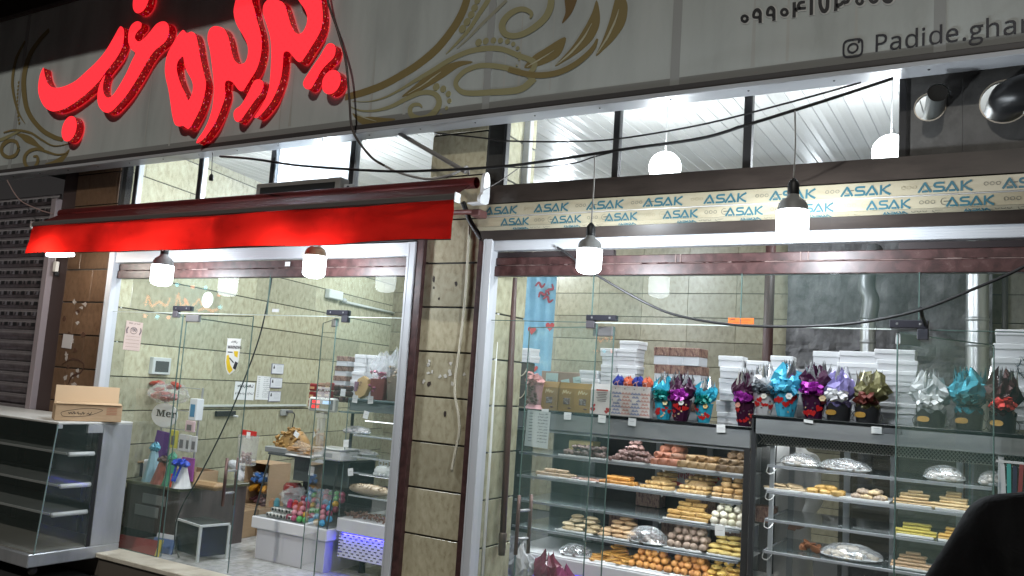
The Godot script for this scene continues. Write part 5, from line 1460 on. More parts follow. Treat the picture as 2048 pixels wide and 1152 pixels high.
# a flower-pot shaped sweet gift wrapped in printed foil, tied with a bow under a crumpled tuft
func gift_pot(label: String, at: Vector3, w: float, h: float, c: Array, inner: Array, b: Array, tagc: Array, seed_value: int, lean := 0.0, hearts := true, turn := 0.0) -> Node3D:
	var o := thing("wrapped_gift_pot", label, "gift pot", at, turn, "wrapped gift pots on the counters")
	var skin := foil(c[0] * 1.15, c[1] * 1.15, c[2] * 1.15, 0.22, 0.35)
	var ph := h * 0.42
	var body := part("pot_wrap", tapered(w * 0.27, w * 0.43, ph, 11, seed_value), skin, o)
	var q := RandomNumberGenerator.new()
	q.seed = seed_value
	if hearts:
		for k in 6:
			var a := -1.15 + 2.3 * (k + 0.5) / 6.0 + q.randf_range(-0.1, 0.1)
			var v := q.randf_range(0.18, 0.8)
			var rr := lerpf(w * 0.27, w * 0.43, pow(v, 0.8)) * 1.045 + 0.001
			var s := Shape.new()
			s.prism(heart_poly(w * q.randf_range(0.075, 0.14)), 0.0, 0.0012, Transform3D(Basis(Vector3.BACK, q.randf_range(-0.6, 0.6)), Vector3.ZERO))
			part("heart_print", s.done(), mat(0.42, 0.012, 0.012, 0.35), body, Transform3D(Basis(Vector3.UP, a) * Basis(Vector3.RIGHT, 0.22), Vector3(rr * sin(a), v * ph, rr * cos(a))))
		for k in 9:
			var a := q.randf_range(-1.2, 1.2)
			var v := q.randf_range(0.1, 0.95)
			var rr := lerpf(w * 0.27, w * 0.43, pow(v, 0.8)) * 1.045 + 0.001
			part("speck_print", cube(Vector3(0.012, 0.009, 0.001)), mat(0.5, 0.36, 0.2, 0.4) if k % 2 else mat(0.05, 0.03, 0.04, 0.4), body, Transform3D(Basis(Vector3.UP, a) * Basis(Vector3.BACK, a * 5.0), Vector3(rr * sin(a), v * ph, rr * cos(a))))
	part("foil_tuft", tuft(w * 1.02, h * 0.58, 5, seed_value + 3, lean), skin, o, xf(Vector3(0, ph * 0.98, 0)))
	part("foil_lining", crest(w * 0.95, h * 0.62, seed_value + 5), foil(inner[0], inner[1], inner[2], 0.2, 0.85), o, xf(Vector3(lean * h * 0.25, ph * 1.0, 0.0)))
	part("bow", bow(w * 0.98, 24, seed_value + 9), foil(b[0], b[1], b[2], 0.25, 0.35), o, xf(Vector3(0, ph * 1.14, w * 0.26)))
	if tagc.size() > 0:
		var s := Shape.new()
		s.lathe([Vector2(0, 0.002), Vector2(w * 0.12, 0.002), Vector2(w * 0.12, 0.0), Vector2(0, 0)], 6, Transform3D(Basis(Vector3.RIGHT, PI / 2 - 0.2), Vector3.ZERO))
		var t := part("card_tag", s.done(), mat(tagc[0], tagc[1], tagc[2], 0.6), o, xf(Vector3(w * tagc[3], ph * 0.86, w * 0.45)))
		part("tag_print", cube(Vector3(w * 0.09, 0.005, 0.001)), mat(0.2, 0.2, 0.15, 0.7), t, xf(Vector3(0, 0, 0.003)))
	return o

# crumpled cellophane gift standing in a black scalloped bucket with a gold badge
func gift_bucket(label: String, at: Vector3, w: float, h: float, c: Array, lining: Array, b: Array, seed_value: int, lean := 0.0) -> Node3D:
	var o := thing("gift_bucket", label, "gift bucket", at, 0.0, "black gift buckets on the counter")
	var s := Shape.new()
	var seg := 32
	var bh := h * 0.28
	for k in seg:
		var a := TAU * k / seg
		var d := TAU * (k + 1) / seg
		var ha := bh * (1.0 + 0.14 * cos(a * 6.0))
		var hd := bh * (1.0 + 0.14 * cos(d * 6.0))
		var p := Vector3(cos(a), 0, sin(a))
		var r := Vector3(cos(d), 0, sin(d))
		s.quad(p * w * 0.34, p * w * 0.40 + Vector3(0, ha, 0), r * w * 0.40 + Vector3(0, hd, 0), r * w * 0.34)
		s.quad(p * w * 0.385 + Vector3(0, ha, 0), p * w * 0.33, r * w * 0.33, r * w * 0.385 + Vector3(0, hd, 0))
		s.quad(p * w * 0.40 + Vector3(0, ha, 0), p * w * 0.385 + Vector3(0, ha, 0), r * w * 0.385 + Vector3(0, hd, 0), r * w * 0.40 + Vector3(0, hd, 0))
	var bk := part("bucket", s.done(), mat(0.012, 0.012, 0.014, 0.4), o)
	s = Shape.new()
	s.prism(rounded(PackedVector2Array([Vector2(-0.036, 0.006), Vector2(-0.02, 0.016), Vector2(0.02, 0.016), Vector2(0.036, 0.006), Vector2(0.036, -0.008), Vector2(0.02, -0.016), Vector2(-0.02, -0.016), Vector2(-0.036, -0.008)]), 2), 0, 0.002)
	part("gold_badge", s.done(), mat(0.36, 0.20, 0.03, 0.4, 0.3), bk, Transform3D(Basis(Vector3.UP, -0.45) * Basis(Vector3.RIGHT, -0.1), Vector3(-w * 0.175, bh * 0.5, w * 0.345)))
	for sx in [-1, 1]:
		s = Shape.new()
		s.smooth(true)
		s.tube(curve([Vector3(sx * w * 0.37, bh * 0.7, 0.02), Vector3(sx * w * 0.46, bh * 0.45, 0.03), Vector3(sx * w * 0.43, bh * 0.15, 0.04), Vector3(sx * w * 0.36, bh * 0.1, 0.05)]), 0.003, 5)
		part("ring_handle", s.done(), mat(0.05, 0.05, 0.05, 0.3, 0.5), bk)
	var fm := foil(c[0], c[1], c[2], 0.22, 0.4)
	s = Shape.new()
	var q := RandomNumberGenerator.new()
	q.seed = seed_value
	for k in 24:
		s.ball(Vector3(cos(k * 2.4) * w * 0.24, bh * 1.05, sin(k * 2.4) * w * 0.24), Vector3(q.randf_range(0.2, 0.3) * w * 0.5, h * 0.10, q.randf_range(0.2, 0.3) * w * 0.5), 6, 4, Basis(Vector3(q.randf(), q.randf(), 1).normalized(), q.randf_range(0, 3)))
	part("wrapped_filling", s.done(), fm, o)
	part("foil_tuft", tuft(w * 1.0, h * 0.66, 3, seed_value + 3, lean), fm, o, xf(Vector3(0, h * 0.36, 0)))
	part("foil_lining", crest(w * 0.9, h * 0.62, seed_value + 7), foil(lining[0], lining[1], lining[2], 0.22, 0.8), o, xf(Vector3(lean * h * 0.3, h * 0.40, -0.01)))
	part("bow", bow(w * 0.85, 18, seed_value + 5), foil(b[0], b[1], b[2], 0.35, 0.2), o, xf(Vector3(0, h * 0.42, w * 0.30)))
	return o

# a stack of lidded white pastry boxes, each a thing of its own
func box_stack(label: String, group: String, at: Vector3, s: Vector3, count: int, kind := 0, turn := 0.0, jitter := 0.012) -> void:
	var words := ["lowest", "second up", "third up", "fourth up", "fifth up", "sixth up", "seventh up", "eighth up", "ninth up", "tenth up", "eleventh up"]
	for k in count:
		var last := k == count - 1
		var where: String = "topmost" if last and count > 1 else words[mini(k, 10)]
		var o := thing("pastry_box", label + (", the only one" if count == 1 else ", " + where), "cardboard box", at + Vector3(R(-jitter, jitter), k * (s.y + 0.0015), R(-jitter, jitter)), turn + R(-0.06, 0.06), group)
		if kind == 0:
			part("base", cube(Vector3(s.x - 0.006, s.y * 0.58, s.z - 0.006), 0.002), mat(0.64, 0.64, 0.655, 0.6), o, xf(Vector3(0, s.y * 0.29, 0)))
			part("lid", cube(Vector3(s.x, s.y * 0.42, s.z), 0.003), white_board, o, xf(Vector3(0, s.y * 0.79, 0)))
		else:
			part("base", cube(Vector3(s.x - 0.006, s.y * 0.5, s.z - 0.006), 0.002), mat(0.62, 0.63, 0.66, 0.35), o, xf(Vector3(0, s.y * 0.25, 0)))
			part("printed_lid", cube(Vector3(s.x, s.y * 0.5, s.z), 0.003), print_brown, o, xf(Vector3(0, s.y * 0.75, 0)))

var print_brown: StandardMaterial3D

# sloping paper bag with a flat bottom, for gold chocolate packs and small gifts
func paper_bag(called: String, label: String, category: String, at: Vector3, s: Vector3, m: Material, turn := 0.0, group := "") -> Node3D:
	var o := thing(called, label, category, at, turn, group)
	var b := Shape.new()
	var x := s.x / 2
	var z := s.z / 2
	var bot := [Vector3(-x, 0, z), Vector3(x, 0, z), Vector3(x, 0, -z), Vector3(-x, 0, -z)]
	var top := [Vector3(-x, s.y, z * 0.25), Vector3(x, s.y, z * 0.25), Vector3(x, s.y, -z * 0.25), Vector3(-x, s.y, -z * 0.25)]
	var mid := [Vector3(-x, s.y * 0.8, z * 0.9), Vector3(x, s.y * 0.8, z * 0.9), Vector3(x, s.y * 0.8, -z * 0.9), Vector3(-x, s.y * 0.8, -z * 0.9)]
	for k in 4:
		var n := (k + 1) % 4
		b.quad(bot[k], mid[k], mid[n], bot[n])
		b.quad(mid[k], top[k], top[n], mid[n])
	b.quad(bot[3], bot[2], bot[1], bot[0])
	part("bag", b.done(), m, o)
	return o

# ---- pastries -------------------------------------------------------------
func pastry_mesh(kind: String, k := 0) -> ArrayMesh:
	var key := kind + str(k)
	if shared.has(key):
		return shared[key]
	var s := Shape.new()
	s.smooth(true)
	var q := RandomNumberGenerator.new()
	q.seed = 77 + k
	match kind:
		"ball":
			s.ball(Vector3(0, 0.021, 0), Vector3(0.024, 0.022, 0.023), 9, 6)
		"oval":
			s.ball(Vector3(0, 0.012, 0), Vector3(0.046, 0.014, 0.029), 10, 6)
		"finger":
			s.smooth(false)
			s.box(Vector3(0, 0.011, 0), Vector3(0.03, 0.022, 0.105), 0.007)
		"bar":
			s.smooth(false)
			s.box(Vector3(0, 0.012, 0), Vector3(0.085, 0.024, 0.04), 0.005)
		"stick":
			s.smooth(false)
			s.box(Vector3(0, 0.006, 0), Vector3(0.105, 0.012, 0.034), 0.003)
		"roll":
			s.lathe([Vector2(0.0, 0.012), Vector2(0.012, 0.0), Vector2(0.021, 0.0), Vector2(0.0215, 0.12), Vector2(0.012, 0.12), Vector2(0.0, 0.11)], 12, Transform3D(Basis(Vector3.RIGHT, -PI / 2), Vector3(0, 0.021, 0.06)))
		"round":
			s.lathe([Vector2(0, 0), Vector2(0.029, 0.0), Vector2(0.032, 0.006), Vector2(0.030, 0.012), Vector2(0.032, 0.017), Vector2(0.030, 0.024), Vector2(0.016, 0.028), Vector2(0, 0.026)], 12)
		"rosette":
			for i in 5:
				s.ball(Vector3(0.018 * cos(TAU * i / 5), 0.012, 0.018 * sin(TAU * i / 5)), Vector3(0.016, 0.013, 0.016), 7, 5)
			s.ball(Vector3(0, 0.021, 0), Vector3(0.013, 0.009, 0.013), 7, 5)
		"lump":
			for i in 7:
				s.ball(Vector3(q.randf_range(-0.03, 0.03), q.randf_range(0.008, 0.03), q.randf_range(-0.03, 0.03)), Vector3(q.randf_range(0.013, 0.022), q.randf_range(0.010, 0.016), q.randf_range(0.013, 0.022)), 6, 5)
		"shell":
			s.ball(Vector3(0, 0.013, 0), Vector3(0.034, 0.016, 0.03), 9, 6)
			for i in 5:
				s.ball(Vector3(-0.024 + 0.012 * i, 0.022 - 0.002 * absf(i - 2), 0), Vector3(0.005, 0.006, 0.024), 5, 4)
		"slice":
			s.smooth(false)
			s.box(Vector3(0, 0.006, 0), Vector3(0.075, 0.012, 0.06), 0.004)
		"candy":
			s.ball(Vector3(0, 0.025, 0), Vector3(0.026, 0.026, 0.026), 10, 7)
	shared[key] = s.done()
	return shared[key]

func crumb(r: float, g: float, b: float, rough := 0.55) -> StandardMaterial3D:
	var key := "crumb%.3f%.3f%.3f" % [r, g, b]
	if not mats.has(key):
		var k := noise_small()
		var m := StandardMaterial3D.new()
		m.albedo_texture = k
		m.albedo_color = Color(r * 0.86, g * 0.82, b * 0.78).linear_to_srgb()
		m.uv1_triplanar = true
		m.uv1_scale = Vector3.ONE * 9.0
		m.roughness = rough
		m.heightmap_enabled = true
		m.heightmap_texture = grain
		m.heightmap_scale = 0.15
		mats[key] = m
	return mats[key]

var small_noise: ImageTexture
func noise_small() -> ImageTexture:
	if small_noise == null:
		small_noise = noise_picture(128, 151, 0.06, [[0.0, 0.42, 0.36, 0.30], [0.45, 0.86, 0.84, 0.80], [1.0, 1.0, 1.0, 1.0]], 0.0, 4)
	return small_noise

func tray_label(sort: String) -> String:
	var w := ("pale tray under the " + sort).split(" ")
	while w.size() > 16:
		w.remove_at(4)
	return " ".join(w)

const SORTS := {"ball": "sweet_ball", "oval": "oval_biscuit", "finger": "finger_biscuit", "bar": "biscuit_bar", "stick": "flaky_stick", "roll": "wafer_roll", "round": "round_biscuit", "rosette": "rosette_biscuit", "lump": "nut_cluster", "shell": "shell_biscuit", "slice": "sweet_slice"}

# a shallow heap of one sort on its tray: layers shrink upwards; at = front middle of the tray
func heap(sort: String, kind: String, at: Vector3, size: Vector2, nx: int, nz: int, layers: int, step: Vector3, c: Array, tray := true, turn := 0.0, wild := 0.1, c2 := []) -> void:
	if layers > 2 and kind != "slice":
		layers += 1
	if tray:
		var t := thing("serving_tray", tray_label(sort), "tray", at, 0.0, "trays on the display shelves")
		part("plate", boxm(Vector3(-size.x / 2, 0, -size.y), Vector3(size.x / 2, 0.006, 0.004), 0.002), mat(0.62, 0.63, 0.63, 0.35), t)
		if layers > 1:
			var core := Shape.new()
			core.smooth(true)
			core.lathe([Vector2(1.0, 0.0), Vector2(0.97, 0.35), Vector2(0.75, 0.75), Vector2(0.4, 0.96), Vector2(0, 1.0)], 14, Transform3D(Basis.from_scale(Vector3(nx * step.x * 0.45, layers * step.y * 0.6, nz * step.z * 0.4)), Vector3(0, 0.007, -step.z * (0.9 + nz * 0.5))))
			part("heap_underlayer", core.done(), crumb(c[0] * 0.8, c[1] * 0.75, c[2] * 0.7), t).set_meta("kind", "stuff")
		part("rim", boxm(Vector3(-size.x / 2, 0.0061, -0.002), Vector3(size.x / 2, 0.013, 0.004), 0.002), mat(0.7, 0.7, 0.69, 0.4), t)
	var grow := 1.13
	wild = minf(wild * 1.35, 0.22)
	turn += R(-0.12, 0.12)
	step *= grow
	nx = maxi(2, roundi(nx / grow - 0.15))
	for l in layers:
		var ax := nx - l
		if layers > nx:
			ax = maxi(1, nx - l / 2)
		var az := maxi(1, nz - l)
		for i in ax:
			for j in az:
				if j > 1 or (j == 1 and l < layers - 2 and i > 0 and i < ax - 1):
					continue
				var p := at + Vector3((i - (ax - 1) * 0.5) * step.x, 0.007 + l * step.y, -step.z * 0.55 - (j + l * 0.5) * step.z)
				p += Vector3(R(-1, 1) * wild * step.x, 0, R(-1, 1) * wild * step.z)
				var m: StandardMaterial3D = crumb(c[0], c[1], c[2]) if c2.is_empty() or rng.randf() < 0.6 else crumb(c2[0], c2[1], c2[2])
				var b := Basis.from_euler(Vector3(R(-1, 1) * wild * 0.7, turn + R(-1, 1) * wild * 2.2, R(-1, 1) * wild * 0.7))
				solo(SORTS[kind], pastry_mesh(kind, rng.randi() % 2), m, sort, SORTS[kind].replace("_", " "), Transform3D(b.scaled(Vector3.ONE * R(0.95, 1.06) * grow), p), sort)

# a platter heaped with sweets under crinkled clear film
func wrapped_platter(label: String, at: Vector3, w: float, h: float, c: Array, seed_value: int) -> void:
	var o := thing("wrapped_platter", label, "platter", at, 0.0, "platters under clear film")
	var s := Shape.new()
	s.smooth(true)
	s.lathe([Vector2(0, 0.001), Vector2(w * 0.42, 0.001), Vector2(w * 0.5, 0.014), Vector2(w * 0.5, 0.018), Vector2(w * 0.42, 0.006), Vector2(0, 0.006)], 24, Transform3D(Basis.from_scale(Vector3(1, 1, 0.6)), Vector3.ZERO))
	part("dish", s.done(), mat(0.62, 0.63, 0.64, 0.3, 0.3), o)
	var q := RandomNumberGenerator.new()
	q.seed = seed_value
	s = Shape.new()
	s.smooth(true)
	for k in 26:
		var a := q.randf_range(0, TAU)
		var rr := sqrt(q.randf())
		s.ball(Vector3(rr * cos(a) * w * 0.4, h * 0.72 * (1.0 - rr * rr) + 0.012, rr * sin(a) * w * 0.24), Vector3(0.03, 0.016, 0.022), 7, 5, Basis(Vector3.UP, q.randf_range(0, 3)))
	part("sweets", s.done(), crumb(c[0], c[1], c[2]), o)
	s = Shape.new()
	var seg := 22
	var rows := 5
	var g := []
	for i in rows + 1:
		var row := []
		for k in seg:
			var v := float(i) / rows
			var a := TAU * k / seg
			var rr := w * 0.52 * cos(v * PI / 2) * (1.0 + q.randf_range(-0.07, 0.07))
			row.append(Vector3(rr * cos(a), 0.014 + h * sin(v * PI / 2) * (1.0 + q.randf_range(-0.1, 0.1)), rr * sin(a) * 0.62))
		g.append(row)
	for i in rows:
		for k in seg:
			var m := (k + 1) % seg
			s.tri(g[i][k], g[i + 1][k], g[i + 1][m])
			s.tri(g[i][k], g[i + 1][m], g[i][m])
	part("clear_film", s.done(), pane(0.8, 0.84, 0.86, 0.16, 0.12), o)

# price card
func card(label: String, at: Vector3, w: float, h: float, roll := 0.0, turn := 0.0) -> void:
	var o := thing("price_card", label, "card", at, turn, "blank white cards on the counters")
	part("card", cube(Vector3(w, h, 0.0015)), paper, o, xf(Vector3.ZERO, 0, -0.06, roll))
	part("faint_print", cube(Vector3(w * 0.55, 0.003, 0.001)), mat(0.5, 0.5, 0.5, 0.7), o, xf(Vector3(0, 0.004, 0.0014), 0, -0.06, roll))

func led_bar(o: Node3D, x0: float, x1: float, y: float, z: float, energy: float, c := Color(0.95, 0.98, 1.0), k := 3.0) -> void:
	var lin := c.srgb_to_linear()
	part("led_strip_light", boxm(Vector3(x0, y, z - 0.006), Vector3(x1, y + 0.006, z + 0.006)), glow(lin.r, lin.g, lin.b, k), o)
	var a := AreaLight3D.new()
	a.name = "led_light"
	a.area_size = Vector2(x1 - x0, 0.012)
	a.light_energy = energy
	a.light_color = c
	a.area_range = 8.0
	a.shadow_enabled = true
	o.add_child(a, true)
	a.position = Vector3((x0 + x1) / 2, y - 0.003, z)
	a.rotation.x = -PI / 2

func right_shop() -> void:
	var dark := mat(0.02, 0.022, 0.024, 0.4)
	var clear := pane(0.40, 0.55, 0.52, 0.018)
	var edge := mat(0.07, 0.09, 0.09, 0.25)
	var shelf_glass := mat(0.13, 0.16, 0.165, 0.12)
	var shelf_rim := mat(0.36, 0.38, 0.40, 0.3, 0.6)
	print_brown = textured(noise_picture(256, 161, 0.035, [[0.0, 0.07, 0.03, 0.03], [0.3, 0.16, 0.08, 0.075], [0.42, 0.42, 0.29, 0.19], [0.52, 0.16, 0.07, 0.07], [0.66, 0.50, 0.38, 0.27], [0.8, 0.24, 0.13, 0.11], [1.0, 0.6, 0.5, 0.4]], 0.25, 5, Vector2(1.6, 0.5)), 3.4, 0.4)
	# ---- first counter -----------------------------------------------------
	var c1 := thing("glass_counter", "lit glass pastry counter with five loaded levels, left in the right window", "display counter")
	var xa := -3.25
	var xb := -1.45
	var zf := -0.825
	var zb := -1.55
	part("base", boxm(Vector3(xa, 0.29, zb), Vector3(xb, 0.385, zf), 0.006), mat(0.62, 0.63, 0.65, 0.45), c1)
	part("lower_panel", boxm(Vector3(xa + 0.01, 0.07, zb), Vector3(xb, 0.288, zf - 0.02), 0.004), mat(0.55, 0.56, 0.58, 0.45), c1)
	part("plinth", boxm(Vector3(xa + 0.05, -0.06, zb), Vector3(xb, 0.099, zf - 0.12)), dark, c1)
	part("top_plate", boxm(Vector3(xa, 1.405, zb), Vector3(xb, 1.424, zf + 0.01), 0.003), mat(0.012, 0.014, 0.014, 0.12), c1)
	part("steel_header", boxm(Vector3(xa + 0.01, 1.285, zf - 0.05), Vector3(xb - 0.005, 1.404, zf), 0.004), steel, c1)
	part("header_lip", boxm(Vector3(xa + 0.01, 1.262, zf - 0.12), Vector3(xb - 0.005, 1.284, zf - 0.02), 0.004), steel, c1)
	part("back_board", boxm(Vector3(xa, 0.386, zb), Vector3(xb, 1.40, zb + 0.012)), mat(0.035, 0.036, 0.037, 0.35), c1)
	for x in [-2.9, -2.35, -1.95, -1.6]:
		part("back_rail", boxm(Vector3(x, 0.40, zb + 0.013), Vector3(x + 0.045, 1.26, zb + 0.04), 0.003), mat(0.30, 0.33, 0.34, 0.3, 0.5), c1)
	part("end_post", boxm(Vector3(xb - 0.045, 0.386, zf - 0.045), Vector3(xb - 0.005, 1.284, zf - 0.002), 0.004), mat(0.055, 0.055, 0.055, 0.35, 0.4), c1)
	var s := Shape.new()
	s.quad(Vector3(xa + 0.005, 0.387, zf - 0.004), Vector3(xa + 0.005, 1.283, zf - 0.004), Vector3(xb - 0.05, 1.283, zf - 0.004), Vector3(xb - 0.05, 0.387, zf - 0.004))
	part("front_pane", s.done(), clear, c1)
	s = Shape.new()
	s.quad(Vector3(xb - 0.02, 0.387, zb + 0.02), Vector3(xb - 0.02, 1.283, zb + 0.02), Vector3(xb - 0.02, 1.283, zf - 0.05), Vector3(xb - 0.02, 0.387, zf - 0.05))
	part("end_pane", s.done(), clear, c1)
	s = Shape.new()
	s.quad(Vector3(xa + 0.004, 0.387, zb + 0.02), Vector3(xa + 0.004, 1.283, zb + 0.02), Vector3(xa + 0.004, 1.283, zf - 0.005), Vector3(xa + 0.004, 0.387, zf - 0.005))
	part("end_pane", s.done(), clear, c1)
	part("end_edge", boxm(Vector3(xa - 0.002, 0.387, zf - 0.01), Vector3(xa + 0.003, 1.283, zf - 0.001)), edge, c1)
	var lev := [1.10, 0.932, 0.755, 0.565]
	for k in 4:
		var y: float = lev[k]
		var z0: float = zf - 0.05 + (0.012 * k)
		part("shelf", boxm(Vector3(xa + 0.06, y - 0.012, zb + 0.05), Vector3(xb - 0.06, y - 0.003, z0), 0.001), shelf_glass, c1)
		part("shelf_rim", boxm(Vector3(xa + 0.06, y - 0.018, z0 + 0.001), Vector3(xb - 0.06, y, z0 + 0.010), 0.002), shelf_rim, c1)
		for x in [xa + 0.2, -2.6, -2.05, xb - 0.12]:
			part("shelf_stud", cube(Vector3(0.012, 0.012, 0.012), 0.003), mat(0.8, 0.82, 0.84, 0.2, 0.5), c1, xf(Vector3(x, y - 0.022, z0 + 0.004)))
		led_bar(c1, xa + 0.08, xb - 0.08, y - 0.018, z0 - 0.02, 0.27)
	led_bar(c1, xa + 0.08, xb - 0.08, 1.266, zf - 0.14, 0.27)
	led_bar(c1, xa + 0.1, xb, 0.28, zf - 0.006, 0.28, Color(0.2, 0.2, 1.0), 2.0)
	part("base_deck", boxm(Vector3(xa + 0.02, 0.386, zb + 0.02), Vector3(xb - 0.05, 0.392, zf - 0.006)), mat(0.60, 0.61, 0.62, 0.4), c1)
	# ---- pastries of the first counter ------------------------------------
	var H := func(sort: String, kind: String, px: float, y: float, w: float, nx: int, nz: int, layers: int, step: Vector3, c: Array, c2 := [], wild := 0.1, turn := 0.0, tray := true) -> void:
		heap(sort, kind, Vector3(px, y, zf - 0.05 - 0.012), Vector2(w, 0.36), nx, nz, layers, step, c, tray, turn, wild, c2)
	# top level
	H.call("brown frosted nut cluster heaped at the left of the top shelf", "lump", -2.691, lev[0], 0.36, 5, 3, 2, Vector3(0.068, 0.034, 0.07), [0.10, 0.06, 0.055], [0.17, 0.11, 0.10], 0.2)
	H.call("pinkish frosted cluster heaped beside the brown ones on the top shelf", "lump", -2.322, lev[0], 0.34, 5, 3, 3, Vector3(0.065, 0.034, 0.065), [0.30, 0.19, 0.18], [0.19, 0.11, 0.10], 0.2)
	H.call("hollow cream roll with orange-pink sugar on the top shelf", "roll", -2.059, lev[0], 0.27, 4, 1, 3, Vector3(0.058, 0.036, 0.12), [0.50, 0.21, 0.13], [0.40, 0.22, 0.15], 0.05, -0.5)
	H.call("hollow tan wafer roll in the middle row of the top shelf", "roll", -1.816, lev[0], 0.30, 5, 1, 2, Vector3(0.056, 0.036, 0.12), [0.42, 0.29, 0.14], [0.36, 0.22, 0.09], 0.05, -0.5)
	H.call("hollow dark tipped wafer roll at the right end of the top shelf", "roll", -1.589, lev[0], 0.22, 4, 1, 3, Vector3(0.055, 0.036, 0.12), [0.25, 0.17, 0.09], [0.19, 0.12, 0.06], 0.05, -0.4)
	# second level
	H.call("small pale biscuit bar at the left end of the second shelf", "bar", -2.905, lev[1], 0.26, 3, 2, 2, Vector3(0.088, 0.025, 0.05), [0.40, 0.30, 0.20], [], 0.06)
	H.call("flat pink glazed slice on the second shelf", "slice", -2.66, lev[1], 0.26, 3, 3, 1, Vector3(0.078, 0.013, 0.065), [0.42, 0.26, 0.21], [0.36, 0.28, 0.30], 0.08)
	H.call("orange-gold glazed bar on the second shelf", "bar", -2.408, lev[1], 0.30, 4, 3, 2, Vector3(0.075, 0.025, 0.055), [0.55, 0.27, 0.05], [0.48, 0.21, 0.04], 0.08)
	H.call("pale finger biscuit stacked crosswise left of centre on the second shelf", "finger", -2.117, lev[1], 0.29, 6, 1, 4, Vector3(0.036, 0.023, 0.11), [0.58, 0.42, 0.19], [0.52, 0.35, 0.14], 0.04, -0.45)
	H.call("pale finger biscuit in the taller stack right of centre on the second shelf", "finger", -1.854, lev[1], 0.28, 6, 1, 5, Vector3(0.036, 0.023, 0.11), [0.60, 0.44, 0.22], [0.53, 0.37, 0.16], 0.04, -0.45)
	H.call("round ridged wafer biscuit piled at the right end of the second shelf", "round", -1.616, lev[1], 0.27, 4, 3, 3, Vector3(0.066, 0.030, 0.066), [0.52, 0.36, 0.17], [0.42, 0.27, 0.11], 0.07)
	# third level
	H.call("golden brick shaped biscuit piled on the third shelf", "bar", -1.878, lev[2], 0.34, 4, 2, 4, Vector3(0.088, 0.025, 0.05), [0.52, 0.35, 0.12], [0.46, 0.29, 0.09], 0.05, 0.1)
	H.call("white powdered ball heaped at the right end of the third shelf", "ball", -1.613, lev[2], 0.26, 5, 4, 4, Vector3(0.048, 0.036, 0.048), [0.70, 0.70, 0.62], [0.62, 0.64, 0.50], 0.08)
	# fourth level
	H.call("cream oval biscuit in the left heap of the fourth shelf", "oval", -2.682, lev[3], 0.36, 4, 4, 3, Vector3(0.085, 0.024, 0.055), [0.58, 0.50, 0.34], [0.50, 0.41, 0.25], 0.12)
	H.call("beige oval biscuit in the second heap of the fourth shelf", "oval", -2.381, lev[3], 0.36, 4, 4, 4, Vector3(0.082, 0.024, 0.055), [0.60, 0.44, 0.27], [0.55, 0.38, 0.22], 0.12)
	wrapped_platter("platter of dark glazed sweets under shiny film on the fourth shelf", Vector3(-2.175, lev[3], -0.95), 0.30, 0.10, [0.09, 0.05, 0.04], 21)
	H.call("greyish brown ball piled in a pyramid on the fourth shelf", "ball", -1.883, lev[3], 0.30, 6, 4, 5, Vector3(0.049, 0.037, 0.049), [0.34, 0.27, 0.22], [0.28, 0.21, 0.17], 0.06)
	H.call("yellow oval biscuit at the right end of the fourth shelf", "oval", -1.619, lev[3], 0.30, 4, 3, 3, Vector3(0.07, 0.026, 0.055), [0.66, 0.53, 0.18], [0.60, 0.46, 0.14], 0.1)
	# lowest level
	var zlow := 0.392
	wrapped_platter("dark chocolate sweets under film at the left of the lowest level", Vector3(-2.719, zlow, -0.97), 0.26, 0.07, [0.05, 0.03, 0.03], 22)
	H.call("long golden flaky stick stacked at the left of the lowest level", "stick", -2.413, zlow, 0.32, 3, 4, 6, Vector3(0.095, 0.014, 0.045), [0.55, 0.31, 0.07], [0.48, 0.25, 0.05], 0.16, 0.5)
	H.call("orange fried dough ball in the left heap of the lowest level", "ball", -2.14, zlow, 0.32, 7, 5, 4, Vector3(0.046, 0.034, 0.046), [0.52, 0.25, 0.055], [0.44, 0.19, 0.04], 0.12)
	H.call("orange fried dough ball in the right heap of the lowest level", "ball", -1.866, zlow, 0.32, 7, 5, 5, Vector3(0.046, 0.034, 0.046), [0.50, 0.24, 0.06], [0.42, 0.18, 0.04], 0.12)
	H.call("ridged yellow shell biscuit at the right of the lowest level", "shell", -1.609, zlow, 0.30, 5, 3, 4, Vector3(0.062, 0.028, 0.055), [0.66, 0.48, 0.13], [0.60, 0.40, 0.10], 0.15, 0.6)
	# things standing behind the pastries
	for q in [["flat pale carton lying behind the wafer rolls on the top shelf", Vector3(-1.704, lev[0], -1.3), Vector3(0.30, 0.075, 0.2)], ["white printed carton standing behind the finger biscuits of the second shelf", Vector3(-1.986, lev[1], -1.35), Vector3(0.42, 0.13, 0.12)], ["yellowish carton behind the nut clusters on the top shelf", Vector3(-2.831, lev[0], -1.25), Vector3(0.20, 0.10, 0.15)]]:
		var o := thing("carton", q[0], "cardboard box", q[1])
		part("box", cube(q[2], 0.004), cardboard if q[2].x < 0.4 and q[2].x > 0.25 else (mat(0.42, 0.40, 0.39, 0.6) if q[2].x > 0.4 else mat(0.48, 0.38, 0.16, 0.6)), o, xf(Vector3(0, q[2].y / 2, 0)))
		if q[2].x > 0.4:
			s = Shape.new()
			s.stroke([Vector3(-0.2, 0.07, 0.02), Vector3(-0.12, 0.03, 0.03), Vector3(0.0, 0.015, 0.02), Vector3(0.14, 0.05, 0.03), Vector3(0.2, 0.1, 0.02)], 0.0612, Transform3D(), 4, 0.0)
			part("swoosh_print", s.done(), mat(0.36, 0.03, 0.04, 0.6), o)
			lettering("upside_down_word", "Hajabaglah", 0.05, mat(0.3, 0.04, 0.05, 0.6), o, Transform3D(Basis(Vector3.BACK, PI), Vector3(0.15, 0.115, 0.061)))
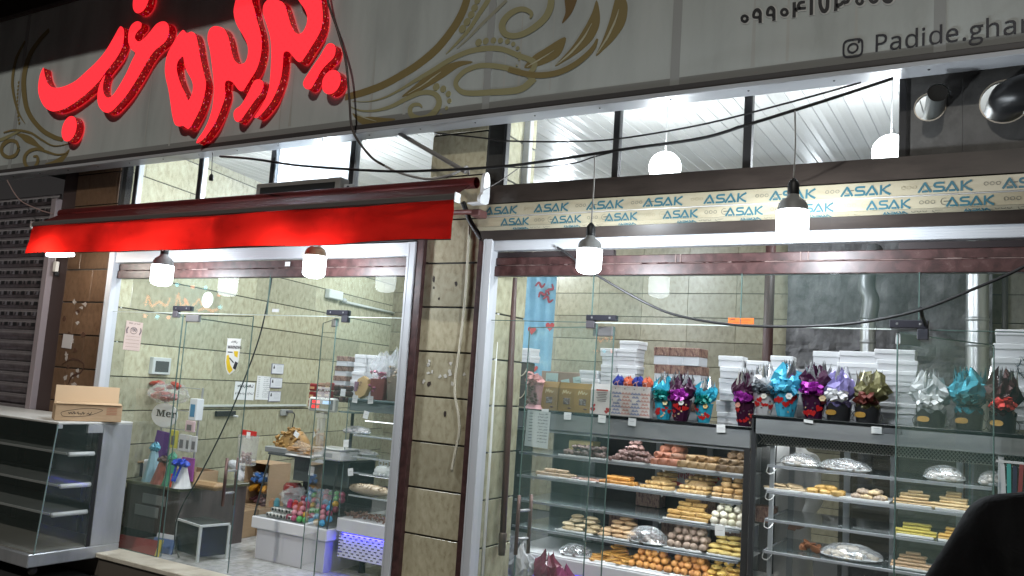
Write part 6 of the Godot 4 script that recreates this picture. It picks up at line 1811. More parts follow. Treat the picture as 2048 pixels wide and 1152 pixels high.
	for k in 6:
		var o := thing("patterned_carton", "brown marbled carton at the back of the counter, " + ["leftmost", "second from the left", "third from the left", "fourth from the left", "fifth from the left", "rightmost"][k] + " of six", "cardboard box", Vector3(-2.55 + 0.21 * k, lev[2] if k % 2 else lev[3], -1.42), 0.05 * (k - 2), "marbled cartons at the back of the counter")
		part("box", cube(Vector3(0.19, 0.11, 0.12), 0.003), print_brown, o, xf(Vector3(0, 0.056, 0)))
	# ---- second counter -----------------------------------------------------
	var c2 := thing("glass_counter", "taller glass counter with half empty shelves, right in the right window", "display counter")
	xa = -1.435
	xb = -0.06
	zf = -0.77
	part("top_plate", boxm(Vector3(xa, 1.488, zb), Vector3(xb + 0.6, 1.506, zf + 0.01), 0.003), mat(0.012, 0.014, 0.014, 0.12), c2)
	part("steel_header", boxm(Vector3(xa + 0.01, 1.385, zf - 0.05), Vector3(xb + 0.6, 1.487, zf), 0.004), steel, c2)
	part("header_lock", cube(Vector3(0.10, 0.035, 0.004), 0.002), mat(0.30, 0.31, 0.32, 0.3, 0.6), c2, xf(Vector3(-0.604, 1.47, zf + 0.002)))
	# perforated grille below the header
	var gr := part("grille", boxm(Vector3(xa + 0.04, 1.318, zf - 0.10), Vector3(xb + 0.6, 1.384, zf - 0.09)), mat(0.10, 0.10, 0.095, 0.5), c2)
	s = Shape.new()
	for i in 96:
		for k in 2:
			s.box(Vector3(xa + 0.05 + 0.02 * i, 1.351, zf - 0.088), Vector3(0.0045, 0.084, 0.003), 0.0, Basis(Vector3.BACK, 0.7 if k else -0.7))
	part("grille_mesh", s.done(), mat(0.50, 0.48, 0.43, 0.4, 0.4), gr).set_meta("kind", "stuff")
	part("corner_post", boxm(Vector3(xa, -0.06, zf - 0.04), Vector3(xa + 0.03, 1.487, zf), 0.004), mat(0.06, 0.062, 0.065, 0.35, 0.4), c2)
	part("base", boxm(Vector3(xa, -0.06, zb), Vector3(xb + 0.6, 0.34, zf - 0.01)), mat(0.2, 0.2, 0.2, 0.4), c2)
	s = Shape.new()
	s.quad(Vector3(xa + 0.03, 0.35, zf - 0.004), Vector3(xa + 0.03, 1.384, zf - 0.004), Vector3(xb, 1.384, zf - 0.004), Vector3(xb, 0.35, zf - 0.004))
	part("front_pane", s.done(), clear, c2)
	for x in [xa + 0.09, -0.98, -0.69, -0.3]:
		part("slotted_upright", boxm(Vector3(x, 0.35, zb + 0.06), Vector3(x + 0.04, 1.33, zb + 0.085), 0.002), mat(0.42, 0.44, 0.45, 0.3, 0.6), c2)
	part("front_upright", boxm(Vector3(xa + 0.095, 0.35, zf - 0.13), Vector3(xa + 0.125, 1.33, zf - 0.115), 0.002), mat(0.42, 0.44, 0.45, 0.3, 0.6), c2)
	part("dark_back", boxm(Vector3(-1.02, 0.35, zb), Vector3(xb + 0.6, 1.36, zb + 0.012)), pane(0.05, 0.055, 0.06, 0.55), c2)
	part("right_post", boxm(Vector3(xb, 0.35, zf - 0.06), Vector3(xb + 0.03, 1.384, zf - 0.02), 0.003), mat(0.55, 0.57, 0.58, 0.35, 0.3), c2)
	var lv := [1.195, 1.033, 0.858, 0.665]
	for k in 4:
		var y: float = lv[k]
		var z0: float = zf - 0.09 + 0.015 * k
		part("shelf", boxm(Vector3(xa + 0.09, y - 0.012, zb + 0.09), Vector3(xb - 0.03, y - 0.003, z0)), pane(0.12, 0.16, 0.16, 0.28), c2)
		part("shelf_rim", boxm(Vector3(xa + 0.09, y - 0.018, z0 + 0.001), Vector3(xb - 0.03, y, z0 + 0.011), 0.002), mat(0.55, 0.57, 0.60, 0.25, 0.5), c2)
		s = Shape.new()
		s.smooth(true)
		s.tube(curve([Vector3(xa + 0.09, y - 0.01, z0), Vector3(xa + 0.085, y - 0.05, z0 + 0.005), Vector3(xa + 0.11, y - 0.06, z0 - 0.01), Vector3(xa + 0.13, y - 0.03, z0 - 0.05)]), 0.003, 6)
		part("bracket_wire", s.done(), mat(0.45, 0.45, 0.43, 0.35), c2)
		part("side_rail", boxm(Vector3(xa + 0.085, y - 0.018, zb + 0.09), Vector3(xa + 0.097, y, z0)), mat(0.5, 0.52, 0.55, 0.25, 0.5), c2)
	led_bar(c2, xa + 0.1, xb - 0.05, 1.322, zf - 0.13, 0.22)
	led_bar(c2, xa + 0.12, xb - 0.05, lv[0] - 0.018, zf - 0.11, 0.2)
	led_bar(c2, xa + 0.12, xb - 0.05, lv[1] - 0.018, zf - 0.095, 0.16)
	led_bar(c2, xa + 0.12, xb - 0.05, lv[2] - 0.018, zf - 0.08, 0.16)
	wrapped_platter("film wrapped platter at the left of the second counter's top shelf", Vector3(-1.175, lv[0], -1.0), 0.25, 0.065, [0.35, 0.33, 0.31], 31)
	wrapped_platter("film wrapped platter in the middle of the second counter's top shelf", Vector3(-0.902, lv[0], -1.0), 0.30, 0.06, [0.28, 0.27, 0.27], 32)
	wrapped_platter("small silvery film wrapped heap right on the second counter's top shelf", Vector3(-0.34, lv[0], -1.0), 0.22, 0.075, [0.5, 0.5, 0.5], 33)
	wrapped_platter("film wrapped heap at the far right of the second counter's top shelf", Vector3(-0.089, lv[0], -1.0), 0.15, 0.07, [0.5, 0.5, 0.5], 34)
	var G := func(sort: String, kind: String, px: float, y: float, w: float, nx: int, nz: int, layers: int, step: Vector3, c: Array, c2_: Array, wild: float, turn := 0.0) -> void:
		heap(sort, kind, Vector3(px, y, zf - 0.10), Vector2(w, 0.34), nx, nz, layers, step, c, true, turn, wild, c2_)
	G.call("flat pale bread slice at the left of the second counter's middle shelf", "slice", -1.246, lv[1], 0.24, 3, 3, 2, Vector3(0.078, 0.014, 0.07), [0.46, 0.38, 0.25], [0.40, 0.32, 0.2], 0.15)
	G.call("golden flaky biscuit bunch on the second counter's middle shelf", "round", -1.011, lv[1], 0.26, 4, 3, 2, Vector3(0.062, 0.02, 0.06), [0.55, 0.38, 0.13], [0.48, 0.31, 0.09], 0.15)
	G.call("speckled rosette biscuit in the middle of the second counter", "rosette", -0.756, lv[1], 0.25, 4, 3, 2, Vector3(0.06, 0.025, 0.06), [0.52, 0.42, 0.26], [0.36, 0.3, 0.24], 0.1)
	G.call("cream layered wafer square in the left stack of the middle shelf", "slice", -0.499, lv[1], 0.20, 3, 2, 5, Vector3(0.066, 0.0135, 0.06), [0.50, 0.38, 0.2], [0.44, 0.31, 0.15], 0.03)
	G.call("cream layered wafer square in the right stack of the middle shelf", "slice", -0.29, lv[1], 0.18, 3, 2, 6, Vector3(0.06, 0.0135, 0.06), [0.58, 0.46, 0.25], [0.52, 0.38, 0.18], 0.03)
	G.call("bright yellow layered sweet in the left stack of the third shelf", "slice", -0.487, lv[2], 0.20, 3, 2, 4, Vector3(0.062, 0.0135, 0.06), [0.62, 0.54, 0.10], [0.55, 0.50, 0.10], 0.03)
	G.call("orange-yellow layered sweet in the right stack of the third shelf", "slice", -0.288, lv[2], 0.15, 2, 2, 4, Vector3(0.062, 0.0135, 0.06), [0.66, 0.43, 0.09], [0.60, 0.40, 0.1], 0.03)
	G.call("beige layered sweet in the stack on the second counter's lowest shelf", "slice", -0.508, lv[3], 0.20, 3, 2, 5, Vector3(0.062, 0.0135, 0.06), [0.52, 0.38, 0.24], [0.46, 0.32, 0.19], 0.04)
	wrapped_platter("large film covered dish of pale sweets on the second counter's lowest shelf", Vector3(-0.849, lv[3], -0.97), 0.36, 0.075, [0.46, 0.42, 0.34], 35)
	s = Shape.new()
	for k in 9:
		s.ball(Vector3(R(-0.05, 0.05), R(0.015, 0.075), R(-0.03, 0.03)), Vector3(R(0.02, 0.045), R(0.006, 0.012), R(0.015, 0.03)), 8, 5, Basis.from_euler(Vector3(R(-1, 1), R(-3, 3), R(-1, 1))))
	solo("brown_paper_bundle", s.done(), mat(0.22, 0.085, 0.035, 0.7), "crumpled brown bundle on the lowest shelf of the second counter", "paper bundle", Transform3D(Basis(), Vector3(-1.1, lv[3], -1.0)))
	# cards on the counters
	var n := 0
	for q in [Vector3(-2.961, 1.406, -0.81), Vector3(-2.775, 1.394, -0.81), Vector3(-2.502, 1.394, -0.81), Vector3(-2.273, 1.391, -0.81), Vector3(-1.646, 1.398, -0.81)]:
		card(["small blank white card leftmost on the first counter's edge", "small blank white card below the gold packs", "small blank white card below the white gift bag", "small blank white card below the blue and pink bottles", "small blank white card hanging near the right end of the first counter"][n], q, 0.058, 0.052, R(-0.1, 0.1))
		n += 1
	card("blank white card on the second counter's header below the olive gift", Vector3(-0.691, 1.475, -0.762), 0.058, 0.055, 0.02)
	card("blank white card stuck among the lower shelves near the first counter's right end", Vector3(-1.624, 0.742, -0.8), 0.065, 0.06, 0.06)
	card("tiny white card lying on the second counter's edge below the plum gift", Vector3(-1.082, 1.489, -0.755), 0.055, 0.018, -0.1)
	# price list hanging on the counter's left end
	var pl := thing("price_list", "white handwritten price list hanging on the left end of the first counter", "notice", Vector3(-3.005, 1.282, -0.79), 0.0)
	var pw := 0.194
	var phh := 0.265
	part("sheet", cube(Vector3(pw, phh, 0.001)), mat(0.55, 0.60, 0.58, 0.7), pl, xf(Vector3.ZERO, 0, 0, -0.03))
	s = Shape.new()
	for k in 10:
		var y := phh * (0.41 - 0.085 * k)
		script_line(s, pw * 0.0, pw * 0.42, y, 0.011, 0.0012, 0.2)
		s.box(Vector3(-pw * 0.30, y + 0.003, 0.0012), Vector3(pw * 0.16, 0.003, 0.0006))
	part("text_print", s.done(), mat(0.04, 0.05, 0.05, 0.7), pl)
	# ---- goods on the counters ---------------------------------------------
	var T1 := 1.4245
	var T2 := 1.5065
	var zg := -0.93
	gift_pot("turquoise gift pot with red hearts and a dark green bow, left of the first trio", Vector3(-2.089, T1, zg), 0.161, 0.322, [0.03, 0.34, 0.48], [0.55, 0.56, 0.58], [0.0, 0.14, 0.13], [0.62, 0.56, 0.3, 0.2], 401)
	gift_pot("plum gift pot with a magenta bow in the middle of the first trio", Vector3(-1.955, T1, zg + 0.03), 0.166, 0.343, [0.045, 0.010, 0.034], [0.5, 0.5, 0.52], [0.30, 0.02, 0.30], [0.62, 0.62, 0.6, 0.15], 402)
	gift_pot("turquoise gift pot with a green bow, right of the first trio", Vector3(-1.803, T1, zg), 0.144, 0.308, [0.03, 0.34, 0.48], [0.6, 0.6, 0.62], [0.0, 0.15, 0.13], [0.6, 0.42, 0.15, 0.2], 403, 0.06)
	gift_pot("dark plum gift pot leaning at the right end of the lower counter", Vector3(-1.524, T1, zg), 0.153, 0.374, [0.045, 0.010, 0.03], [0.52, 0.5, 0.52], [0.26, 0.02, 0.26], [0.55, 0.22, 0.16, -0.2], 404, -0.05)
	gift_pot("silver gift pot with red hearts and a dark grey bow", Vector3(-1.402, T2, zg), 0.165, 0.337, [0.50, 0.50, 0.51], [0.6, 0.6, 0.62], [0.10, 0.115, 0.13], [0.62, 0.6, 0.52, 0.1], 405, 0.06)
	gift_pot("bright sky blue gift pot with a light blue bow", Vector3(-1.261, T2, zg), 0.189, 0.365, [0.06, 0.40, 0.58], [0.5, 0.52, 0.55], [0.10, 0.50, 0.70], [0.66, 0.66, 0.62, 0.2], 406)
	gift_pot("widest plum gift pot with a magenta bow, right of the sky blue one", Vector3(-1.086, T2, zg), 0.186, 0.366, [0.045, 0.010, 0.035], [0.45, 0.45, 0.47], [0.34, 0.02, 0.34], [0.5, 0.36, 0.2, 0.36], 407, 0.06)
	gift_bucket("lavender foil gift in a black bucket with a white bow", Vector3(-0.935, T2, zg), 0.196, 0.342, [0.28, 0.24, 0.50], [0.55, 0.55, 0.6], [0.75, 0.75, 0.77], 411, 0.02)
	gift_bucket("olive gold foil gift in a black bucket with a copper bow", Vector3(-0.765, T2, zg), 0.193, 0.33, [0.17, 0.155, 0.07], [0.40, 0.37, 0.25], [0.13, 0.025, 0.018], 412, 0.2)
	gift_bucket("silver white foil gift in a black bucket behind the glass", Vector3(-0.41, T2, zg), 0.211, 0.337, [0.50, 0.52, 0.52], [0.55, 0.57, 0.57], [0.68, 0.7, 0.7], 413, -0.03)
	gift_bucket("teal foil gift in a black bucket behind the glass", Vector3(-0.21, T2, zg), 0.2, 0.377, [0.03, 0.28, 0.36], [0.06, 0.3, 0.36], [0.0, 0.10, 0.11], 414)
	gift_bucket("dark foil gift in a black bucket with a red bow at the far right", Vector3(-0.037, T2, zg), 0.18, 0.377, [0.06, 0.02, 0.02], [0.32, 0.30, 0.30], [0.55, 0.03, 0.02], 415)
	# pink flower pot with bow
	var o := thing("pink_gift_pot", "small pink gift pot of sweets with a big pale pink bow", "gift pot", Vector3(-3.109, T1, zg))
	part("dish", tapered(0.085, 0.06, 0.03, 8, 5), mat(0.55, 0.28, 0.30, 0.5), o)
	part("clear_wrap", tapered(0.055, 0.075, 0.17, 8, 6), mat(0.34, 0.17, 0.18, 0.25), o, xf(Vector3(0, 0.02, 0)))
	s = Shape.new()
	for k in 16:
		s.ball(Vector3(R(-0.045, 0.045), 0.04 + 0.009 * k, 0.064 + 0.0005 * k), Vector3(0.017, 0.012, 0.008), 6, 4)
	part("wrapped_sweets", s.done(), mat(0.16, 0.08, 0.07, 0.25, 0.3), o)
	part("bow", bow(0.19, 18, 77), mat(0.68, 0.30, 0.29, 0.45), o, xf(Vector3(0, 0.205, 0.02)))
	# gold packs
	n = 0
	var gold := mat(0.46, 0.27, 0.075, 0.28, 0.55)
	for q in [Vector3(-2.975, 1.417, -0.93), Vector3(-2.832, 1.42, -0.93), Vector3(-2.705, 1.422, -0.93)]:
		var b := paper_bag("gold_sweet_pack", "gold pack of chocolates with a clear window, " + ["leftmost of three", "in the middle of three", "rightmost of three"][n], "sweet pack", Vector3(q.x, T1, zg), Vector3(0.137, 0.212, 0.07), gold, -0.1 + 0.08 * n, "gold packs of chocolates")
		part("window", cube(Vector3(0.055, 0.048, 0.004), 0.002), mat(0.14, 0.085, 0.07, 0.15), b, xf(Vector3(0, 0.075, 0.034)))
		s = Shape.new()
		for k in 9:
			s.ball(Vector3(R(-0.022, 0.022), 0.075 + R(-0.018, 0.018), 0.036), Vector3(0.009, 0.007, 0.004), 6, 4)
		part("chocolate", s.done(), mat(0.30, 0.24, 0.22, 0.2, 0.4), b)
		s = Shape.new()
		s.stroke([Vector3(-0.035, 0.125, 0.007), Vector3(-0.028, 0.155, 0.007), Vector3(-0.018, 0.135, 0.007), Vector3(-0.008, 0.157, 0.007), Vector3(0.0, 0.13, 0.007), Vector3(0.012, 0.148, 0.006), Vector3(0.022, 0.13, 0.006), Vector3(0.035, 0.145, 0.006)], 0.0355, Transform3D(), 3, 0.0)
		part("script_print", s.done(), mat(0.70, 0.56, 0.28, 0.4), b)
		part("sweet_print", pastry_mesh("oval"), mat(0.12, 0.05, 0.02, 0.3), b, Transform3D(Basis.from_scale(Vector3(0.35, 0.5, 0.2)), Vector3(0.025, 0.02, 0.036)))
		n += 1
	# white gift bag with red hearts
	o = paper_bag("white_gift_bag", "white paper gift bag printed with lines and red hearts", "gift bag", Vector3(-2.557, T1, zg), Vector3(0.165, 0.218, 0.07), mat(0.66, 0.62, 0.60, 0.6), 0.05)
	s = Shape.new()
	for k in 6:
		s.box(Vector3(0.005, 0.155 - 0.012 * k, 0.0365), Vector3(0.085 - 0.01 * (k % 3), 0.0035, 0.001))
	part("line_print", s.done(), mat(0.10, 0.05, 0.05, 0.7), o)
	part("red_band_print", cube(Vector3(0.09, 0.012, 0.001)), mat(0.5, 0.09, 0.06, 0.6), o, xf(Vector3(0.005, 0.172, 0.034)))
	for q in [[-0.06, 0.03, 0.02], [-0.055, 0.06, 0.015], [0.06, 0.035, 0.021], [0.045, 0.02, 0.015]]:
		s = Shape.new()
		s.prism(heart_poly(q[2]), 0, 0.001)
		part("heart_print", s.done(), mat(0.42, 0.02, 0.02, 0.5), o, xf(Vector3(q[0], q[1], 0.0355)))
	# blue and pink bottle boxes with gathered cloth tops
	n = 0
	for q in [Vector3(-2.431, 1.421, -0.92), Vector3(-2.358, 1.423, -0.92), Vector3(-2.286, 1.425, -0.92), Vector3(-2.214, 1.423, -0.92)]:
		var pinkish := n % 2 == 1
		o = thing("patterned_bottle_box", ["blue scallop patterned gift box with a blue cloth top, leftmost of four", "pink scallop patterned gift box with an orange cloth top, between the blue ones", "blue scallop patterned gift box with a blue cloth top, right of the first pink one", "pink scallop patterned gift box with an orange cloth top, rightmost of four"][n], "gift box", Vector3(q.x, T1, -0.92), 0.0, "scallop patterned gift boxes")
		var hb := 0.214
		var wb := 0.074
		part("box", cube(Vector3(wb, hb, 0.07), 0.002), mat(0.62, 0.58, 0.56, 0.5), o, xf(Vector3(0, hb / 2, 0)))
		s = Shape.new()
		for i in 3:
			for j in 7:
				var c := Vector3(-wb * 0.33 + wb * 0.33 * i + (wb * 0.16 if j % 2 else 0.0), 0.012 + 0.0235 * j, 0)
				if absf(c.x) > wb * 0.42:
					continue
				for rr in [0.013, 0.0085, 0.004]:
					s.stroke([Vector3(c.x - rr, c.y, 0.0026), Vector3(c.x, c.y + rr * 1.2, 0.0026), Vector3(c.x + rr, c.y, 0.0026)], 0.0358, Transform3D(), 2, 0.0)
		part("scallop_print", s.done(), mat(0.46, 0.17, 0.12, 0.5) if pinkish else mat(0.05, 0.13, 0.34, 0.5), o)
		s = Shape.new()
		s.prism(heart_poly(0.005), 0, 0.001)
		part("heart_print", s.done(), mat(0.12, 0.05, 0.06, 0.5), o, xf(Vector3(-0.012, hb * 0.9, 0.0352)))
		part("cloth_top", tuft(wb * 1.15, 0.085, 4, 500 + n), mat(0.62, 0.12, 0.05, 0.7) if pinkish else mat(0.015, 0.03, 0.26, 0.7), o, xf(Vector3(0, hb - 0.004, 0)))
		s = Shape.new()
		s.smooth(true)
		s.tube(curve([Vector3(-0.025, hb + 0.01, 0.03), Vector3(-0.008, hb + 0.028, 0.036), Vector3(0.0, hb + 0.022, 0.038), Vector3(0.014, hb + 0.036, 0.036), Vector3(0.004, hb + 0.02, 0.038), Vector3(0.012, hb - 0.012, 0.037)]), 0.0025, 5)
		part("ribbon", s.done(), mat(0.6, 0.32, 0.28, 0.5), o)
		if n in [0, 2]:
			s = Shape.new()
			s.prism(heart_poly(0.02), 0, 0.0015)
			part("white_tag", s.done(), mat(0.68, 0.66, 0.62, 0.6), o, xf(Vector3(-0.01, hb * 0.52, 0.037)))
		n += 1
	# brown rope handled bags behind the pink pot, white boxes upon them
	for k in 2:
		o = thing("brown_gift_bag", ["dark brown rope handled gift bag, lower of the two at the left end", "dark brown rope handled gift bag, upper of the two at the left end"][k], "gift bag", Vector3(-3.359, T1 + 0.175 * k, -1.15))
		part("bag", cube(Vector3(0.15, 0.174, 0.1), 0.004), mat(0.055, 0.042, 0.034, 0.5), o, xf(Vector3(0, 0.087, 0)))
		s = Shape.new()
		s.smooth(true)
		s.tube(curve([Vector3(-0.05, 0.12, 0.052), Vector3(-0.03, 0.075, 0.058), Vector3(0.02, 0.07, 0.058), Vector3(0.05, 0.1, 0.056), Vector3(0.06, 0.13, 0.052)]), 0.005, 6)
		part("rope_handle", s.done(), mat(0.55, 0.48, 0.36, 0.8), o)
		part("gold_mark", cube(Vector3(0.026, 0.03, 0.002), 0.001), mat(0.20, 0.15, 0.09, 0.4), o, xf(Vector3(-0.02, 0.12, 0.051)))
	box_stack("white pastry box on the brown gift bags", "white boxes on the brown bags", Vector3(-3.35, T1 + 0.352, -1.15), Vector3(0.16, 0.055, 0.15), 2)
	# white and patterned box stacks
	var zs := -1.2
	box_stack("white pastry box in the short stack behind the gold packs", "white boxes behind the gold packs", Vector3(-2.769, T1, zs), Vector3(0.152, 0.062, 0.14), 5, 0)
	box_stack("white pastry box in the narrow left stack", "white boxes in the narrow left stack", Vector3(-2.623, T1, zs - 0.02), Vector3(0.134, 0.060, 0.14), 8, 0)
	box_stack("white pastry box in the broad left stack behind the patterned boxes", "white boxes in the broad left stack", Vector3(-2.462, T1, zs), Vector3(0.156, 0.060, 0.17), 9, 0)
	for k in 3:
		box_stack(["brown marbled box in the left column of the patterned stack", "brown marbled box in the middle column of the patterned stack", "brown marbled box in the right column of the patterned stack"][k], "brown marbled boxes", Vector3([-2.211, -2.1, -1.983][k], T1, -1.25), Vector3(0.118 + 0.018 * float(k == 2), 0.128, 0.16), 4, 1, -0.06)
	box_stack("white pastry box in the stack left of the leaning plum gift", "white boxes left of the leaning gift", Vector3(-1.683, T1, -1.2), Vector3(0.17, 0.077, 0.16), 6, 0)
	box_stack("white pastry box in the stack behind the leaning plum gift", "white boxes behind the leaning gift", Vector3(-1.535, T1 + 0.02, -1.28), Vector3(0.15, 0.070, 0.16), 6, 0)
	box_stack("white lidded pastry box behind the sky blue gift", "white boxes behind the sky blue gift", Vector3(-1.355, T2, -1.28), Vector3(0.15, 0.080, 0.16), 5, 0)
	box_stack("white lidded pastry box behind the widest plum gift", "white boxes behind the widest plum gift", Vector3(-1.051, T2, -1.25), Vector3(0.17, 0.088, 0.16), 5, 0)
	box_stack("large white pastry box behind the lavender and olive gifts", "large white boxes behind the olive gift", Vector3(-0.849, T2, -1.22), Vector3(0.25, 0.074, 0.2), 6, 0)
	box_stack("large white pastry box in the stack behind the door edge", "large white boxes behind the door edge", Vector3(-0.627, T2, -1.22), Vector3(0.24, 0.066, 0.2), 7, 0, 0.03, 0.016)
	box_stack("white pastry box in the far right stack beside the tinsel", "white boxes at the far right", Vector3(-0.002, T2 + 0.02, -1.3), Vector3(0.17, 0.085, 0.16), 7, 0)
	# chamfered grey board
	s = Shape.new()
	s.prism(PackedVector2Array([Vector2(-0.17, 0), Vector2(0.16, 0), Vector2(0.165, 0.30), Vector2(0.14, 0.335), Vector2(-0.12, 0.335), Vector2(-0.165, 0.26)]), -0.006, 0.006)
	solo("grey_board", s.done(), mat(0.30, 0.30, 0.31, 0.6), "grey board with cut corners leaning behind the plum gift", "board", xf(Vector3(-1.217, T2, -1.45), 0, -0.08))
	# display of sweets between the bags and the white boxes: a printed brown carton with pale pouches, blue carton before it
	o = thing("pouch_carton", "brown printed carton with pale sweet pouches on it, behind the gold packs", "display carton", Vector3(-3.118, T1 + 0.07, -1.4))
	part("back_board", cube(Vector3(0.46, 0.19, 0.02), 0.003), mat(0.26, 0.17, 0.12, 0.6), o, xf(Vector3(0, 0.135, -0.05)))
	part("tray", cube(Vector3(0.46, 0.045, 0.1), 0.003), mat(0.34, 0.24, 0.16, 0.6), o, xf(Vector3(0, 0.022, 0)))
	for q in [[-0.13, 0.14, 0.15, 0.0], [0.0, 0.12, 0.1, 0.2], [0.12, 0.135, 0.13, 0.2]]:
		part("pouch_print", cube(Vector3(q[2] * 0.75, q[2], 0.003), 0.001), mat(0.34, 0.44, 0.40, 0.5), o, xf(Vector3(q[0], q[1], -0.036), 0, 0, q[3]))
	s = Shape.new()
	script_line(s, -0.17, -0.09, 0.15, 0.016, -0.033)
	script_line(s, 0.08, 0.15, 0.16, 0.012, -0.033)
	for k in 5:
		s.ball(Vector3(0.105 + 0.012 * k, 0.11 + 0.008 * (k % 2), -0.034), Vector3(0.012, 0.01, 0.002), 6, 4)
	part("print", s.done(), mat(0.06, 0.08, 0.10, 0.6), o)
	o = thing("blue_carton", "low blue carton lying behind the gold packs", "cardboard box", Vector3(-3.077, T1, -1.28))
	part("box", cube(Vector3(0.44, 0.085, 0.1), 0.003), mat(0.03, 0.075, 0.22, 0.5), o, xf(Vector3(0, 0.043, 0)))
	# blue curtain with hearts
	var cur := thing("heart_curtain", "pale blue printed banner with red hearts hanging on the back wall", "banner", Vector3(-3.677, 0, -1.9))
	s = Shape.new()
	s.smooth(true)
	for i in 20:
		for k in 6:
			var f := func(a: int, b: int) -> Vector3:
				return Vector3(-0.19 + 0.36 * a / 20.0, 1.62 + 1.02 * b / 6.0, 0.012 * sin(a * 1.1 + b * 0.3))
			s.quad(f.call(i, k), f.call(i, k + 1), f.call(i + 1, k + 1), f.call(i + 1, k))
	part("cloth", s.done(), textured(noise_picture(128, 171, 0.02, [[0.0, 0.12, 0.28, 0.40], [0.6, 0.20, 0.40, 0.52], [0.9, 0.30, 0.48, 0.56], [1.0, 0.55, 0.66, 0.7]], 0.0, 3), 1.5, 0.6), cur)
	for q in [[-0.035, 2.09, 0.042], [0.145, 2.13, 0.045], [-0.13, 1.90, 0.03], [0.02, 1.75, 0.03]]:
		s = Shape.new()
		s.prism(heart_poly(q[2]), 0.016, 0.018)
		part("heart_print", s.done(), mat(0.42, 0.015, 0.02, 0.45), cur, xf(Vector3(q[0], q[1], 0)))
	for q in [[0.05, 2.42, 0.3], [0.11, 2.37, -0.5], [0.13, 2.46, 0.9], [0.02, 2.50, -0.2]]:
		s = Shape.new()
		s.stroke([Vector3(-0.045, -0.02, 0.016), Vector3(-0.02, 0.02, 0.022), Vector3(0.02, -0.015, 0.022), Vector3(0.045, 0.025, 0.014)], 0.016, Transform3D(), 4)
		part("curl_print", s.done(), mat(0.26, 0.03, 0.05, 0.5), cur, xf(Vector3(q[0], q[1], 0), 0, 0, q[2]))
	# grey sheet, flues and poles at the back
	var sh := thing("hanging_grey_sheet", "crumpled dark grey sheet hung across the back of the shop", "sheet", Vector3(0, 0, -5.3))
	s = Shape.new()
	var nz := FastNoiseLite.new()
	nz.seed = 5
	nz.frequency = 1.6
	nz.fractal_octaves = 4
	var X0 := -2.25
	var X1 := -0.161
	var grid := func(i: int, k: int) -> Vector3:
		var x := lerpf(X0, X1, i / 60.0)
		var y := lerpf(1.2, 3.66, k / 60.0)
		return Vector3(x, y, 0.16 * nz.get_noise_2d(x * 0.9, y * (0.5 if y > 2.2 else 1.5)) * (1.0 if y < 2.3 else 0.5))
	for i in 60:
		for k in 60:
			s.quad(grid.call(i, k), grid.call(i, k + 1), grid.call(i + 1, k + 1), grid.call(i + 1, k))
	part("sheet", s.done(), textured(noise_picture(256, 181, 0.02, [[0.0, 0.05, 0.048, 0.048], [0.5, 0.13, 0.125, 0.13], [1.0, 0.22, 0.21, 0.21]], 0.2, 5), 0.8, 0.6), sh)
	for q in [["slim galvanised flue pipe before the grey sheet, behind the large white boxes", Vector3(-1.266, 2.915, -4.6), 0.075, 2.55], ["broad silver flue pipe at the right before the grey sheet", Vector3(-0.278, 2.911, -4.6), 0.10, 3.7]]:
		var p := Shape.new()
		p.smooth(true)
		p.lathe([Vector2(q[2], 0.6), Vector2(q[2], q[3])], 20)
		p.smooth(false)
		o = thing("flue_pipe", q[0], "flue pipe", Vector3(q[1].x, 0, -4.6))
		part("pipe", p.done(), mat(0.50, 0.51, 0.52, 0.30, 0.75), o)
		for y in [1.75, 2.25, 2.5]:
			p = Shape.new()
			p.smooth(true)
			p.lathe([Vector2(q[2], y), Vector2(q[2] + 0.006, y + 0.01), Vector2(q[2] + 0.006, y + 0.03), Vector2(q[2], y + 0.04)], 20)
			part("seam_ring", p.done(), mat(0.45, 0.46, 0.47, 0.35, 0.7), o)
		if q[3] < 3.0:
			p = Shape.new()
			p.smooth(true)
			p.tube(curve([Vector3(0, 2.5, 0), Vector3(0.02, 2.7, 0.0), Vector3(-0.03, 2.85, -0.05), Vector3(-0.02, 3.1, -0.2), Vector3(0.0, 3.3, -0.4)]), 0.085, 14)
			part("bent_top", p.done(), mat(0.22, 0.225, 0.23, 0.4, 0.6), o)
	s = Shape.new()
	s.smooth(true)
	s.tube([Vector3(-2.256, -0.06, -4.5), Vector3(-2.256, 3.7, -4.5)], 0.055, 12)
	solo("brown_column", s.done(), mat(0.07, 0.03, 0.027, 0.45), "slender brown steel column standing in the back of the shop", "column")
	s = Shape.new()
	s.smooth(true)
	s.tube([Vector3(-0.049, 0, -5.4), Vector3(-0.049, 3.7, -5.4)], 0.03, 8)
	solo("wall_pipe", s.done(), mat(0.08, 0.07, 0.065, 0.5), "thin dark pipe on the tiled wall at the far right", "pipe")
	# tinsel and hanging ribbons at the right edge
	s = Shape.new()
	for k in 420:
		var t := k / 420.0
		var c := Vector3(0.05 * sin(t * 9.0), t * 0.42, 0)
		var d := Vector3(R(-1, 1), R(-0.6, 0.6), R(-1, 1)).normalized() * R(0.03, 0.055)
		var u := d.cross(Vector3.UP).normalized() * 0.002
		s.tri(c + u, c - u, c + d)
	o = thing("tinsel_garland", "fuzzy dark tinsel garland at the right edge behind the boxes", "garland", Vector3(0.089, T2 + 0.16, -1.05))
	part("tinsel", s.done(), mat(0.05, 0.09, 0.12, 0.25, 0.6), o)
	o = thing("ribbon_stand", "small stand of hanging coloured ribbons at the right edge", "ribbon stand", Vector3(0.021, 1.0, -0.62))
	n = 0
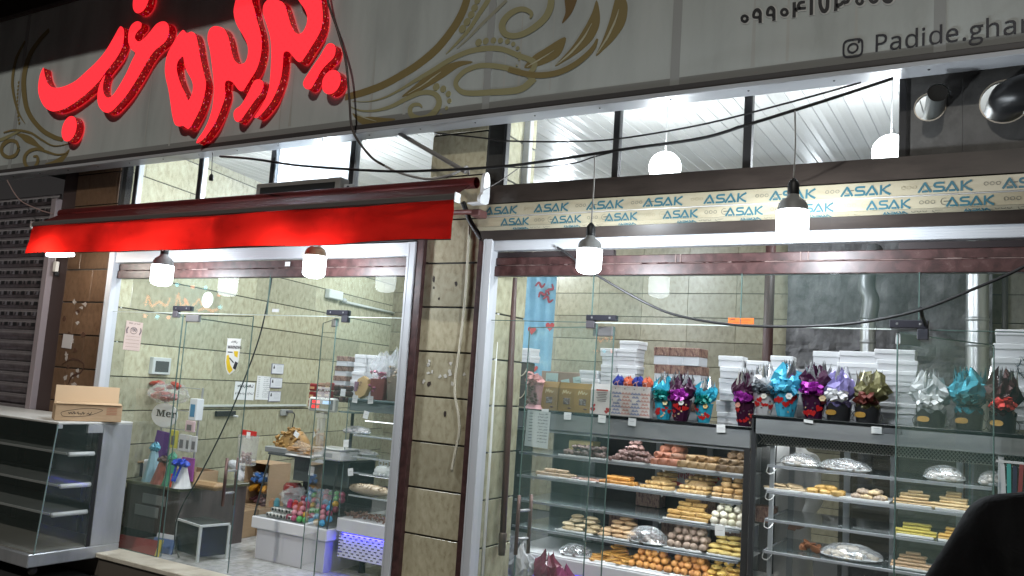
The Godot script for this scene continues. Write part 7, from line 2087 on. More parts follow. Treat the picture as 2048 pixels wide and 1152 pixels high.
	for c in [[0.6, 0.6, 0.62], [0.05, 0.32, 0.29], [0.02, 0.02, 0.05], [0.25, 0.03, 0.03], [0.03, 0.03, 0.04]]:
		s = Shape.new()
		s.box(Vector3(-0.05 + 0.024 * n, 0.16, 0.004 * n), Vector3(0.02, 0.36 + 0.02 * (n % 2), 0.004), 0.001, Basis(Vector3.BACK, 0.04 - 0.03 * n))
		part("ribbon", s.done(), mat(c[0], c[1], c[2], 0.6), o)
		n += 1
	part("rod", boxm(Vector3(-0.09, 0.35, -0.01), Vector3(0.09, 0.362, 0.01)), mat(0.6, 0.6, 0.6, 0.4), o)
	part("post", boxm(Vector3(0.07, -1.06, -0.01), Vector3(0.085, 0.36, 0.01)), mat(0.12, 0.06, 0.05, 0.5), o)
	# bags on the floor before the first counter
	n = 0
	for q in [[Vector3(-2.969, 0.273, -0.6), [0.50, 0.50, 0.52], 0.17, 0.26, "clear crumpled bag of nuts before the first counter's base"], [Vector3(-2.75, 0.259, -0.6), [0.17, 0.02, 0.05], 0.16, 0.24, "dark pink sweet bag before the first counter's base"], [Vector3(-2.624, 0.251, -0.58), [0.30, 0.04, 0.14], 0.14, 0.20, "bright pink sweet bag lowest before the first counter's base"]]:
		var m := tuft(q[2] * 1.2, q[3] * 1.1, 3, 600 + n)
		o = thing("sweet_bag", q[4], "bag", Vector3(q[0].x, q[0].y - 0.17, q[0].z))
		part("filled_part", tapered(q[2] * 0.4, q[2] * 0.5, q[3] * 0.6, 8, 610 + n), mat(q[1][0], q[1][1], q[1][2], 0.3), o)
		part("gathered_top", m, mat(q[1][0], q[1][1], q[1][2], 0.25), o, xf(Vector3(0, q[3] * 0.55, 0)))
		n += 1
	o = thing("goods_crate", "low wooden crate carrying the sweet bags before the first counter", "crate", Vector3(-2.789, 0, -0.6))
	part("crate", boxm(Vector3(-0.25, -0.06, -0.1), Vector3(0.25, 0.077, 0.1), 0.004), cardboard, o)

func left_shop() -> void:
	var dark := mat(0.02, 0.022, 0.024, 0.4)
	var clear := pane(0.40, 0.55, 0.52, 0.018)
	var edge := mat(0.16, 0.22, 0.21, 0.2)
	var white_lac := mat(0.66, 0.66, 0.68, 0.35)
	var s: Shape
	var o: Node3D
	# ---- the tall cake counter behind the pillar ---------------------------
	var c := thing("cake_counter", "tall glass cake counter with a perforated white base lit blue", "display counter")
	var xa := -4.86
	var xb := -3.42
	var zf := -0.825
	var zb := -1.5
	part("lip", boxm(Vector3(xa, 0.285, zb), Vector3(xb, 0.395, zf + 0.02), 0.006), white_lac, c)
	part("inner_base", boxm(Vector3(xa + 0.02, 0.06, zb), Vector3(xb, 0.284, zf - 0.05)), mat(0.05, 0.05, 0.06, 0.6), c)
	# perforated front sheet: bars and bridges leave real holes
	s = Shape.new()
	for k in 9:
		s.between(Vector3(xa + 0.01, 0.076 + 0.0235 * k, zf - 0.02), Vector3(xb, 0.076 + 0.0235 * k + 0.0135, zf - 0.012))
	part("perforated_front", s.done(), white_lac, c)
	s = Shape.new()
	for k in 8:
		for i in 24:
			var x := xa + 0.03 + 0.06 * i + (0.03 if k % 2 else 0.0)
			s.between(Vector3(x, 0.0895 + 0.0235 * k, zf - 0.0195), Vector3(x + 0.032, 0.0995 + 0.0235 * k, zf - 0.0125))
	part("perforated_bridge", s.done(), white_lac, c).set_meta("kind", "stuff")
	led_bar(c, xa + 0.05, xb, 0.276, zf - 0.004, 0.40, Color(0.22, 0.2, 1.0), 2.2)
	for x in [xa + 0.15, xb - 0.2]:
		s = Shape.new()
		s.smooth(true)
		s.lathe([Vector2(0, -0.06), Vector2(0.03, -0.06), Vector2(0.025, 0.06), Vector2(0, 0.06)], 12, xf(Vector3(x, 0, -1.0)))
		part("foot", s.done(), dark, c)
	part("top_plate", boxm(Vector3(xa, 1.372, zb), Vector3(xb, 1.39, zf + 0.01), 0.003), mat(0.15, 0.2, 0.2, 0.12), c)
	part("header", boxm(Vector3(xa, 1.285, zf - 0.05), Vector3(xb, 1.371, zf - 0.01), 0.003), mat(0.22, 0.26, 0.26, 0.25, 0.3), c)
	s = Shape.new()
	for i in 50:
		for k in 2:
			s.box(Vector3(xa + 0.45 + 0.02 * i, 1.24, zf - 0.16), Vector3(0.006, 0.07, 0.003), 0.0, Basis(Vector3.BACK, 0.7 if k else -0.7))
	part("grille_mesh", s.done(), mat(0.62, 0.64, 0.65, 0.35, 0.4), c).set_meta("kind", "stuff")
	part("back", boxm(Vector3(xa, 0.396, zb), Vector3(xb, 1.37, zb + 0.01)), mat(0.05, 0.06, 0.062, 0.3), c)
	for x in [xa + 0.02, -4.3, -3.85]:
		part("upright", boxm(Vector3(x, 0.396, zb + 0.02), Vector3(x + 0.03, 1.28, zb + 0.045)), mat(0.06, 0.07, 0.07, 0.3, 0.4), c)
	for q in [[xa, 0.396, 1.371]]:
		s = Shape.new()
		s.quad(Vector3(xa + 0.003, 0.396, zb + 0.02), Vector3(xa + 0.003, 1.371, zb + 0.02), Vector3(xa + 0.003, 1.371, zf), Vector3(xa + 0.003, 0.396, zf))
		part("end_pane", s.done(), clear, c)
	s = Shape.new()
	s.quad(Vector3(xa + 0.004, 0.396, zf), Vector3(xa + 0.004, 1.284, zf), Vector3(xb, 1.284, zf), Vector3(xb, 0.396, zf))
	part("front_pane", s.done(), clear, c)
	part("corner_edge", boxm(Vector3(xa - 0.002, 0.396, zf - 0.003), Vector3(xa + 0.003, 1.371, zf + 0.003)), edge, c)
	for y in [0.585, 0.772, 0.905, 1.085]:
		part("shelf", boxm(Vector3(xa + 0.03, y - 0.01, zb + 0.03), Vector3(xb, y - 0.002, zf - 0.07)), pane(0.2, 0.3, 0.3, 0.25), c)
		part("shelf_rim", boxm(Vector3(xa + 0.03, y - 0.014, zf - 0.069), Vector3(xb, y, zf - 0.06), 0.002), mat(0.6, 0.64, 0.65, 0.25, 0.4), c)
	led_bar(c, xa + 0.1, xb - 0.02, 1.20, zf - 0.12, 0.22)
	led_bar(c, xa + 0.1, xb - 0.02, 0.752, zf - 0.10, 0.16)
	wrapped_platter("film wrapped plate of sweets on an upper shelf of the cake counter", Vector3(-4.888, 1.085, -1.0), 0.28, 0.05, [0.42, 0.42, 0.46], 41)
	wrapped_platter("flat film wrapped plate on a middle shelf of the cake counter", Vector3(-4.827, 0.905, -1.05), 0.28, 0.03, [0.3, 0.32, 0.33], 42)
	# animal shaped white cake
	o = thing("white_cake", "white cream cake with two round ears in the cake counter", "cake", Vector3(-4.515, 0.773, -0.95))
	s = Shape.new()
	s.smooth(true)
	s.lathe([Vector2(0, 0), Vector2(0.085, 0.0), Vector2(0.085, 0.045), Vector2(0.065, 0.07), Vector2(0, 0.082)], 20)
	for k in 14:
		s.ball(Vector3(0.083 * cos(TAU * k / 14), 0.008, 0.083 * sin(TAU * k / 14)), Vector3(0.014, 0.012, 0.014), 6, 4)
	part("cream", s.done(), mat(0.72, 0.76, 0.74, 0.5), o)
	for x in [-0.03, 0.03]:
		s = Shape.new()
		s.smooth(true)
		var ring := []
		for k in 11:
			ring.append(Vector3(x + 0.018 * cos(TAU * k / 10), 0.095 + 0.018 * sin(TAU * k / 10), 0.02))
		s.tube(ring, 0.007, 6)
		part("ear", s.done(), mat(0.72, 0.76, 0.74, 0.5), o)
	# log cake
	o = thing("log_cake", "long cream log cake strewn with flakes on the lower shelf of the cake counter", "cake", Vector3(-4.656, 0.586, -0.95))
	s = Shape.new()
	s.smooth(true)
	s.ball(Vector3(0, 0.045, 0), Vector3(0.22, 0.046, 0.07), 18, 10)
	part("roll", s.done(), crumb(0.50, 0.44, 0.34), o)
	s = Shape.new()
	for k in 90:
		var a := R(-1.2, 1.2)
		var x := R(-0.19, 0.19)
		var rr := sqrt(maxf(0.0, 1.0 - pow(x / 0.22, 2)))
		s.box(Vector3(x, 0.045 + 0.047 * rr * cos(a), 0.071 * rr * sin(a)), Vector3(0.016, 0.004, 0.009), 0.0, Basis.from_euler(Vector3(R(-1, 1), R(-3, 3), R(-1, 1))))
	part("flake", s.done(), mat(0.30, 0.22, 0.13, 0.6), o).set_meta("kind", "stuff")
	s = Shape.new()
	for k in 130:
		s.box(Vector3(R(-0.2, 0.3), 0.40 + R(0, 0.035), -0.96 + R(-0.08, 0.08)), Vector3(R(0.012, 0.03), R(0.006, 0.014), R(0.010, 0.02)), 0.002, Basis.from_euler(Vector3(R(-1, 1), R(-3, 3), R(-1, 1))))
	o = thing("nougat_heap", "heap of broken brown and cream nougat at the bottom of the cake counter", "sweets", Vector3(-4.654, 0, 0))
	part("pieces", s.done(), print_brown, o).set_meta("kind", "stuff")
	# goods on top of the cake counter
	var T3 := 1.3905
	for k in 3:
		box_stack(["brown marbled box in the stack on the cake counter, front column", "white pastry box in the middle column on the cake counter", "white pastry box in the right column on the cake counter"][k], ["marbled boxes on the cake counter", "white boxes in the middle of the cake counter", "white boxes right on the cake counter"][k], Vector3([-5.221, -5.048, -4.923][k], T3, -1.17 - 0.03 * k), Vector3(0.14, 0.088 if k == 0 else 0.075, 0.14), [4, 5, 5][k], 1 if k == 0 else 0)
	# red and brown packs stacked in cellophane
	for k in 3:
		for j in 3:
			o = thing("red_sweet_pack", "red printed sweet pack in the small stack behind the weighing scale, " + ["bottom", "middle", "top"][j] + " row, " + ["left", "middle", "right"][k], "sweet pack", Vector3(-5.428 + 0.082 * k, T3 - 0.12 + 0.073 * j + 0.008 * k, -1.0 - 0.01 * k), R(-0.1, 0.1), "red packs behind the scale")
			part("pack", cube(Vector3(0.078, 0.068, 0.06), 0.010), mat(0.24, 0.03, 0.03, 0.25), o, xf(Vector3(0, 0.036, 0)))
			part("print", cube(Vector3(0.05, 0.02, 0.002), 0.001), mat(0.55, 0.33, 0.16, 0.3), o, xf(Vector3(0, 0.03, 0.031)))
	for k in 3:
		for j in 3:
			o = thing("brown_sweet_pack", "shiny brown sweet pack in the stack right of the red packs, " + ["bottom", "middle", "top"][j] + " row, " + ["left", "middle", "right"][k], "sweet pack", Vector3(-5.135 + 0.07 * k, T3 - 0.05 + 0.05 * j, -0.98), R(-0.2, 0.2), "brown packs behind the scale")
			part("pack", cube(Vector3(0.066, 0.047, 0.05), 0.012), mat(0.09, 0.055, 0.05, 0.2, 0.2), o, xf(Vector3(0, 0.025, 0)))
	o = thing("pack_ledge", "narrow glass ledge on which the red and brown packs stand", "shelf")
	part("ledge", boxm(Vector3(-5.05, T3 - 0.135, -1.1), Vector3(-4.87, T3 - 0.123, -0.92)), edge, o)
	part("support", boxm(Vector3(-5.04, -0.06, -1.1), Vector3(-5.02, T3 - 0.136, -1.08)), dark, o)
	# gold round gift box with lettering and two cellophane gifts
	o = thing("octagon_gift_box", "tilted golden and mauve octagonal gift box with a scrawled word on the cake counter", "gift box", Vector3(-4.78, T3, -0.9), -0.25)
	s = Shape.new()
	s.lathe([Vector2(0, -0.02), Vector2(0.095, -0.02), Vector2(0.1, 0.0), Vector2(0.095, 0.02), Vector2(0, 0.02)], 8, Transform3D(Basis(Vector3.RIGHT, PI / 2 - 0.15), Vector3(0, 0.095, 0)))
	part("box", s.done(), mat(0.38, 0.25, 0.10, 0.4), o)
	part("mauve_band", boxm(Vector3(-0.094, 0.055, 0.012), Vector3(-0.045, 0.14, 0.027), 0.003), mat(0.26, 0.14, 0.21, 0.4), o)
	s = Shape.new()
	script_line(s, -0.05, 0.07, 0.085, 0.035, 0.03, 0.2, Transform3D(Basis(Vector3.BACK, 0.7), Vector3(0.03, 0.03, 0)))
	part("script_print", s.done(), mat(0.12, 0.06, 0.04, 0.5), o)
	var n := 0
	for q in [[-4.641, 0.20, 0.42, [0.24, 0.07, 0.06], "cellophane wrapped gift of red and purple sweets on the cake counter"], [-4.499, 0.20, 0.47, [0.22, 0.17, 0.13], "taller cellophane wrapped gift basket beside the aluminium post"]]:
		o = thing("cellophane_gift", q[4], "gift", Vector3(q[0], T3, -0.95 - 0.04 * n))
		part("filling", tapered(q[1] * 0.34, q[1] * 0.42, q[2] * 0.42, 8, 700 + n), mat(q[3][0], q[3][1], q[3][2], 0.4), o)
		s = Shape.new()
		for k in 22:
			s.ball(Vector3(R(-0.07, 0.07), R(0.05, q[2] * 0.6), R(0.0, 0.075)), Vector3(0.025, 0.014, 0.014), 6, 4, Basis.from_euler(Vector3(R(-1, 1), R(-3, 3), R(-1, 1))))
		part("wrapped_sweets", s.done(), mat(0.32, 0.09, 0.14, 0.25, 0.2) if n == 0 else mat(0.30, 0.22, 0.15, 0.25, 0.2), o)
		part("cellophane", tuft(q[1] * 1.0, q[2] * 0.62, 4, 710 + n), pane(0.75, 0.77, 0.8, 0.28, 0.1), o, xf(Vector3(0, q[2] * 0.4, 0)))
		n += 1
	for q in [[Vector3(-4.946, 1.43, -0.84), "white card on the brown packs behind the scale"], [Vector3(-4.781, 1.385, -0.81), "white card on the cake counter's edge below the octagonal box"], [Vector3(-4.613, 1.388, -0.81), "white card on the cake counter's edge, right of the other"], [Vector3(-4.639, 1.262, -0.8), "white card on the upper glass of the cake counter"], [Vector3(-4.828, 1.009, -0.8), "white card on the glass in front of the wrapped plate"], [Vector3(-4.744, 0.782, -0.79), "crooked white card on the corner of the cake counter"]]:
		card(q[1], q[0], 0.055, 0.062, R(-0.25, 0.25))
	# ---- candy counter -------------------------------------------------------
	c = thing("candy_counter", "low white candy counter filled with coloured balls, carrying the weighing scale", "display counter")
	xa = -5.76
	xb = -4.88
	zf = -0.715
	zb = -1.3
	part("base", boxm(Vector3(xa + 0.05, -0.06, zb), Vector3(xb - 0.03, 0.199, zf - 0.03), 0.004), mat(0.52, 0.52, 0.55, 0.4), c)
	part("lip", boxm(Vector3(xa, 0.20, zb), Vector3(xb, 0.30, zf), 0.008), white_lac, c)
	part("bed", boxm(Vector3(xa + 0.03, 0.301, zb + 0.02), Vector3(xb - 0.03, 0.305, zf - 0.02)), mat(0.3, 0.32, 0.32, 0.4), c)
	part("inner_wall", boxm(Vector3(xa + 0.22, 0.62, zf - 0.25), Vector3(xb - 0.02, 0.83, zf - 0.235), 0.002), mat(0.12, 0.145, 0.15, 0.3, 0.3), c)
	part("back", boxm(Vector3(xa + 0.03, 0.301, zb), Vector3(xb - 0.02, 0.83, zb + 0.012)), mat(0.03, 0.032, 0.04, 0.3), c)
	part("top_frame", boxm(Vector3(xa + 0.03, 0.832, zb), Vector3(xb - 0.01, 0.85, zf - 0.09), 0.003), mat(0.10, 0.115, 0.12, 0.3, 0.4), c)
	s = Shape.new()
	s.quad(Vector3(xa + 0.02, 0.302, zf - 0.012), Vector3(xa + 0.05, 0.83, zf - 0.10), Vector3(xb - 0.03, 0.83, zf - 0.10), Vector3(xb - 0.01, 0.302, zf - 0.012))
	part("front_pane", s.done(), clear, c)
	s = Shape.new()
	s.quad(Vector3(xa + 0.02, 0.302, zb), Vector3(xa + 0.05, 0.83, zb), Vector3(xa + 0.05, 0.83, zf - 0.10), Vector3(xa + 0.02, 0.302, zf - 0.012))
	part("end_pane", s.done(), clear, c)
	s = Shape.new()
	s.quad(Vector3(xb - 0.01, 0.302, zb), Vector3(xb - 0.03, 0.83, zb), Vector3(xb - 0.03, 0.83, zf - 0.10), Vector3(xb - 0.01, 0.302, zf - 0.012))
	part("end_pane", s.done(), clear, c)
	for q in [[Vector3(xa + 0.02, 0.302, zf - 0.012), Vector3(xa + 0.05, 0.83, zf - 0.10)], [Vector3(xb - 0.01, 0.302, zf - 0.012), Vector3(xb - 0.03, 0.83, zf - 0.10)], [Vector3(xa + 0.02, 0.302, zb), Vector3(xa + 0.05, 0.83, zb)]]:
		s = Shape.new()
		s.tube(q, 0.008, 6)
		part("corner_post", s.done(), mat(0.05, 0.06, 0.06, 0.3, 0.3), c)
	# candies: each a ball, in a sloping bed
	var hues := [[0.07, 0.38, 0.66], [0.07, 0.38, 0.66], [0.62, 0.25, 0.30], [0.62, 0.25, 0.30], [0.42, 0.08, 0.16], [0.10, 0.42, 0.12], [0.60, 0.38, 0.06], [0.05, 0.30, 0.55], [0.25, 0.05, 0.08]]
	var hn := ["blue", "blue", "pink", "pink", "crimson", "green", "yellow", "deep blue", "maroon"]
	for i in 8:
		for j in 7:
			var k := rng.randi() % 9
			var p := Vector3(-5.36 + 0.063 * i + (0.031 if j % 2 else 0.0) + R(-0.008, 0.008), 0.306 + 0.036 * j, zf - 0.05 - 0.038 * j + R(-0.006, 0.006))
			if p.x > xb - 0.06:
				continue
			solo("candy_ball", pastry_mesh("candy"), mat(hues[k][0], hues[k][1], hues[k][2], 0.35), "shiny %s candy ball in the heap of the low candy counter" % hn[k], "candy", Transform3D(Basis.from_scale(Vector3.ONE * 1.1), p), hn[k] + " candy balls")
	for i in 7:
		for j in 2:
			o = thing("wrapped_roll", "silver ended candy roll lying left of the coloured balls, %s row" % ["front", "back"][j], "candy", Vector3(-5.60 + 0.042 * i, 0.328 + 0.04 * j, zf - 0.06 - 0.05 * j), R(-0.3, 0.3), "silver ended rolls, %s row" % ["front", "back"][j])
			s = Shape.new()
			s.smooth(true)
			s.lathe([Vector2(0.012, 0.0), Vector2(0.02, 0.0), Vector2(0.021, 0.10), Vector2(0, 0.10)], 12, Transform3D(Basis(Vector3.RIGHT, -PI / 2), Vector3(0, 0, 0.03)))
			part("sleeve", s.done(), mat(0.46, 0.47, 0.45, 0.3, 0.4), o)
			s = Shape.new()
			s.lathe([Vector2(0, 0.002), Vector2(0.0115, 0.002)], 10, Transform3D(Basis(Vector3.RIGHT, -PI / 2), Vector3(0, 0, 0.03)))
			part("end", s.done(), [mat(0.03, 0.03, 0.03, 0.4), mat(0.06, 0.1, 0.08, 0.4)][i % 2], o)
	for q in [[-5.66, 0.40, [0.45, 0.24, 0.12], "orange"], [-5.60, 0.41, [0.08, 0.30, 0.36], "teal"], [-5.44, 0.42, [0.42, 0.04, 0.14], "crimson"], [-5.38, 0.42, [0.48, 0.04, 0.03], "red"], [-5.32, 0.41, [0.42, 0.09, 0.05], "rust red"]]:
		o = thing("candy_jar", "small %s candy pouch at the left of the candy counter" % q[3], "candy", Vector3(q[0], q[1] - 0.02, zf - 0.13))
		part("pouch", tapered(0.028, 0.024, 0.05, 7, 30), mat(q[2][0], q[2][1], q[2][2], 0.3), o)
		part("gathered_end", tuft(0.04, 0.03, 3, 32), mat(q[2][0], q[2][1], q[2][2], 0.3), o, xf(Vector3(0, 0.046, 0)))
	n = 0
	for q in [[-5.52, 0.46, 0.22, [0.66, 0.68, 0.68], "left"], [-5.12, 0.50, 0.20, [0.62, 0.65, 0.66], "right"]]:
		o = thing("plastic_bag", "crumpled clear plastic bag lying on the candies, %s one" % q[4], "plastic bag", Vector3(q[0], q[1], zf - 0.26))
		part("film", tuft(q[2], 0.12, 3, 720 + n), pane(0.7, 0.73, 0.75, 0.2, 0.12), o, xf(Vector3.ZERO, 0, 1.2))
		part("fold", tuft(q[2], 0.1, 3, 730 + n), pane(0.7, 0.73, 0.75, 0.16, 0.12), o, xf(Vector3(0.03, 0, 0.02), 0.5, 0.9))
		n += 1
	o = thing("red_sweet_jar", "round jar of dark red sweets in the left corner of the candy counter", "jar", Vector3(-5.62, 0.45, zf - 0.33))
	s = Shape.new()
	s.smooth(true)
	s.lathe([Vector2(0, 0), Vector2(0.07, 0.0), Vector2(0.085, 0.04), Vector2(0.085, 0.10), Vector2(0.06, 0.13), Vector2(0, 0.13)], 18)
	part("jar", s.done(), mat(0.26, 0.03, 0.03, 0.2), o)
	part("stand", boxm(Vector3(-0.05, -0.145, -0.05), Vector3(0.05, -0.001, 0.05)), mat(0.2, 0.2, 0.2, 0.5), o)
	# tray of puffs and a wrapped tray on the counter
	o = thing("steel_tray", "deep grey steel tray of golden puffs on the left of the candy counter", "tray", Vector3(-5.56, 0.851, -0.96))
	part("pan", boxm(Vector3(-0.23, 0, -0.16), Vector3(0.23, 0.05, 0.14), 0.006), steel, o)
	s = Shape.new()
	s.smooth(true)
	s.lathe([Vector2(1.0, 0.0), Vector2(0.8, 0.5), Vector2(0.45, 0.9), Vector2(0, 1.0)], 14, Transform3D(Basis.from_scale(Vector3(0.19, 0.16, 0.11)), Vector3(-0.02, 0.05, -0.01)))
	part("heap_underlayer", s.done(), crumb(0.42, 0.25, 0.07), o).set_meta("kind", "stuff")
	for l in 5:
		for i in 6 - l:
			for j in (1 if l < 3 else 2):
				solo("golden_puff", pastry_mesh("lump", (i + j) % 2), crumb(0.50, 0.30, 0.09), "knobbly golden puff in the mound on the deep steel tray", "pastry", Transform3D(Basis.from_euler(Vector3(R(-1, 1), R(-3, 3), R(-1, 1))).scaled(Vector3.ONE * 0.9), Vector3(-5.58 + (i - (5 - l) * 0.5) * 0.066 + R(-0.01, 0.01), 0.905 + 0.034 * l, -0.90 - 0.07 * j + R(-0.01, 0.01))), "golden puffs in the mound")
	card("white card stuck in the mound of golden puffs", Vector3(-5.45, 1.03, -0.85), 0.06, 0.045, -0.5)
	o = thing("wafer_plate", "white plate of brown wafers under film between the puffs and the scale", "plate", Vector3(-5.307, 0.852, -0.86))
	part("plate", boxm(Vector3(-0.17, 0, -0.10), Vector3(0.17, 0.012, 0.10), 0.005), mat(0.68, 0.68, 0.68, 0.35), o)
	s = Shape.new()
	for k in 30:
		s.box(Vector3(R(-0.13, 0.13), 0.018 + 0.0018 * k, R(-0.07, 0.08)), Vector3(0.10, 0.006, 0.03), 0.002, Basis.from_euler(Vector3(R(-0.2, 0.2), R(-1.5, 1.5), R(-0.2, 0.2))))
	part("wafers", s.done(), crumb(0.42, 0.24, 0.09), o)
	s = Shape.new()
	s.quad(Vector3(-0.17, 0.02, 0.09), Vector3(-0.15, 0.13, -0.02), Vector3(0.10, 0.09, 0.0), Vector3(0.17, 0.02, 0.09))
	s.quad(Vector3(-0.15, 0.13, -0.02), Vector3(-0.17, 0.03, -0.1), Vector3(0.16, 0.03, -0.1), Vector3(0.10, 0.09, 0.0))
	part("film", s.done(), pane(0.7, 0.6, 0.52, 0.16, 0.12), o)
	card("white card hanging on the front glass of the candy counter", Vector3(-5.177, 0.744, -0.79), 0.06, 0.075)
	# weighing scale
	o = thing("weighing_scale", "white weighing scale with a tall post and red lit digits", "weighing scale", Vector3(-4.985, 0.851, -0.86))
	part("body", cube(Vector3(0.30, 0.085, 0.24), 0.012), mat(0.62, 0.62, 0.60, 0.4), o, xf(Vector3(0.0, 0.05, 0)))
	part("platter", cube(Vector3(0.32, 0.012, 0.25), 0.004), mat(0.55, 0.56, 0.56, 0.3, 0.4), o, xf(Vector3(0, 0.10, 0)))
	part("key_panel", cube(Vector3(0.10, 0.035, 0.003), 0.001), mat(0.35, 0.36, 0.36, 0.5), o, xf(Vector3(0.02, 0.05, 0.121)))
	part("label_card", cube(Vector3(0.08, 0.055, 0.002)), paper, o, xf(Vector3(-0.05, 0.05, 0.1215)))
	for x in [-0.12, 0.12]:
		part("foot", cube(Vector3(0.03, 0.012, 0.03), 0.003), black, o, xf(Vector3(x, 0.006, 0.08)))
	var px := -0.2
	part("post", boxm(Vector3(px - 0.028, 0.106, -0.03), Vector3(px + 0.028, 0.34, 0.02), 0.006), mat(0.66, 0.67, 0.66, 0.4), o)
	part("neck", boxm(Vector3(px - 0.045, 0.34, -0.035), Vector3(px + 0.045, 0.395, 0.025), 0.006), mat(0.58, 0.58, 0.53, 0.4), o)
	var hd := part("display_head", cube(Vector3(0.22, 0.105, 0.07), 0.012), mat(0.56, 0.56, 0.51, 0.45), o, Transform3D(Basis.from_euler(Vector3(-0.06, 0.3, 0)).scaled(Vector3.ONE * 1.15), Vector3(px + 0.012, 0.46, 0.0)))
	part("dark_window", cube(Vector3(0.185, 0.075, 0.003), 0.001), mat(0.16, 0.17, 0.17, 0.25), hd, xf(Vector3(0, 0, 0.0365)))
	for q in [[-0.045, 0.017], [-0.045, -0.019]]:
		s = Shape.new()
		for k in 4:
			var x: float = q[0] - 0.024 + 0.0155 * k
			s.box(Vector3(x, q[1] + 0.009, 0.0386), Vector3(0.010, 0.004, 0.001))
			s.box(Vector3(x, q[1], 0.0386), Vector3(0.010, 0.004, 0.001))
			s.box(Vector3(x, q[1] - 0.009, 0.0386), Vector3(0.010, 0.004, 0.001))
			s.box(Vector3(x - 0.005, q[1], 0.0386), Vector3(0.003, 0.02, 0.001))
			s.box(Vector3(x + 0.005, q[1], 0.0386), Vector3(0.003, 0.02, 0.001))
		part("red_digits_display", s.done(), glow(1.0, 0.02, 0.02, 1.6), hd)
	part("blue_display_screen", cube(Vector3(0.062, 0.024, 0.001)), glow(0.25, 0.5, 0.85, 1.0), hd, xf(Vector3(0.04, 0.016, 0.0386)))
	s = Shape.new()
	s.smooth(true)
	s.tube(curve([Vector3(px + 0.01, 0.34, 0.024), Vector3(px + 0.012, 0.22, 0.026), Vector3(px + 0.01, 0.12, 0.026)]), 0.004, 5)
	part("wire", s.done(), mat(0.4, 0.4, 0.4, 0.5), o)
	# ---- the desk and what stands on it -------------------------------------
	var dtop := 0.495
	o = thing("counter_desk", "dark brown office desk with two pale plates at the left inside the window", "desk")
	var wood := textured(noise_picture(256, 191, 0.02, [[0.0, 0.035, 0.024, 0.022], [1.0, 0.085, 0.064, 0.06]], 0.1, 4, Vector2(2.5, 0.3)), 1.6, 0.35)
	var dx0 := -7.08
	var dx1 := -6.275
	part("desk_top", boxm(Vector3(dx0 + 0.03, dtop - 0.028, -1.15), Vector3(dx1, dtop, -0.33), 0.004), mat(0.10, 0.10, 0.055, 0.3), o)
	part("modesty_panel", boxm(Vector3(dx0 + 0.06, 0.07, -0.375), Vector3(dx1 - 0.02, dtop - 0.029, -0.36)), wood, o)
	part("side_panel", boxm(Vector3(dx1 - 0.03, -0.06, -1.12), Vector3(dx1 - 0.008, dtop - 0.029, -0.358), 0.002), textured(noise_picture(128, 201, 0.02, [[0.0, 0.075, 0.06, 0.06], [1.0, 0.13, 0.105, 0.10]], 0.0, 4, Vector2(2.5, 0.3)), 1.6, 0.4), o)
	part("side_panel", boxm(Vector3(dx0 + 0.06, -0.06, -1.12), Vector3(dx0 + 0.08, dtop - 0.029, -0.377), 0.002), wood, o)
	part("plate", boxm(Vector3(-6.778, 0.315, -0.359), Vector3(-6.461, 0.402, -0.354), 0.002), mat(0.17, 0.175, 0.165, 0.4), o)
	part("plate", boxm(Vector3(-6.866, 0.202, -0.359), Vector3(-6.539, 0.294, -0.354), 0.002), mat(0.17, 0.175, 0.165, 0.4), o)
	# low side table with white legs
	var ta: Vector3 = Vector3(-6.271, 0.245, -0.359)
	var tb: Vector3 = Vector3(-5.87, 0.245, -0.278)
	var tc: Vector3 = Vector3(-5.85, 0.245, -0.544)
	o = thing("side_table", "low dark side table with white legs and rims beside the desk", "side table", (ta + tc) * 0.5 * Vector3(1, 0, 1), atan2(-(tb - ta).z, (tb - ta).x))
	var tw := (tb - ta).length()
	var tdp := (tc - tb).length()
	part("top", boxm(Vector3(-tw / 2, 0.228, -tdp / 2), Vector3(tw / 2, 0.238, tdp / 2)), mat(0.06, 0.07, 0.065, 0.15), o)
	part("rim", boxm(Vector3(-tw / 2, 0.226, tdp / 2), Vector3(tw / 2, 0.246, tdp / 2 + 0.012), 0.002), mat(0.55, 0.57, 0.56, 0.4), o)
	part("rim", boxm(Vector3(tw / 2, 0.226, -tdp / 2), Vector3(tw / 2 + 0.012, 0.246, tdp / 2 + 0.012), 0.002), mat(0.55, 0.57, 0.56, 0.4), o)
	for q in [[-1, 1], [1, 1], [1, -1]]:
		part("leg", boxm(Vector3(q[0] * tw / 2 - 0.011, -0.06, q[1] * tdp / 2 - 0.011), Vector3(q[0] * tw / 2 + 0.011, 0.225, q[1] * tdp / 2 + 0.011), 0.002), mat(0.50, 0.53, 0.52, 0.4), o)
	part("dark_panel", boxm(Vector3(-tw / 2 + 0.012, -0.02, tdp / 2 - 0.006), Vector3(tw / 2 - 0.012, 0.224, tdp / 2)), mat(0.018, 0.02, 0.022, 0.2), o)
	part("dark_panel", boxm(Vector3(tw / 2 - 0.006, -0.02, -tdp / 2 + 0.012), Vector3(tw / 2, 0.224, tdp / 2 - 0.012)), mat(0.022, 0.024, 0.028, 0.2), o)
	o = thing("red_board", "dark red board with a yellow edge leaning low inside the left pane", "board", Vector3(-6.483, -0.06, -0.14), 0.0)
	part("board", boxm(Vector3(-0.24, 0, -0.01), Vector3(0.20, 0.13, 0.01), 0.002), mat(0.20, 0.03, 0.025, 0.5), o, xf(Vector3.ZERO, 0.15, -0.3))
	part("yellow_edge", boxm(Vector3(0.201, 0, -0.01), Vector3(0.235, 0.14, 0.012), 0.002), mat(0.42, 0.36, 0.08, 0.5), o, xf(Vector3.ZERO, 0.15, -0.3))
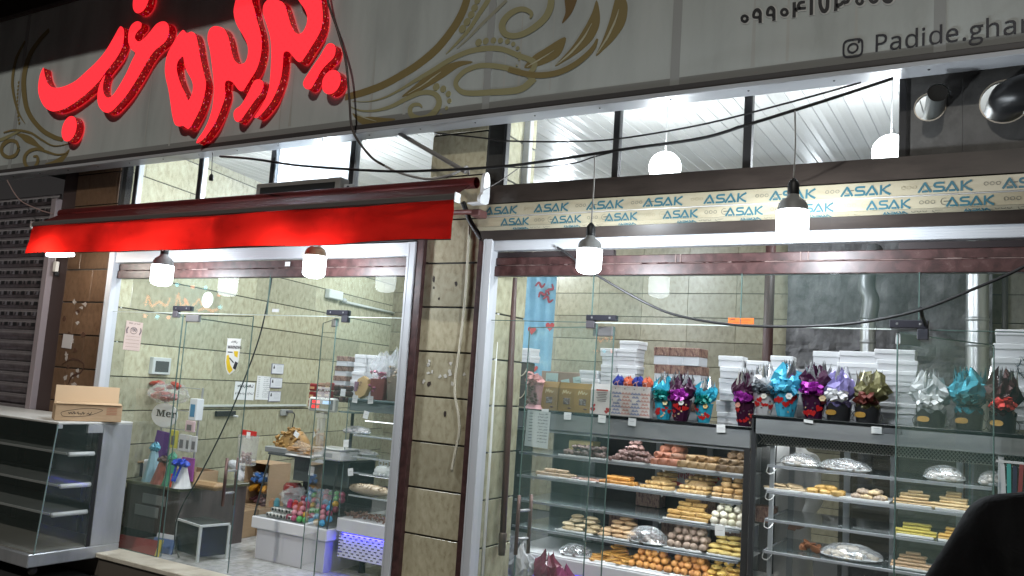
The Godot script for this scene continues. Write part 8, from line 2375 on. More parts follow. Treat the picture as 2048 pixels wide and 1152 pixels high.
	o = thing("blue_folder", "flat blue folder standing under the desk behind the red board", "folder", Vector3(-6.37, -0.06, -0.3))
	part("folder", boxm(Vector3(-0.12, 0, -0.01), Vector3(0.12, 0.12, 0.01), 0.003), mat(0.10, 0.16, 0.32, 0.45), o, xf(Vector3.ZERO, 0.1, -0.2))
	part("white_sheet", boxm(Vector3(-0.10, 0.121, -0.008), Vector3(0.10, 0.16, 0.004), 0.002), mat(0.55, 0.57, 0.6, 0.5), o, xf(Vector3.ZERO, 0.1, -0.2))
	# gift cones and bags on the desk
	var dz := -0.45
	var dy := dtop + 0.001
	var cone := func(called: String, label: String, px_: float, w: float, h: float, col: Array, top: Array, seed_value: int, z := -0.45) -> Node3D:
		var g := thing(called, label, "gift bag", Vector3(px_, dy, z))
		g.scale = Vector3(1.3, 1.08, 1.3)
		part("wrap", tapered(w * 0.5, w * 0.18, h * 0.78, 7, seed_value), mat(col[0], col[1], col[2], 0.35), g)
		part("gathered_top", tuft(w * 0.6, h * 0.3, 3, seed_value), mat(top[0], top[1], top[2], 0.35), g, xf(Vector3(0, h * 0.74, 0)))
		return g
	cone.call("gift_cone", "blue and white foil gift cone on the desk", -6.803, 0.13, 0.33, [0.30, 0.48, 0.54], [0.08, 0.30, 0.40], 801)
	cone.call("gift_cone", "dull red paper gift cone with a ribbon on the desk", -6.633, 0.14, 0.23, [0.30, 0.09, 0.06], [0.10, 0.06, 0.05], 802, -0.42)
	cone.call("gift_cone", "green foil gift cone between the red and the white ones", -6.483, 0.11, 0.27, [0.05, 0.22, 0.13], [0.06, 0.26, 0.16], 803, -0.40)
	o = cone.call("gift_cone", "white gift cone with a blue bow and red stripe at the desk's corner", -6.328, 0.14, 0.22, [0.60, 0.60, 0.60], [0.02, 0.06, 0.42], 804, -0.40)
	part("bow", bow(0.13, 14, 805), mat(0.015, 0.05, 0.46, 0.35), o, xf(Vector3(0.01, 0.20, 0.03)))
	for q in [[-0.01, 0.1], [0.025, -0.1]]:
		part("ribbon_tail", cube(Vector3(0.022, 0.13, 0.003), 0.001), mat(0.015, 0.05, 0.46, 0.35), o, xf(Vector3(q[0], 0.12, 0.062), 0, -0.25, q[1]))
	part("red_stripe", cube(Vector3(0.02, 0.11, 0.003), 0.001), mat(0.48, 0.05, 0.02, 0.4), o, xf(Vector3(-0.02, 0.06, 0.072), 0, -0.2, 0.2))
	o = cone.call("gift_cone", "orange topped white paper bag on a dark box at the left of the desk", -7.297, 0.12, 0.20, [0.60, 0.50, 0.40], [0.55, 0.24, 0.03], 806, -0.6)
	o.position.y = dy + 0.15
	o = thing("dark_box", "dark flat box topped with biscuits at the left of the desk", "box", Vector3(-7.252, dy, -0.6))
	part("box", cube(Vector3(0.24, 0.12, 0.2), 0.004), mat(0.02, 0.02, 0.022, 0.4), o, xf(Vector3(0, 0.061, 0)))
	part("biscuit_board", cube(Vector3(0.22, 0.02, 0.16), 0.006), crumb(0.50, 0.34, 0.16), o, xf(Vector3(0.02, 0.135, 0.02), 0.2))
	o = thing("white_package", "pale grey package standing behind the gift cones", "package", Vector3(-6.97, dy, -0.56))
	part("pack", cube(Vector3(0.15, 0.17, 0.06), 0.01), mat(0.55, 0.56, 0.57, 0.5), o, xf(Vector3(0, 0.086, 0), 0.2))
	o = thing("open_carton", "open shallow cardboard carton behind the white gift cone", "cardboard box", Vector3(-6.607, dy, -0.78), -0.1)
	for q in [[Vector3(0, 0.055, 0.12), Vector3(0.34, 0.11, 0.005)], [Vector3(0, 0.055, -0.12), Vector3(0.34, 0.11, 0.005)], [Vector3(-0.17, 0.055, 0), Vector3(0.005, 0.11, 0.23)], [Vector3(0.17, 0.055, 0), Vector3(0.005, 0.11, 0.23)]]:
		part("wall", cube(q[1], 0.001), cardboard, o, xf(q[0]))
	part("bottom", cube(Vector3(0.33, 0.004, 0.23)), cardboard, o, xf(Vector3(0, 0.003, 0)))
	o = thing("bread_bag", "clear bag of flat bread lying on the right end of the desk", "bag", Vector3(-6.119, dy, -0.52))
	part("bread", cube(Vector3(0.30, 0.065, 0.13), 0.025), crumb(0.42, 0.28, 0.14), o, xf(Vector3(0, 0.036, 0), 0.05))
	# rack of hanging packets behind the desk
	o = thing("packet_rack", "wire rack hung with sweet packets behind the desk", "rack", Vector3(-6.824, dy, -0.68))
	o.scale = Vector3(1.7, 1.04, 1.6)
	s = Shape.new()
	for x in [-0.14, 0.16]:
		s.tube([Vector3(x, 0, 0), Vector3(x, 0.84, -0.02)], 0.006, 6)
	for y in [0.1, 0.45, 0.62, 0.83]:
		s.tube([Vector3(-0.14, y, 0), Vector3(0.16, y, 0)], 0.004, 5)
	part("wire_frame", s.done(), mat(0.45, 0.45, 0.45, 0.35, 0.6), o)
	var back := part("purple_board", cube(Vector3(0.13, 0.40, 0.01), 0.002), mat(0.09, 0.022, 0.18, 0.5), o, xf(Vector3(-0.08, 0.22, 0.03), 0, 0, -0.12))
	part("purple_board", cube(Vector3(0.10, 0.2, 0.01), 0.002), mat(0.30, 0.06, 0.30, 0.5), o, xf(Vector3(0.16, 0.12, 0.03)))
	var card_m := mat(0.62, 0.62, 0.62, 0.5)
	s = Shape.new()
	s.lathe([Vector2(0, 0.004), Vector2(0.11, 0.004), Vector2(0.11, 0), Vector2(0, 0)], 20, Transform3D(Basis(Vector3.RIGHT, PI / 2), Vector3(-0.05, 0.57, 0.05)))
	part("round_white_sign", s.done(), card_m, o)
	lettering("word", "Mer", 0.085, mat(0.03, 0.03, 0.03, 0.5), o, xf(Vector3(-0.12, 0.535, 0.056)), true, true)
	for q in [[0.06, 0.37, 0.075, 0.16, [0.50, 0.46, 0.08]], [0.13, 0.35, 0.055, 0.15, [0.50, 0.49, 0.49]], [0.18, 0.35, 0.045, 0.15, [0.56, 0.56, 0.55]], [0.225, 0.35, 0.04, 0.14, [0.46, 0.45, 0.45]], [0.18, 0.5, 0.08, 0.1, [0.56, 0.40, 0.42]], [0.0, 0.14, 0.09, 0.09, [0.62, 0.60, 0.60]]]:
		var pk := part("packet", cube(Vector3(q[2], q[3], 0.014), 0.005), mat(q[4][0], q[4][1], q[4][2], 0.3), o, xf(Vector3(q[0], q[1], 0.06), R(-0.3, 0.3)))
		part("print", cube(Vector3(q[2] * 0.5, q[3] * 0.5, 0.002), 0.0), mat(0.14, 0.13, 0.13, 0.4), pk, xf(Vector3(0, -0.01, 0.0075)))
	part("tall_box", cube(Vector3(0.06, 0.19, 0.05), 0.003), mat(0.60, 0.62, 0.63, 0.4), o, xf(Vector3(0.19, 0.65, 0.04)))
	part("tall_box_print", cube(Vector3(0.035, 0.11, 0.002)), mat(0.06, 0.20, 0.34, 0.5), o, xf(Vector3(0.19, 0.64, 0.066)))
	s = Shape.new()
	for k in 16:
		s.ball(Vector3(-0.07 + R(-0.09, 0.09), 0.79 + R(-0.08, 0.07), 0.05 + R(-0.02, 0.02)), Vector3(0.035, 0.022, 0.02), 7, 5, Basis.from_euler(Vector3(R(-1, 1), R(-3, 3), R(-1, 1))))
	part("red_wrapped_sweets", s.done(), mat(0.34, 0.045, 0.025, 0.3), o)
	part("bag_film", tuft(0.26, 0.22, 4, 808), pane(0.7, 0.7, 0.7, 0.18, 0.1), o, xf(Vector3(-0.05, 0.68, 0.04)))
	# cartons, sacks and the red headed bag by the wall
	var stack := func(label: String, at: Vector3, size: Vector3, turn: float, prints: bool) -> void:
		var g := thing("carton", label, "cardboard box", at, turn, "")
		part("box", cube(size, 0.004), cardboard, g, xf(Vector3(0, size.y / 2, 0)))
		if prints:
			for q in [-0.28, 0.18]:
				part("red_print", cube(Vector3(size.x * 0.2, size.y * 0.4, 0.001)), mat(0.42, 0.05, 0.03, 0.6), g, xf(Vector3(size.x * q, size.y * 0.5, size.z / 2 + 0.0008)))
			var t := Shape.new()
			for k in 3:
				t.box(Vector3(-size.x * 0.05, size.y * (0.85 - 0.06 * k), size.z / 2 + 0.001), Vector3(size.x * 0.5, size.y * 0.02, 0.001))
			part("text_print", t.done(), mat(0.30, 0.05, 0.03, 0.6), g)
	stack.call("brown carton on the floor behind the side table", Vector3(-6.552, -0.06, -1.191) + Vector3(-0.05, 0, -0.1), Vector3(0.34, 0.26, 0.28), 0.1, false)
	stack.call("brown carton with red prints on the floor left of the candy counter", Vector3(-6.563, -0.06, -1.467) + Vector3(0, 0, -0.12), Vector3(0.30, 0.26, 0.26), -0.1, true)
	o = thing("open_carton", "large open cardboard box on its side, full of bagged goods, left of the candy counter", "cardboard box", Vector3(-6.594, -0.06, -1.515) + Vector3(0.0, 0.262, -0.16))
	for q in [[Vector3(0, 0.003, 0), Vector3(0.34, 0.006, 0.3)], [Vector3(0, 0.43, 0), Vector3(0.34, 0.006, 0.3)], [Vector3(-0.168, 0.216, 0), Vector3(0.006, 0.42, 0.3)], [Vector3(0.168, 0.216, 0), Vector3(0.006, 0.42, 0.3)], [Vector3(0, 0.216, -0.148), Vector3(0.33, 0.42, 0.006)]]:
		part("wall", cube(q[1], 0.001), cardboard, o, xf(q[0]))
	n = 0
	for q in [["crumpled maroon bag at the bottom of the open cardboard box", [0.07, 0.025, 0.03], 0.0], ["crumpled orange bag in the middle of the open cardboard box", [0.55, 0.25, 0.02], 0.11], ["blue and white crumpled bag at the top of the open cardboard box", [0.06, 0.16, 0.42], 0.22]]:
		s = Shape.new()
		for k in 16:
			s.ball(Vector3(R(-0.11, 0.11), 0.05 + R(-0.03, 0.03), R(-0.03, 0.09)), Vector3(R(0.03, 0.06), R(0.015, 0.03), R(0.02, 0.04)), 7, 5, Basis.from_euler(Vector3(R(-0.6, 0.6), R(-3, 3), R(-0.6, 0.6))))
		var bg := solo("crumpled_bag", s.done(), mat(q[1][0], q[1][1], q[1][2], 0.3), q[0], "bag", xf(o.position + Vector3(0, 0.008 + q[2], 0.02)))
		if n == 2:
			s = Shape.new()
			for k in 7:
				s.ball(Vector3(R(-0.1, 0.1), 0.07 + R(-0.02, 0.02), R(0.02, 0.1)), Vector3(0.05, 0.012, 0.02), 7, 5, Basis.from_euler(Vector3(R(-0.4, 0.4), R(-3, 3), R(-0.4, 0.4))))
			part("white_fold", s.done(), mat(0.55, 0.57, 0.6, 0.35), bg).set_meta("kind", "stuff")
		n += 1
	o = thing("hanging_sweet_bag", "clear bag of dark red sweets with a bright red header above the open box", "sweet bag", Vector3(-6.25, 0.671, -1.05))
	part("header", cube(Vector3(0.20, 0.045, 0.008), 0.002), mat(0.50, 0.015, 0.012, 0.4), o, xf(Vector3(0, 0.30, 0), 0, 0, -0.02))
	part("header_card", cube(Vector3(0.05, 0.06, 0.002)), paper, o, xf(Vector3(0.0, 0.28, 0.006)))
	part("film", tapered(0.085, 0.10, 0.28, 6, 30), pane(0.75, 0.76, 0.78, 0.22, 0.1), o)
	s = Shape.new()
	for k in 26:
		s.ball(Vector3(R(-0.06, 0.06), R(0.02, 0.12), R(-0.03, 0.05)), Vector3(0.025, 0.015, 0.015), 6, 4, Basis.from_euler(Vector3(R(-1, 1), R(-3, 3), R(-1, 1))))
	part("sweets", s.done(), print_brown, o)
	s = Shape.new()
	for k in 14:
		s.ball(Vector3(R(-0.13, 0.13), R(0.0, 0.36), R(-0.06, 0.1)), Vector3(0.10, 0.06, 0.06), 8, 6, Basis.from_euler(Vector3(R(-0.6, 0.6), R(-3, 3), R(-0.6, 0.6))))
	solo("white_sack", s.done(), mat(0.62, 0.62, 0.64, 0.45), "bundle of crumpled white plastic sacks right of the desk", "sack", xf(Vector3(-7.05, -0.06, -1.663) + Vector3(-0.02, 0.27, -0.14)))
	# ---- on the left wall: the wall's own frame has x along the wall, z out of it
	var lw := Transform3D(Basis(Vector3.UP, deg_to_rad(102.757)), Vector3(-7.018, 0, -0.055))
	var on_wall := func(called: String, label: String, cat: String, at: Vector3, group := "") -> Node3D:
		var g := thing(called, label, cat, lw * at, deg_to_rad(102.757), group)
		return g
	o = on_wall.call("electrical_panel", "grey electrical panel with a dark window on the left wall above the packet rack", "electrical panel", Vector3(0.614, 1.546, 0.02))
	var pw := 0.253
	part("box", cube(Vector3(pw, 0.165, 0.05), 0.006), mat(0.50, 0.53, 0.51, 0.4), o)
	part("dark_window", cube(Vector3(pw * 0.74, 0.105, 0.004), 0.001), mat(0.07, 0.075, 0.075, 0.15), o, xf(Vector3(0, -0.005, 0.0255)))
	o = on_wall.call("pink_notice", "pale pink notice with a phone sign at the left end of the marble wall", "notice", Vector3(0.225, 1.809, 0.004))
	pw = 0.218
	part("sheet", cube(Vector3(pw, 0.27, 0.001)), mat(0.58, 0.43, 0.38, 0.7), o, xf(Vector3.ZERO, 0, 0, -0.03))
	s = Shape.new()
	var ci := []
	for k in 13:
		ci.append(Vector3(0.045 * cos(TAU * k / 12), 0.05 + 0.03 * sin(TAU * k / 12), 0.006))
	s.stroke(ci, 0.0012, Transform3D(), 2, 0.0)
	s.stroke([Vector3(-0.08, 0.02, 0.016), Vector3(-0.09, 0.05, 0.018), Vector3(-0.07, 0.08, 0.014)], 0.0012, Transform3D(), 3, 0.0)
	s.stroke([Vector3(0.075, 0.015, 0.014), Vector3(0.095, 0.05, 0.018), Vector3(0.085, 0.08, 0.012)], 0.0012, Transform3D(), 3, 0.0)
	script_line(s, -0.075, 0.075, 0.112, 0.016, 0.0012, 0.22)
	for k in 4:
		s.box(Vector3(0, -0.005 - 0.032 * k, 0.0012), Vector3(pw * 0.8, 0.002, 0.0006))
	part("print", s.done(), mat(0.14, 0.09, 0.10, 0.7), o)
	lettering("number", "190", 0.045, mat(0.10, 0.07, 0.08, 0.6), o, xf(Vector3(-0.038, 0.03, 0.001)))
	o = on_wall.call("white_notice", "white notice with two lines of bold script on the left wall", "notice", Vector3(2.053, 1.321, 0.004))
	pw = 0.378
	part("sheet", cube(Vector3(pw, 0.20, 0.001)), paper, o, xf(Vector3.ZERO, 0, 0, -0.02))
	s = Shape.new()
	script_line(s, -pw * 0.42, pw * 0.42, 0.045, 0.036, 0.0012, 0.26)
	script_line(s, -pw * 0.45, pw * 0.45, -0.035, 0.028, 0.0012, 0.22)
	part("script_print", s.done(), ink, o)
	o = on_wall.call("list_notice", "tall white typed price list on the left wall beside the certificates", "notice", Vector3(2.409, 1.361, 0.004))
	pw = 0.274
	part("sheet", cube(Vector3(pw, 0.275, 0.001)), paper, o, xf(Vector3.ZERO, 0, 0, -0.02))
	s = Shape.new()
	for k in 11:
		var y := 0.118 - 0.0225 * k
		script_line(s, pw * 0.0, pw * 0.44, y, 0.012, 0.0012, 0.2)
		s.box(Vector3(-pw * 0.34, y + 0.004, 0.0012), Vector3(pw * 0.14, 0.004, 0.0006))
	part("text_print", s.done(), mat(0.05, 0.05, 0.06, 0.7), o)
	n = 0
	for q in [Vector3(2.669, 1.592, 0.006), Vector3(2.666, 1.425, 0.006), Vector3(2.662, 1.264, 0.006)]:
		o = on_wall.call("framed_certificate", ["framed certificate with a tiny portrait, topmost of three on the left wall", "framed certificate with a tiny portrait, middle of three on the left wall", "framed certificate with a tiny portrait, lowest of three on the left wall"][n], "certificate", q, "framed certificates")
		pw = 0.256
		part("frame", cube(Vector3(pw, 0.125, 0.01), 0.002), mat(0.22, 0.22, 0.27, 0.4), o)
		part("sheet", cube(Vector3(pw - 0.02, 0.108, 0.002)), mat(0.68, 0.69, 0.71, 0.4), o, xf(Vector3(0, 0, 0.0055)))
		s = Shape.new()
		s.box(Vector3(-pw * 0.33, 0.012, 0.0072), Vector3(0.03, 0.022, 0.0008))
		s.ball(Vector3(-pw * 0.33, 0.03, 0.0072), Vector3(0.011, 0.012, 0.0008), 8, 4)
		part("portrait_print", s.done(), ink, o)
		s = Shape.new()
		for k in 4:
			s.box(Vector3(0.03, 0.022 - 0.016 * k, 0.0072), Vector3(pw * 0.45, 0.002, 0.0006))
		script_line(s, -0.02, 0.05, 0.038, 0.012, 0.0072)
		part("text_print", s.done(), mat(0.30, 0.31, 0.34, 0.7), o)
		n += 1
	# cable trunking, socket, conduit, alarm box
	var tr0 := Vector2(1.251, 1.157)
	var tr1 := Vector2(3.379, 1.06)
	o = on_wall.call("cable_trunking", "white cable trunking running along the left wall above the desk", "trunking", Vector3(0, tr0.y, 0.013))
	part("channel", boxm(Vector3(tr0.x, -0.012, -0.012), Vector3(tr1.x, 0.012, 0.012), 0.003), mat(0.55, 0.58, 0.54, 0.4), o)
	o = on_wall.call("black_holder", "flat black holder fixed under the trunking on the left wall", "holder", Vector3(1.725, 1.074, 0.02))
	part("plate", cube(Vector3(0.337, 0.055, 0.03), 0.004), mat(0.015, 0.015, 0.018, 0.4), o)
	part("white_clip", cube(Vector3(0.07, 0.02, 0.03), 0.006), mat(0.7, 0.7, 0.7, 0.4), o, xf(Vector3(0.16, -0.03, 0.02), 0, 0, -0.1))
	o = on_wall.call("wall_socket", "grey wall socket with a black plug on the left wall above the golden puffs", "socket", Vector3(2.879, 1.072, 0.02))
	part("body", cube(Vector3(0.14, 0.075, 0.03), 0.006), mat(0.34, 0.35, 0.33, 0.4), o)
	part("plug", cube(Vector3(0.10, 0.035, 0.05), 0.008), mat(0.14, 0.14, 0.14, 0.5), o, xf(Vector3(0.07, 0.012, 0.03)))
	s = Shape.new()
	s.smooth(true)
	s.tube(curve([Vector3(0.11, 0.0, 0.05), Vector3(0.16, -0.03, 0.05), Vector3(0.17, -0.2, 0.03), Vector3(0.17, -0.55, 0.03)]), 0.007, 6)
	part("wire", s.done(), black, o)
	o = on_wall.call("alarm_box", "white alarm box high on the left wall where the conduit begins", "alarm box", Vector3(3.845, 2.618, 0.04))
	part("box", cube(Vector3(0.36, 0.12, 0.08), 0.01), mat(0.58, 0.61, 0.58, 0.4), o, xf(Vector3(-0.05, 0.01, 0)))
	s = Shape.new()
	s.smooth(true)
	s.ball(Vector3(0.2, -0.04, 0.02), Vector3(0.05, 0.035, 0.035), 12, 8)
	part("siren", s.done(), mat(0.35, 0.37, 0.36, 0.4), o)
	s = Shape.new()
	s.smooth(true)
	s.tube([Vector3(0.26, -0.05, 0.0), Vector3(2.4, -0.05, 0.0)], 0.018, 8)
	part("conduit", s.done(), mat(0.52, 0.55, 0.51, 0.4), o)
	# a row of small paper slips hung on the transom
	o = thing("white_slip", "tiny white paper slip on the glass over the left doorway", "paper slip", Vector3(-4.968, 2.047, 0.004))
	part("paper", cube(Vector3(0.075, 0.026, 0.001)), paper, o)

# one continuous body: tapered bones joined by a smooth minimum, meshed on a grid
func body(bones: Array, cell: float, k: float) -> ArrayMesh:
	var lo := Vector3.ONE * 1e9
	var hi := -lo
	for b in bones:
		var r := maxf(b[2], b[3]) + cell * 2.0
		for e in [b[0], b[1]]:
			lo = lo.min(e - Vector3.ONE * r)
			hi = hi.max(e + Vector3.ONE * r)
	var n := Vector3i((hi - lo) / cell) + Vector3i.ONE * 2
	var f := PackedFloat32Array()
	f.resize(n.x * n.y * n.z)
	f.fill(1.0)
	for b in bones:
		var a: Vector3 = b[0]
		var ab: Vector3 = b[1] - a
		var l2 := maxf(ab.length_squared(), 1e-9)
		var r0: float = b[2]
		var r1: float = b[3]
		var flat: float = b[4] if b.size() > 4 else 1.0
		var rr := maxf(r0, r1) / minf(flat, 1.0) * 1.0 + k + cell * 2.0
		var i0 := Vector3i((a.min(b[1]) - Vector3.ONE * rr - lo) / cell).max(Vector3i.ZERO)
		var i1 := Vector3i((a.max(b[1]) + Vector3.ONE * rr - lo) / cell).min(n - Vector3i.ONE)
		for z in range(i0.z, i1.z + 1):
			for y in range(i0.y, i1.y + 1):
				for x in range(i0.x, i1.x + 1):
					var p := lo + Vector3(x, y, z) * cell
					var t := clampf((p - a).dot(ab) / l2, 0.0, 1.0)
					var q := p - a - ab * t
					q.z /= flat
					var d := q.length() - lerpf(r0, r1, t)
					var id := x + n.x * (y + n.y * z)
					var h := maxf(k - absf(f[id] - d), 0.0) / k
					f[id] = minf(f[id], d) - h * h * k * 0.25
	var vert := {}
	var pts := PackedVector3Array()
	var corner := [0, 1, n.x, n.x + 1, n.x * n.y, n.x * n.y + 1, n.x * n.y + n.x, n.x * n.y + n.x + 1]
	var s := SurfaceTool.new()
	s.begin(Mesh.PRIMITIVE_TRIANGLES)
	s.set_smooth_group(0)
	for z in n.z - 1:
		for y in n.y - 1:
			for x in n.x - 1:
				var id := x + n.x * (y + n.y * z)
				var inside := 0
				for c in corner:
					if f[id + c] < 0.0:
						inside += 1
				if inside == 0 or inside == 8:
					continue
				var sum := Vector3.ZERO
				var cnt := 0
				for e in [[0, 1], [2, 3], [4, 5], [6, 7], [0, 2], [1, 3], [4, 6], [5, 7], [0, 4], [1, 5], [2, 6], [3, 7]]:
					var u := f[id + corner[e[0]]]
					var v := f[id + corner[e[1]]]
					if (u < 0.0) != (v < 0.0):
						var t := u / (u - v)
						var pa := Vector3(e[0] & 1, (e[0] >> 1) & 1, e[0] >> 2)
						var pb := Vector3(e[1] & 1, (e[1] >> 1) & 1, e[1] >> 2)
						sum += pa.lerp(pb, t)
						cnt += 1
				vert[id] = pts.size()
				pts.append(lo + (Vector3(x, y, z) + sum / cnt) * cell)
	for p in pts:
		s.add_vertex(p)
	var step := [1, n.x, n.x * n.y]
	for id in vert:
		for ax in 3:
			var b: int = step[(ax + 1) % 3]
			var c: int = step[(ax + 2) % 3]
			var u := f[id]
			var v := f[id + step[ax]]
			if (u < 0.0) == (v < 0.0):
				continue
			if not (vert.has(id - b) and vert.has(id - c) and vert.has(id - b - c)):
				continue
			var q := [vert[id], vert[id - b], vert[id - b - c], vert[id - c]]
			if u < 0.0:
				q.reverse()
			for t in [0, 1, 2, 0, 2, 3]:
				s.add_index(q[t])
	s.generate_normals()
	return s.commit()

func people() -> void:
	var coat := textured(noise_picture(128, 211, 0.03, [[0.0, 0.004, 0.004, 0.0045], [1.0, 0.014, 0.014, 0.015]], 0.0, 4, Vector2(1.5, 0.4)), 2.0, 0.75, Color.WHITE, Vector3.ZERO, grain, 0.3)
	coat.metallic_specular = 0.2
	# passer-by close to the camera at the right edge, back turned
	var at: Vector3 = Vector3(-0.067, 1.432, 2.766)
	var foot := -0.13
	var sh := at.y
	var o := thing("person", "person in a black coat standing with the back turned at the lower right", "person", Vector3(at.x + 0.285, foot, at.z), 0.0)
	var y := sh - foot
	var L := func(v: Vector3) -> Vector3:
		return v
	var bones := [
		[Vector3(0, y * 0.56, 0), Vector3(0, y * 0.80, 0), 0.165, 0.185, 0.72],
		[Vector3(0, y * 0.80, 0), Vector3(0, y * 0.90, -0.01), 0.185, 0.15, 0.72],
		[Vector3(-0.225, y - 0.07, 0), Vector3(0.225, y - 0.07, 0), 0.075, 0.075],
		[Vector3(-0.17, y - 0.035, 0), Vector3(0.05, y + 0.0, -0.01), 0.055, 0.07],
		[Vector3(0.17, y - 0.035, 0), Vector3(-0.05, y + 0.0, -0.01), 0.055, 0.07],
		[Vector3(-0.225, y - 0.085, 0), Vector3(-0.365, y - 0.33, 0.0), 0.082, 0.074],
		[Vector3(-0.365, y - 0.33, 0.0), Vector3(-0.33, y - 0.58, -0.10), 0.068, 0.05],
		[Vector3(0.235, y - 0.07, 0), Vector3(0.31, y - 0.34, 0.0), 0.082, 0.066],
		[Vector3(0.31, y - 0.34, 0.0), Vector3(0.29, y - 0.58, -0.10), 0.064, 0.05],
		[Vector3(-0.08, y * 0.58, 0), Vector3(-0.10, y * 0.31, 0), 0.125, 0.085],
		[Vector3(0.08, y * 0.58, 0), Vector3(0.10, y * 0.31, 0), 0.125, 0.085],
		[Vector3(-0.10, y * 0.31, 0), Vector3(-0.11, 0.07, 0.02), 0.082, 0.055],
		[Vector3(0.10, y * 0.31, 0), Vector3(0.11, 0.07, 0.02), 0.082, 0.055],
		[Vector3(-0.11, 0.05, 0.03), Vector3(-0.12, 0.04, -0.14), 0.05, 0.04],
		[Vector3(0.11, 0.05, 0.03), Vector3(0.12, 0.04, -0.14), 0.05, 0.04],
		# folds across the shoulder blade and sleeve
		[Vector3(-0.20, y - 0.16, 0.10), Vector3(-0.06, y - 0.34, 0.13), 0.016, 0.012],
		[Vector3(-0.29, y - 0.22, 0.05), Vector3(-0.24, y - 0.30, 0.07), 0.018, 0.014],
		[Vector3(-0.12, y - 0.10, 0.085), Vector3(0.05, y - 0.16, 0.11), 0.016, 0.012],
	]
	var q := RandomNumberGenerator.new()
	q.seed = 9
	# shallow creases of the coat over the shoulder, back and sleeve
	for k in 12:
		var a := Vector3(-0.22 + 0.035 * k, y - 0.10 - 0.012 * (k % 4), 0.072)
		bones.append([a, a + Vector3(q.randf_range(-0.03, 0.03), -0.10 - q.randf_range(0.0, 0.1), 0.018), 0.022, 0.012])
	for k in 7:
		var c := Vector3(-0.23, y - 0.09, 0).lerp(Vector3(-0.36, y - 0.33, 0), 0.1 + 0.13 * k)
		bones.append([c + Vector3(-0.05, 0.02, 0.02), c + Vector3(0.02, -0.03, 0.066), 0.022, 0.014])
	bones.append([Vector3(-0.10, y + 0.015, -0.03), Vector3(0.10, y + 0.015, -0.03), 0.05, 0.05])
	part("body", body(bones, 0.014, 0.03), coat, o)
	var hb := [[Vector3(0, y + 0.0, 0.0), Vector3(0, y + 0.10, -0.02), 0.058, 0.055], [Vector3(0, y + 0.17, -0.035), Vector3(0, y + 0.23, -0.025), 0.082, 0.088], [Vector3(0, y + 0.13, -0.09), Vector3(0, y + 0.14, -0.07), 0.04, 0.05], [Vector3(0, y + 0.19, -0.135), Vector3(0, y + 0.165, -0.14), 0.008, 0.013], [Vector3(-0.085, y + 0.19, -0.02), Vector3(-0.088, y + 0.165, -0.02), 0.016, 0.012], [Vector3(0.085, y + 0.19, -0.02), Vector3(0.088, y + 0.165, -0.02), 0.016, 0.012]]
	part("head", body(hb, 0.010, 0.02), mat(0.36, 0.22, 0.16, 0.5), o)
	var hair := [[Vector3(0, y + 0.22, -0.012), Vector3(0, y + 0.245, -0.02), 0.09, 0.085], [Vector3(0, y + 0.14, 0.02), Vector3(0, y + 0.2, 0.01), 0.07, 0.085]]
	part("hair", body(hair, 0.011, 0.02), mat(0.012, 0.01, 0.009, 0.6), o)
	for sx in [-1, 1]:
		var w := Vector3(-0.33 if sx < 0 else 0.295, y - 0.60, -0.11)
		var hand := [[w, w + Vector3(0, -0.06, -0.02), 0.034, 0.038]]
		for k in 4:
			var b := w + Vector3((k - 1.5) * 0.004, -0.07, -0.02 + (k - 1.5) * 0.019)
			var ln: float = [0.034, 0.042, 0.045, 0.036][k]
			hand.append([b, b + Vector3(-sx * 0.008, -ln, -0.004), 0.0095, 0.009])
			hand.append([b + Vector3(-sx * 0.008, -ln, -0.004), b + Vector3(-sx * 0.028, -ln * 1.7, -0.004), 0.009, 0.0075])
		hand.append([w + Vector3(-sx * 0.01, -0.02, -0.045), w + Vector3(-sx * 0.03, -0.065, -0.062), 0.012, 0.009])
		part("hand", body(hand, 0.006, 0.008), mat(0.36, 0.22, 0.16, 0.5), o)
	# shopkeeper in a long grey robe behind the second counter, seen through its shelves
	at = Vector3(-1.398, 0.888, -1.78)
	o = thing("person", "person in a long pale grey robe standing behind the half empty counter", "person", Vector3(at.x, -0.06, -1.78), -0.5)
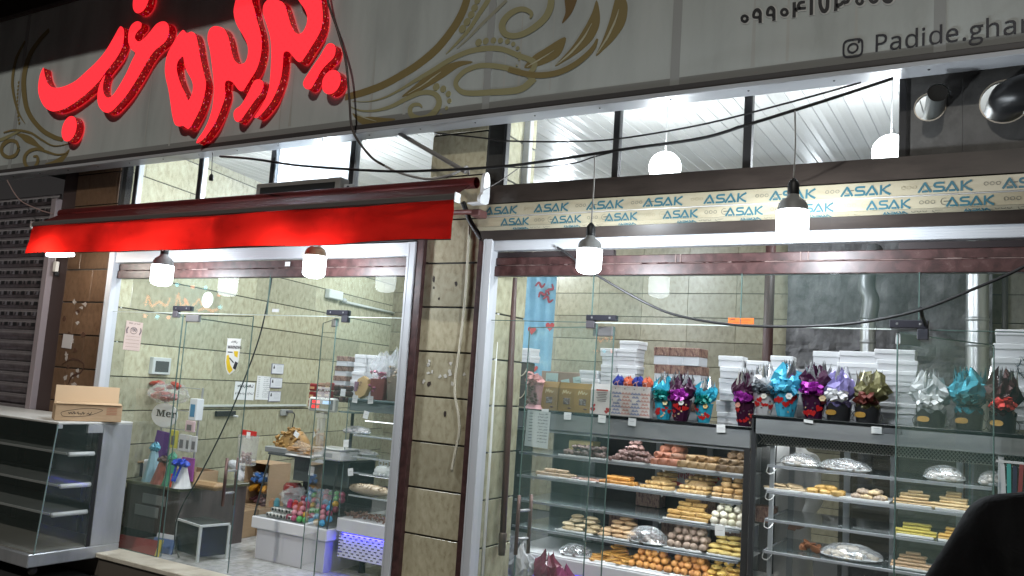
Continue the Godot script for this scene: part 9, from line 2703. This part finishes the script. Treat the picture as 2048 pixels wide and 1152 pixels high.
	bones = [
		[Vector3(0, 0.85, 0), Vector3(0, 1.22, 0), 0.14, 0.155, 0.75],
		[Vector3(0, 0.90, 0), Vector3(0, 0.22, 0), 0.14, 0.19, 0.8],
		[Vector3(-0.15, 1.25, 0), Vector3(0.15, 1.25, 0), 0.06, 0.06],
		[Vector3(-0.19, 1.24, 0), Vector3(-0.23, 0.98, 0.03), 0.06, 0.052],
		[Vector3(-0.23, 0.98, 0.03), Vector3(-0.18, 0.85, 0.2), 0.05, 0.042],
		[Vector3(0.19, 1.24, 0), Vector3(0.24, 0.98, 0.03), 0.06, 0.052],
		[Vector3(0.24, 0.98, 0.03), Vector3(0.30, 0.84, 0.2), 0.05, 0.042],
		[Vector3(0, 1.27, 0), Vector3(0, 1.36, 0.0), 0.055, 0.05],
	]
	for k in 7:
		var a := TAU * k / 7.0
		bones.append([Vector3(0.12 * cos(a), 0.85, 0.10 * sin(a)), Vector3(0.19 * cos(a), 0.08, 0.15 * sin(a)), 0.028, 0.04])
	var robe := textured(noise_picture(128, 221, 0.03, [[0.0, 0.58, 0.57, 0.55], [1.0, 0.74, 0.73, 0.71]], 0.0, 4, Vector2(2.0, 0.3)), 2.0, 0.8)
	part("robe", body(bones, 0.02, 0.04), robe, o)
	hb = [[Vector3(0, 1.34, 0), Vector3(0, 1.38, 0.01), 0.048, 0.048], [Vector3(0, 1.44, 0.02), Vector3(0, 1.49, 0.012), 0.07, 0.076], [Vector3(0, 1.40, 0.06), Vector3(0, 1.41, 0.05), 0.034, 0.04], [Vector3(0, 1.45, 0.094), Vector3(0, 1.435, 0.10), 0.007, 0.011]]
	part("head", body(hb, 0.010, 0.02), mat(0.36, 0.22, 0.16, 0.5), o)
	part("hair", body([[Vector3(0, 1.49, 0.0), Vector3(0, 1.505, 0.0), 0.078, 0.075], [Vector3(0, 1.42, -0.02), Vector3(0, 1.47, -0.01), 0.062, 0.072]], 0.010, 0.02), mat(0.012, 0.01, 0.009, 0.6), o)
	for sx in [-1, 1]:
		var w := Vector3(-0.18, 0.85, 0.2) if sx < 0 else Vector3(0.30, 0.84, 0.2)
		var hand := [[w, w + Vector3(0, -0.01, 0.06), 0.03, 0.034]]
		for k in 4:
			var b := w + Vector3((k - 1.5) * 0.017, -0.012, 0.075)
			hand.append([b, b + Vector3(0, -0.008, 0.036), 0.009, 0.0085])
			hand.append([b + Vector3(0, -0.008, 0.036), b + Vector3(0, -0.03, 0.052), 0.0085, 0.0075])
		hand.append([w + Vector3(-sx * 0.03, 0, 0.03), w + Vector3(-sx * 0.05, -0.01, 0.07), 0.012, 0.009])
		part("hand", body(hand, 0.006, 0.008), mat(0.36, 0.22, 0.16, 0.5), o)
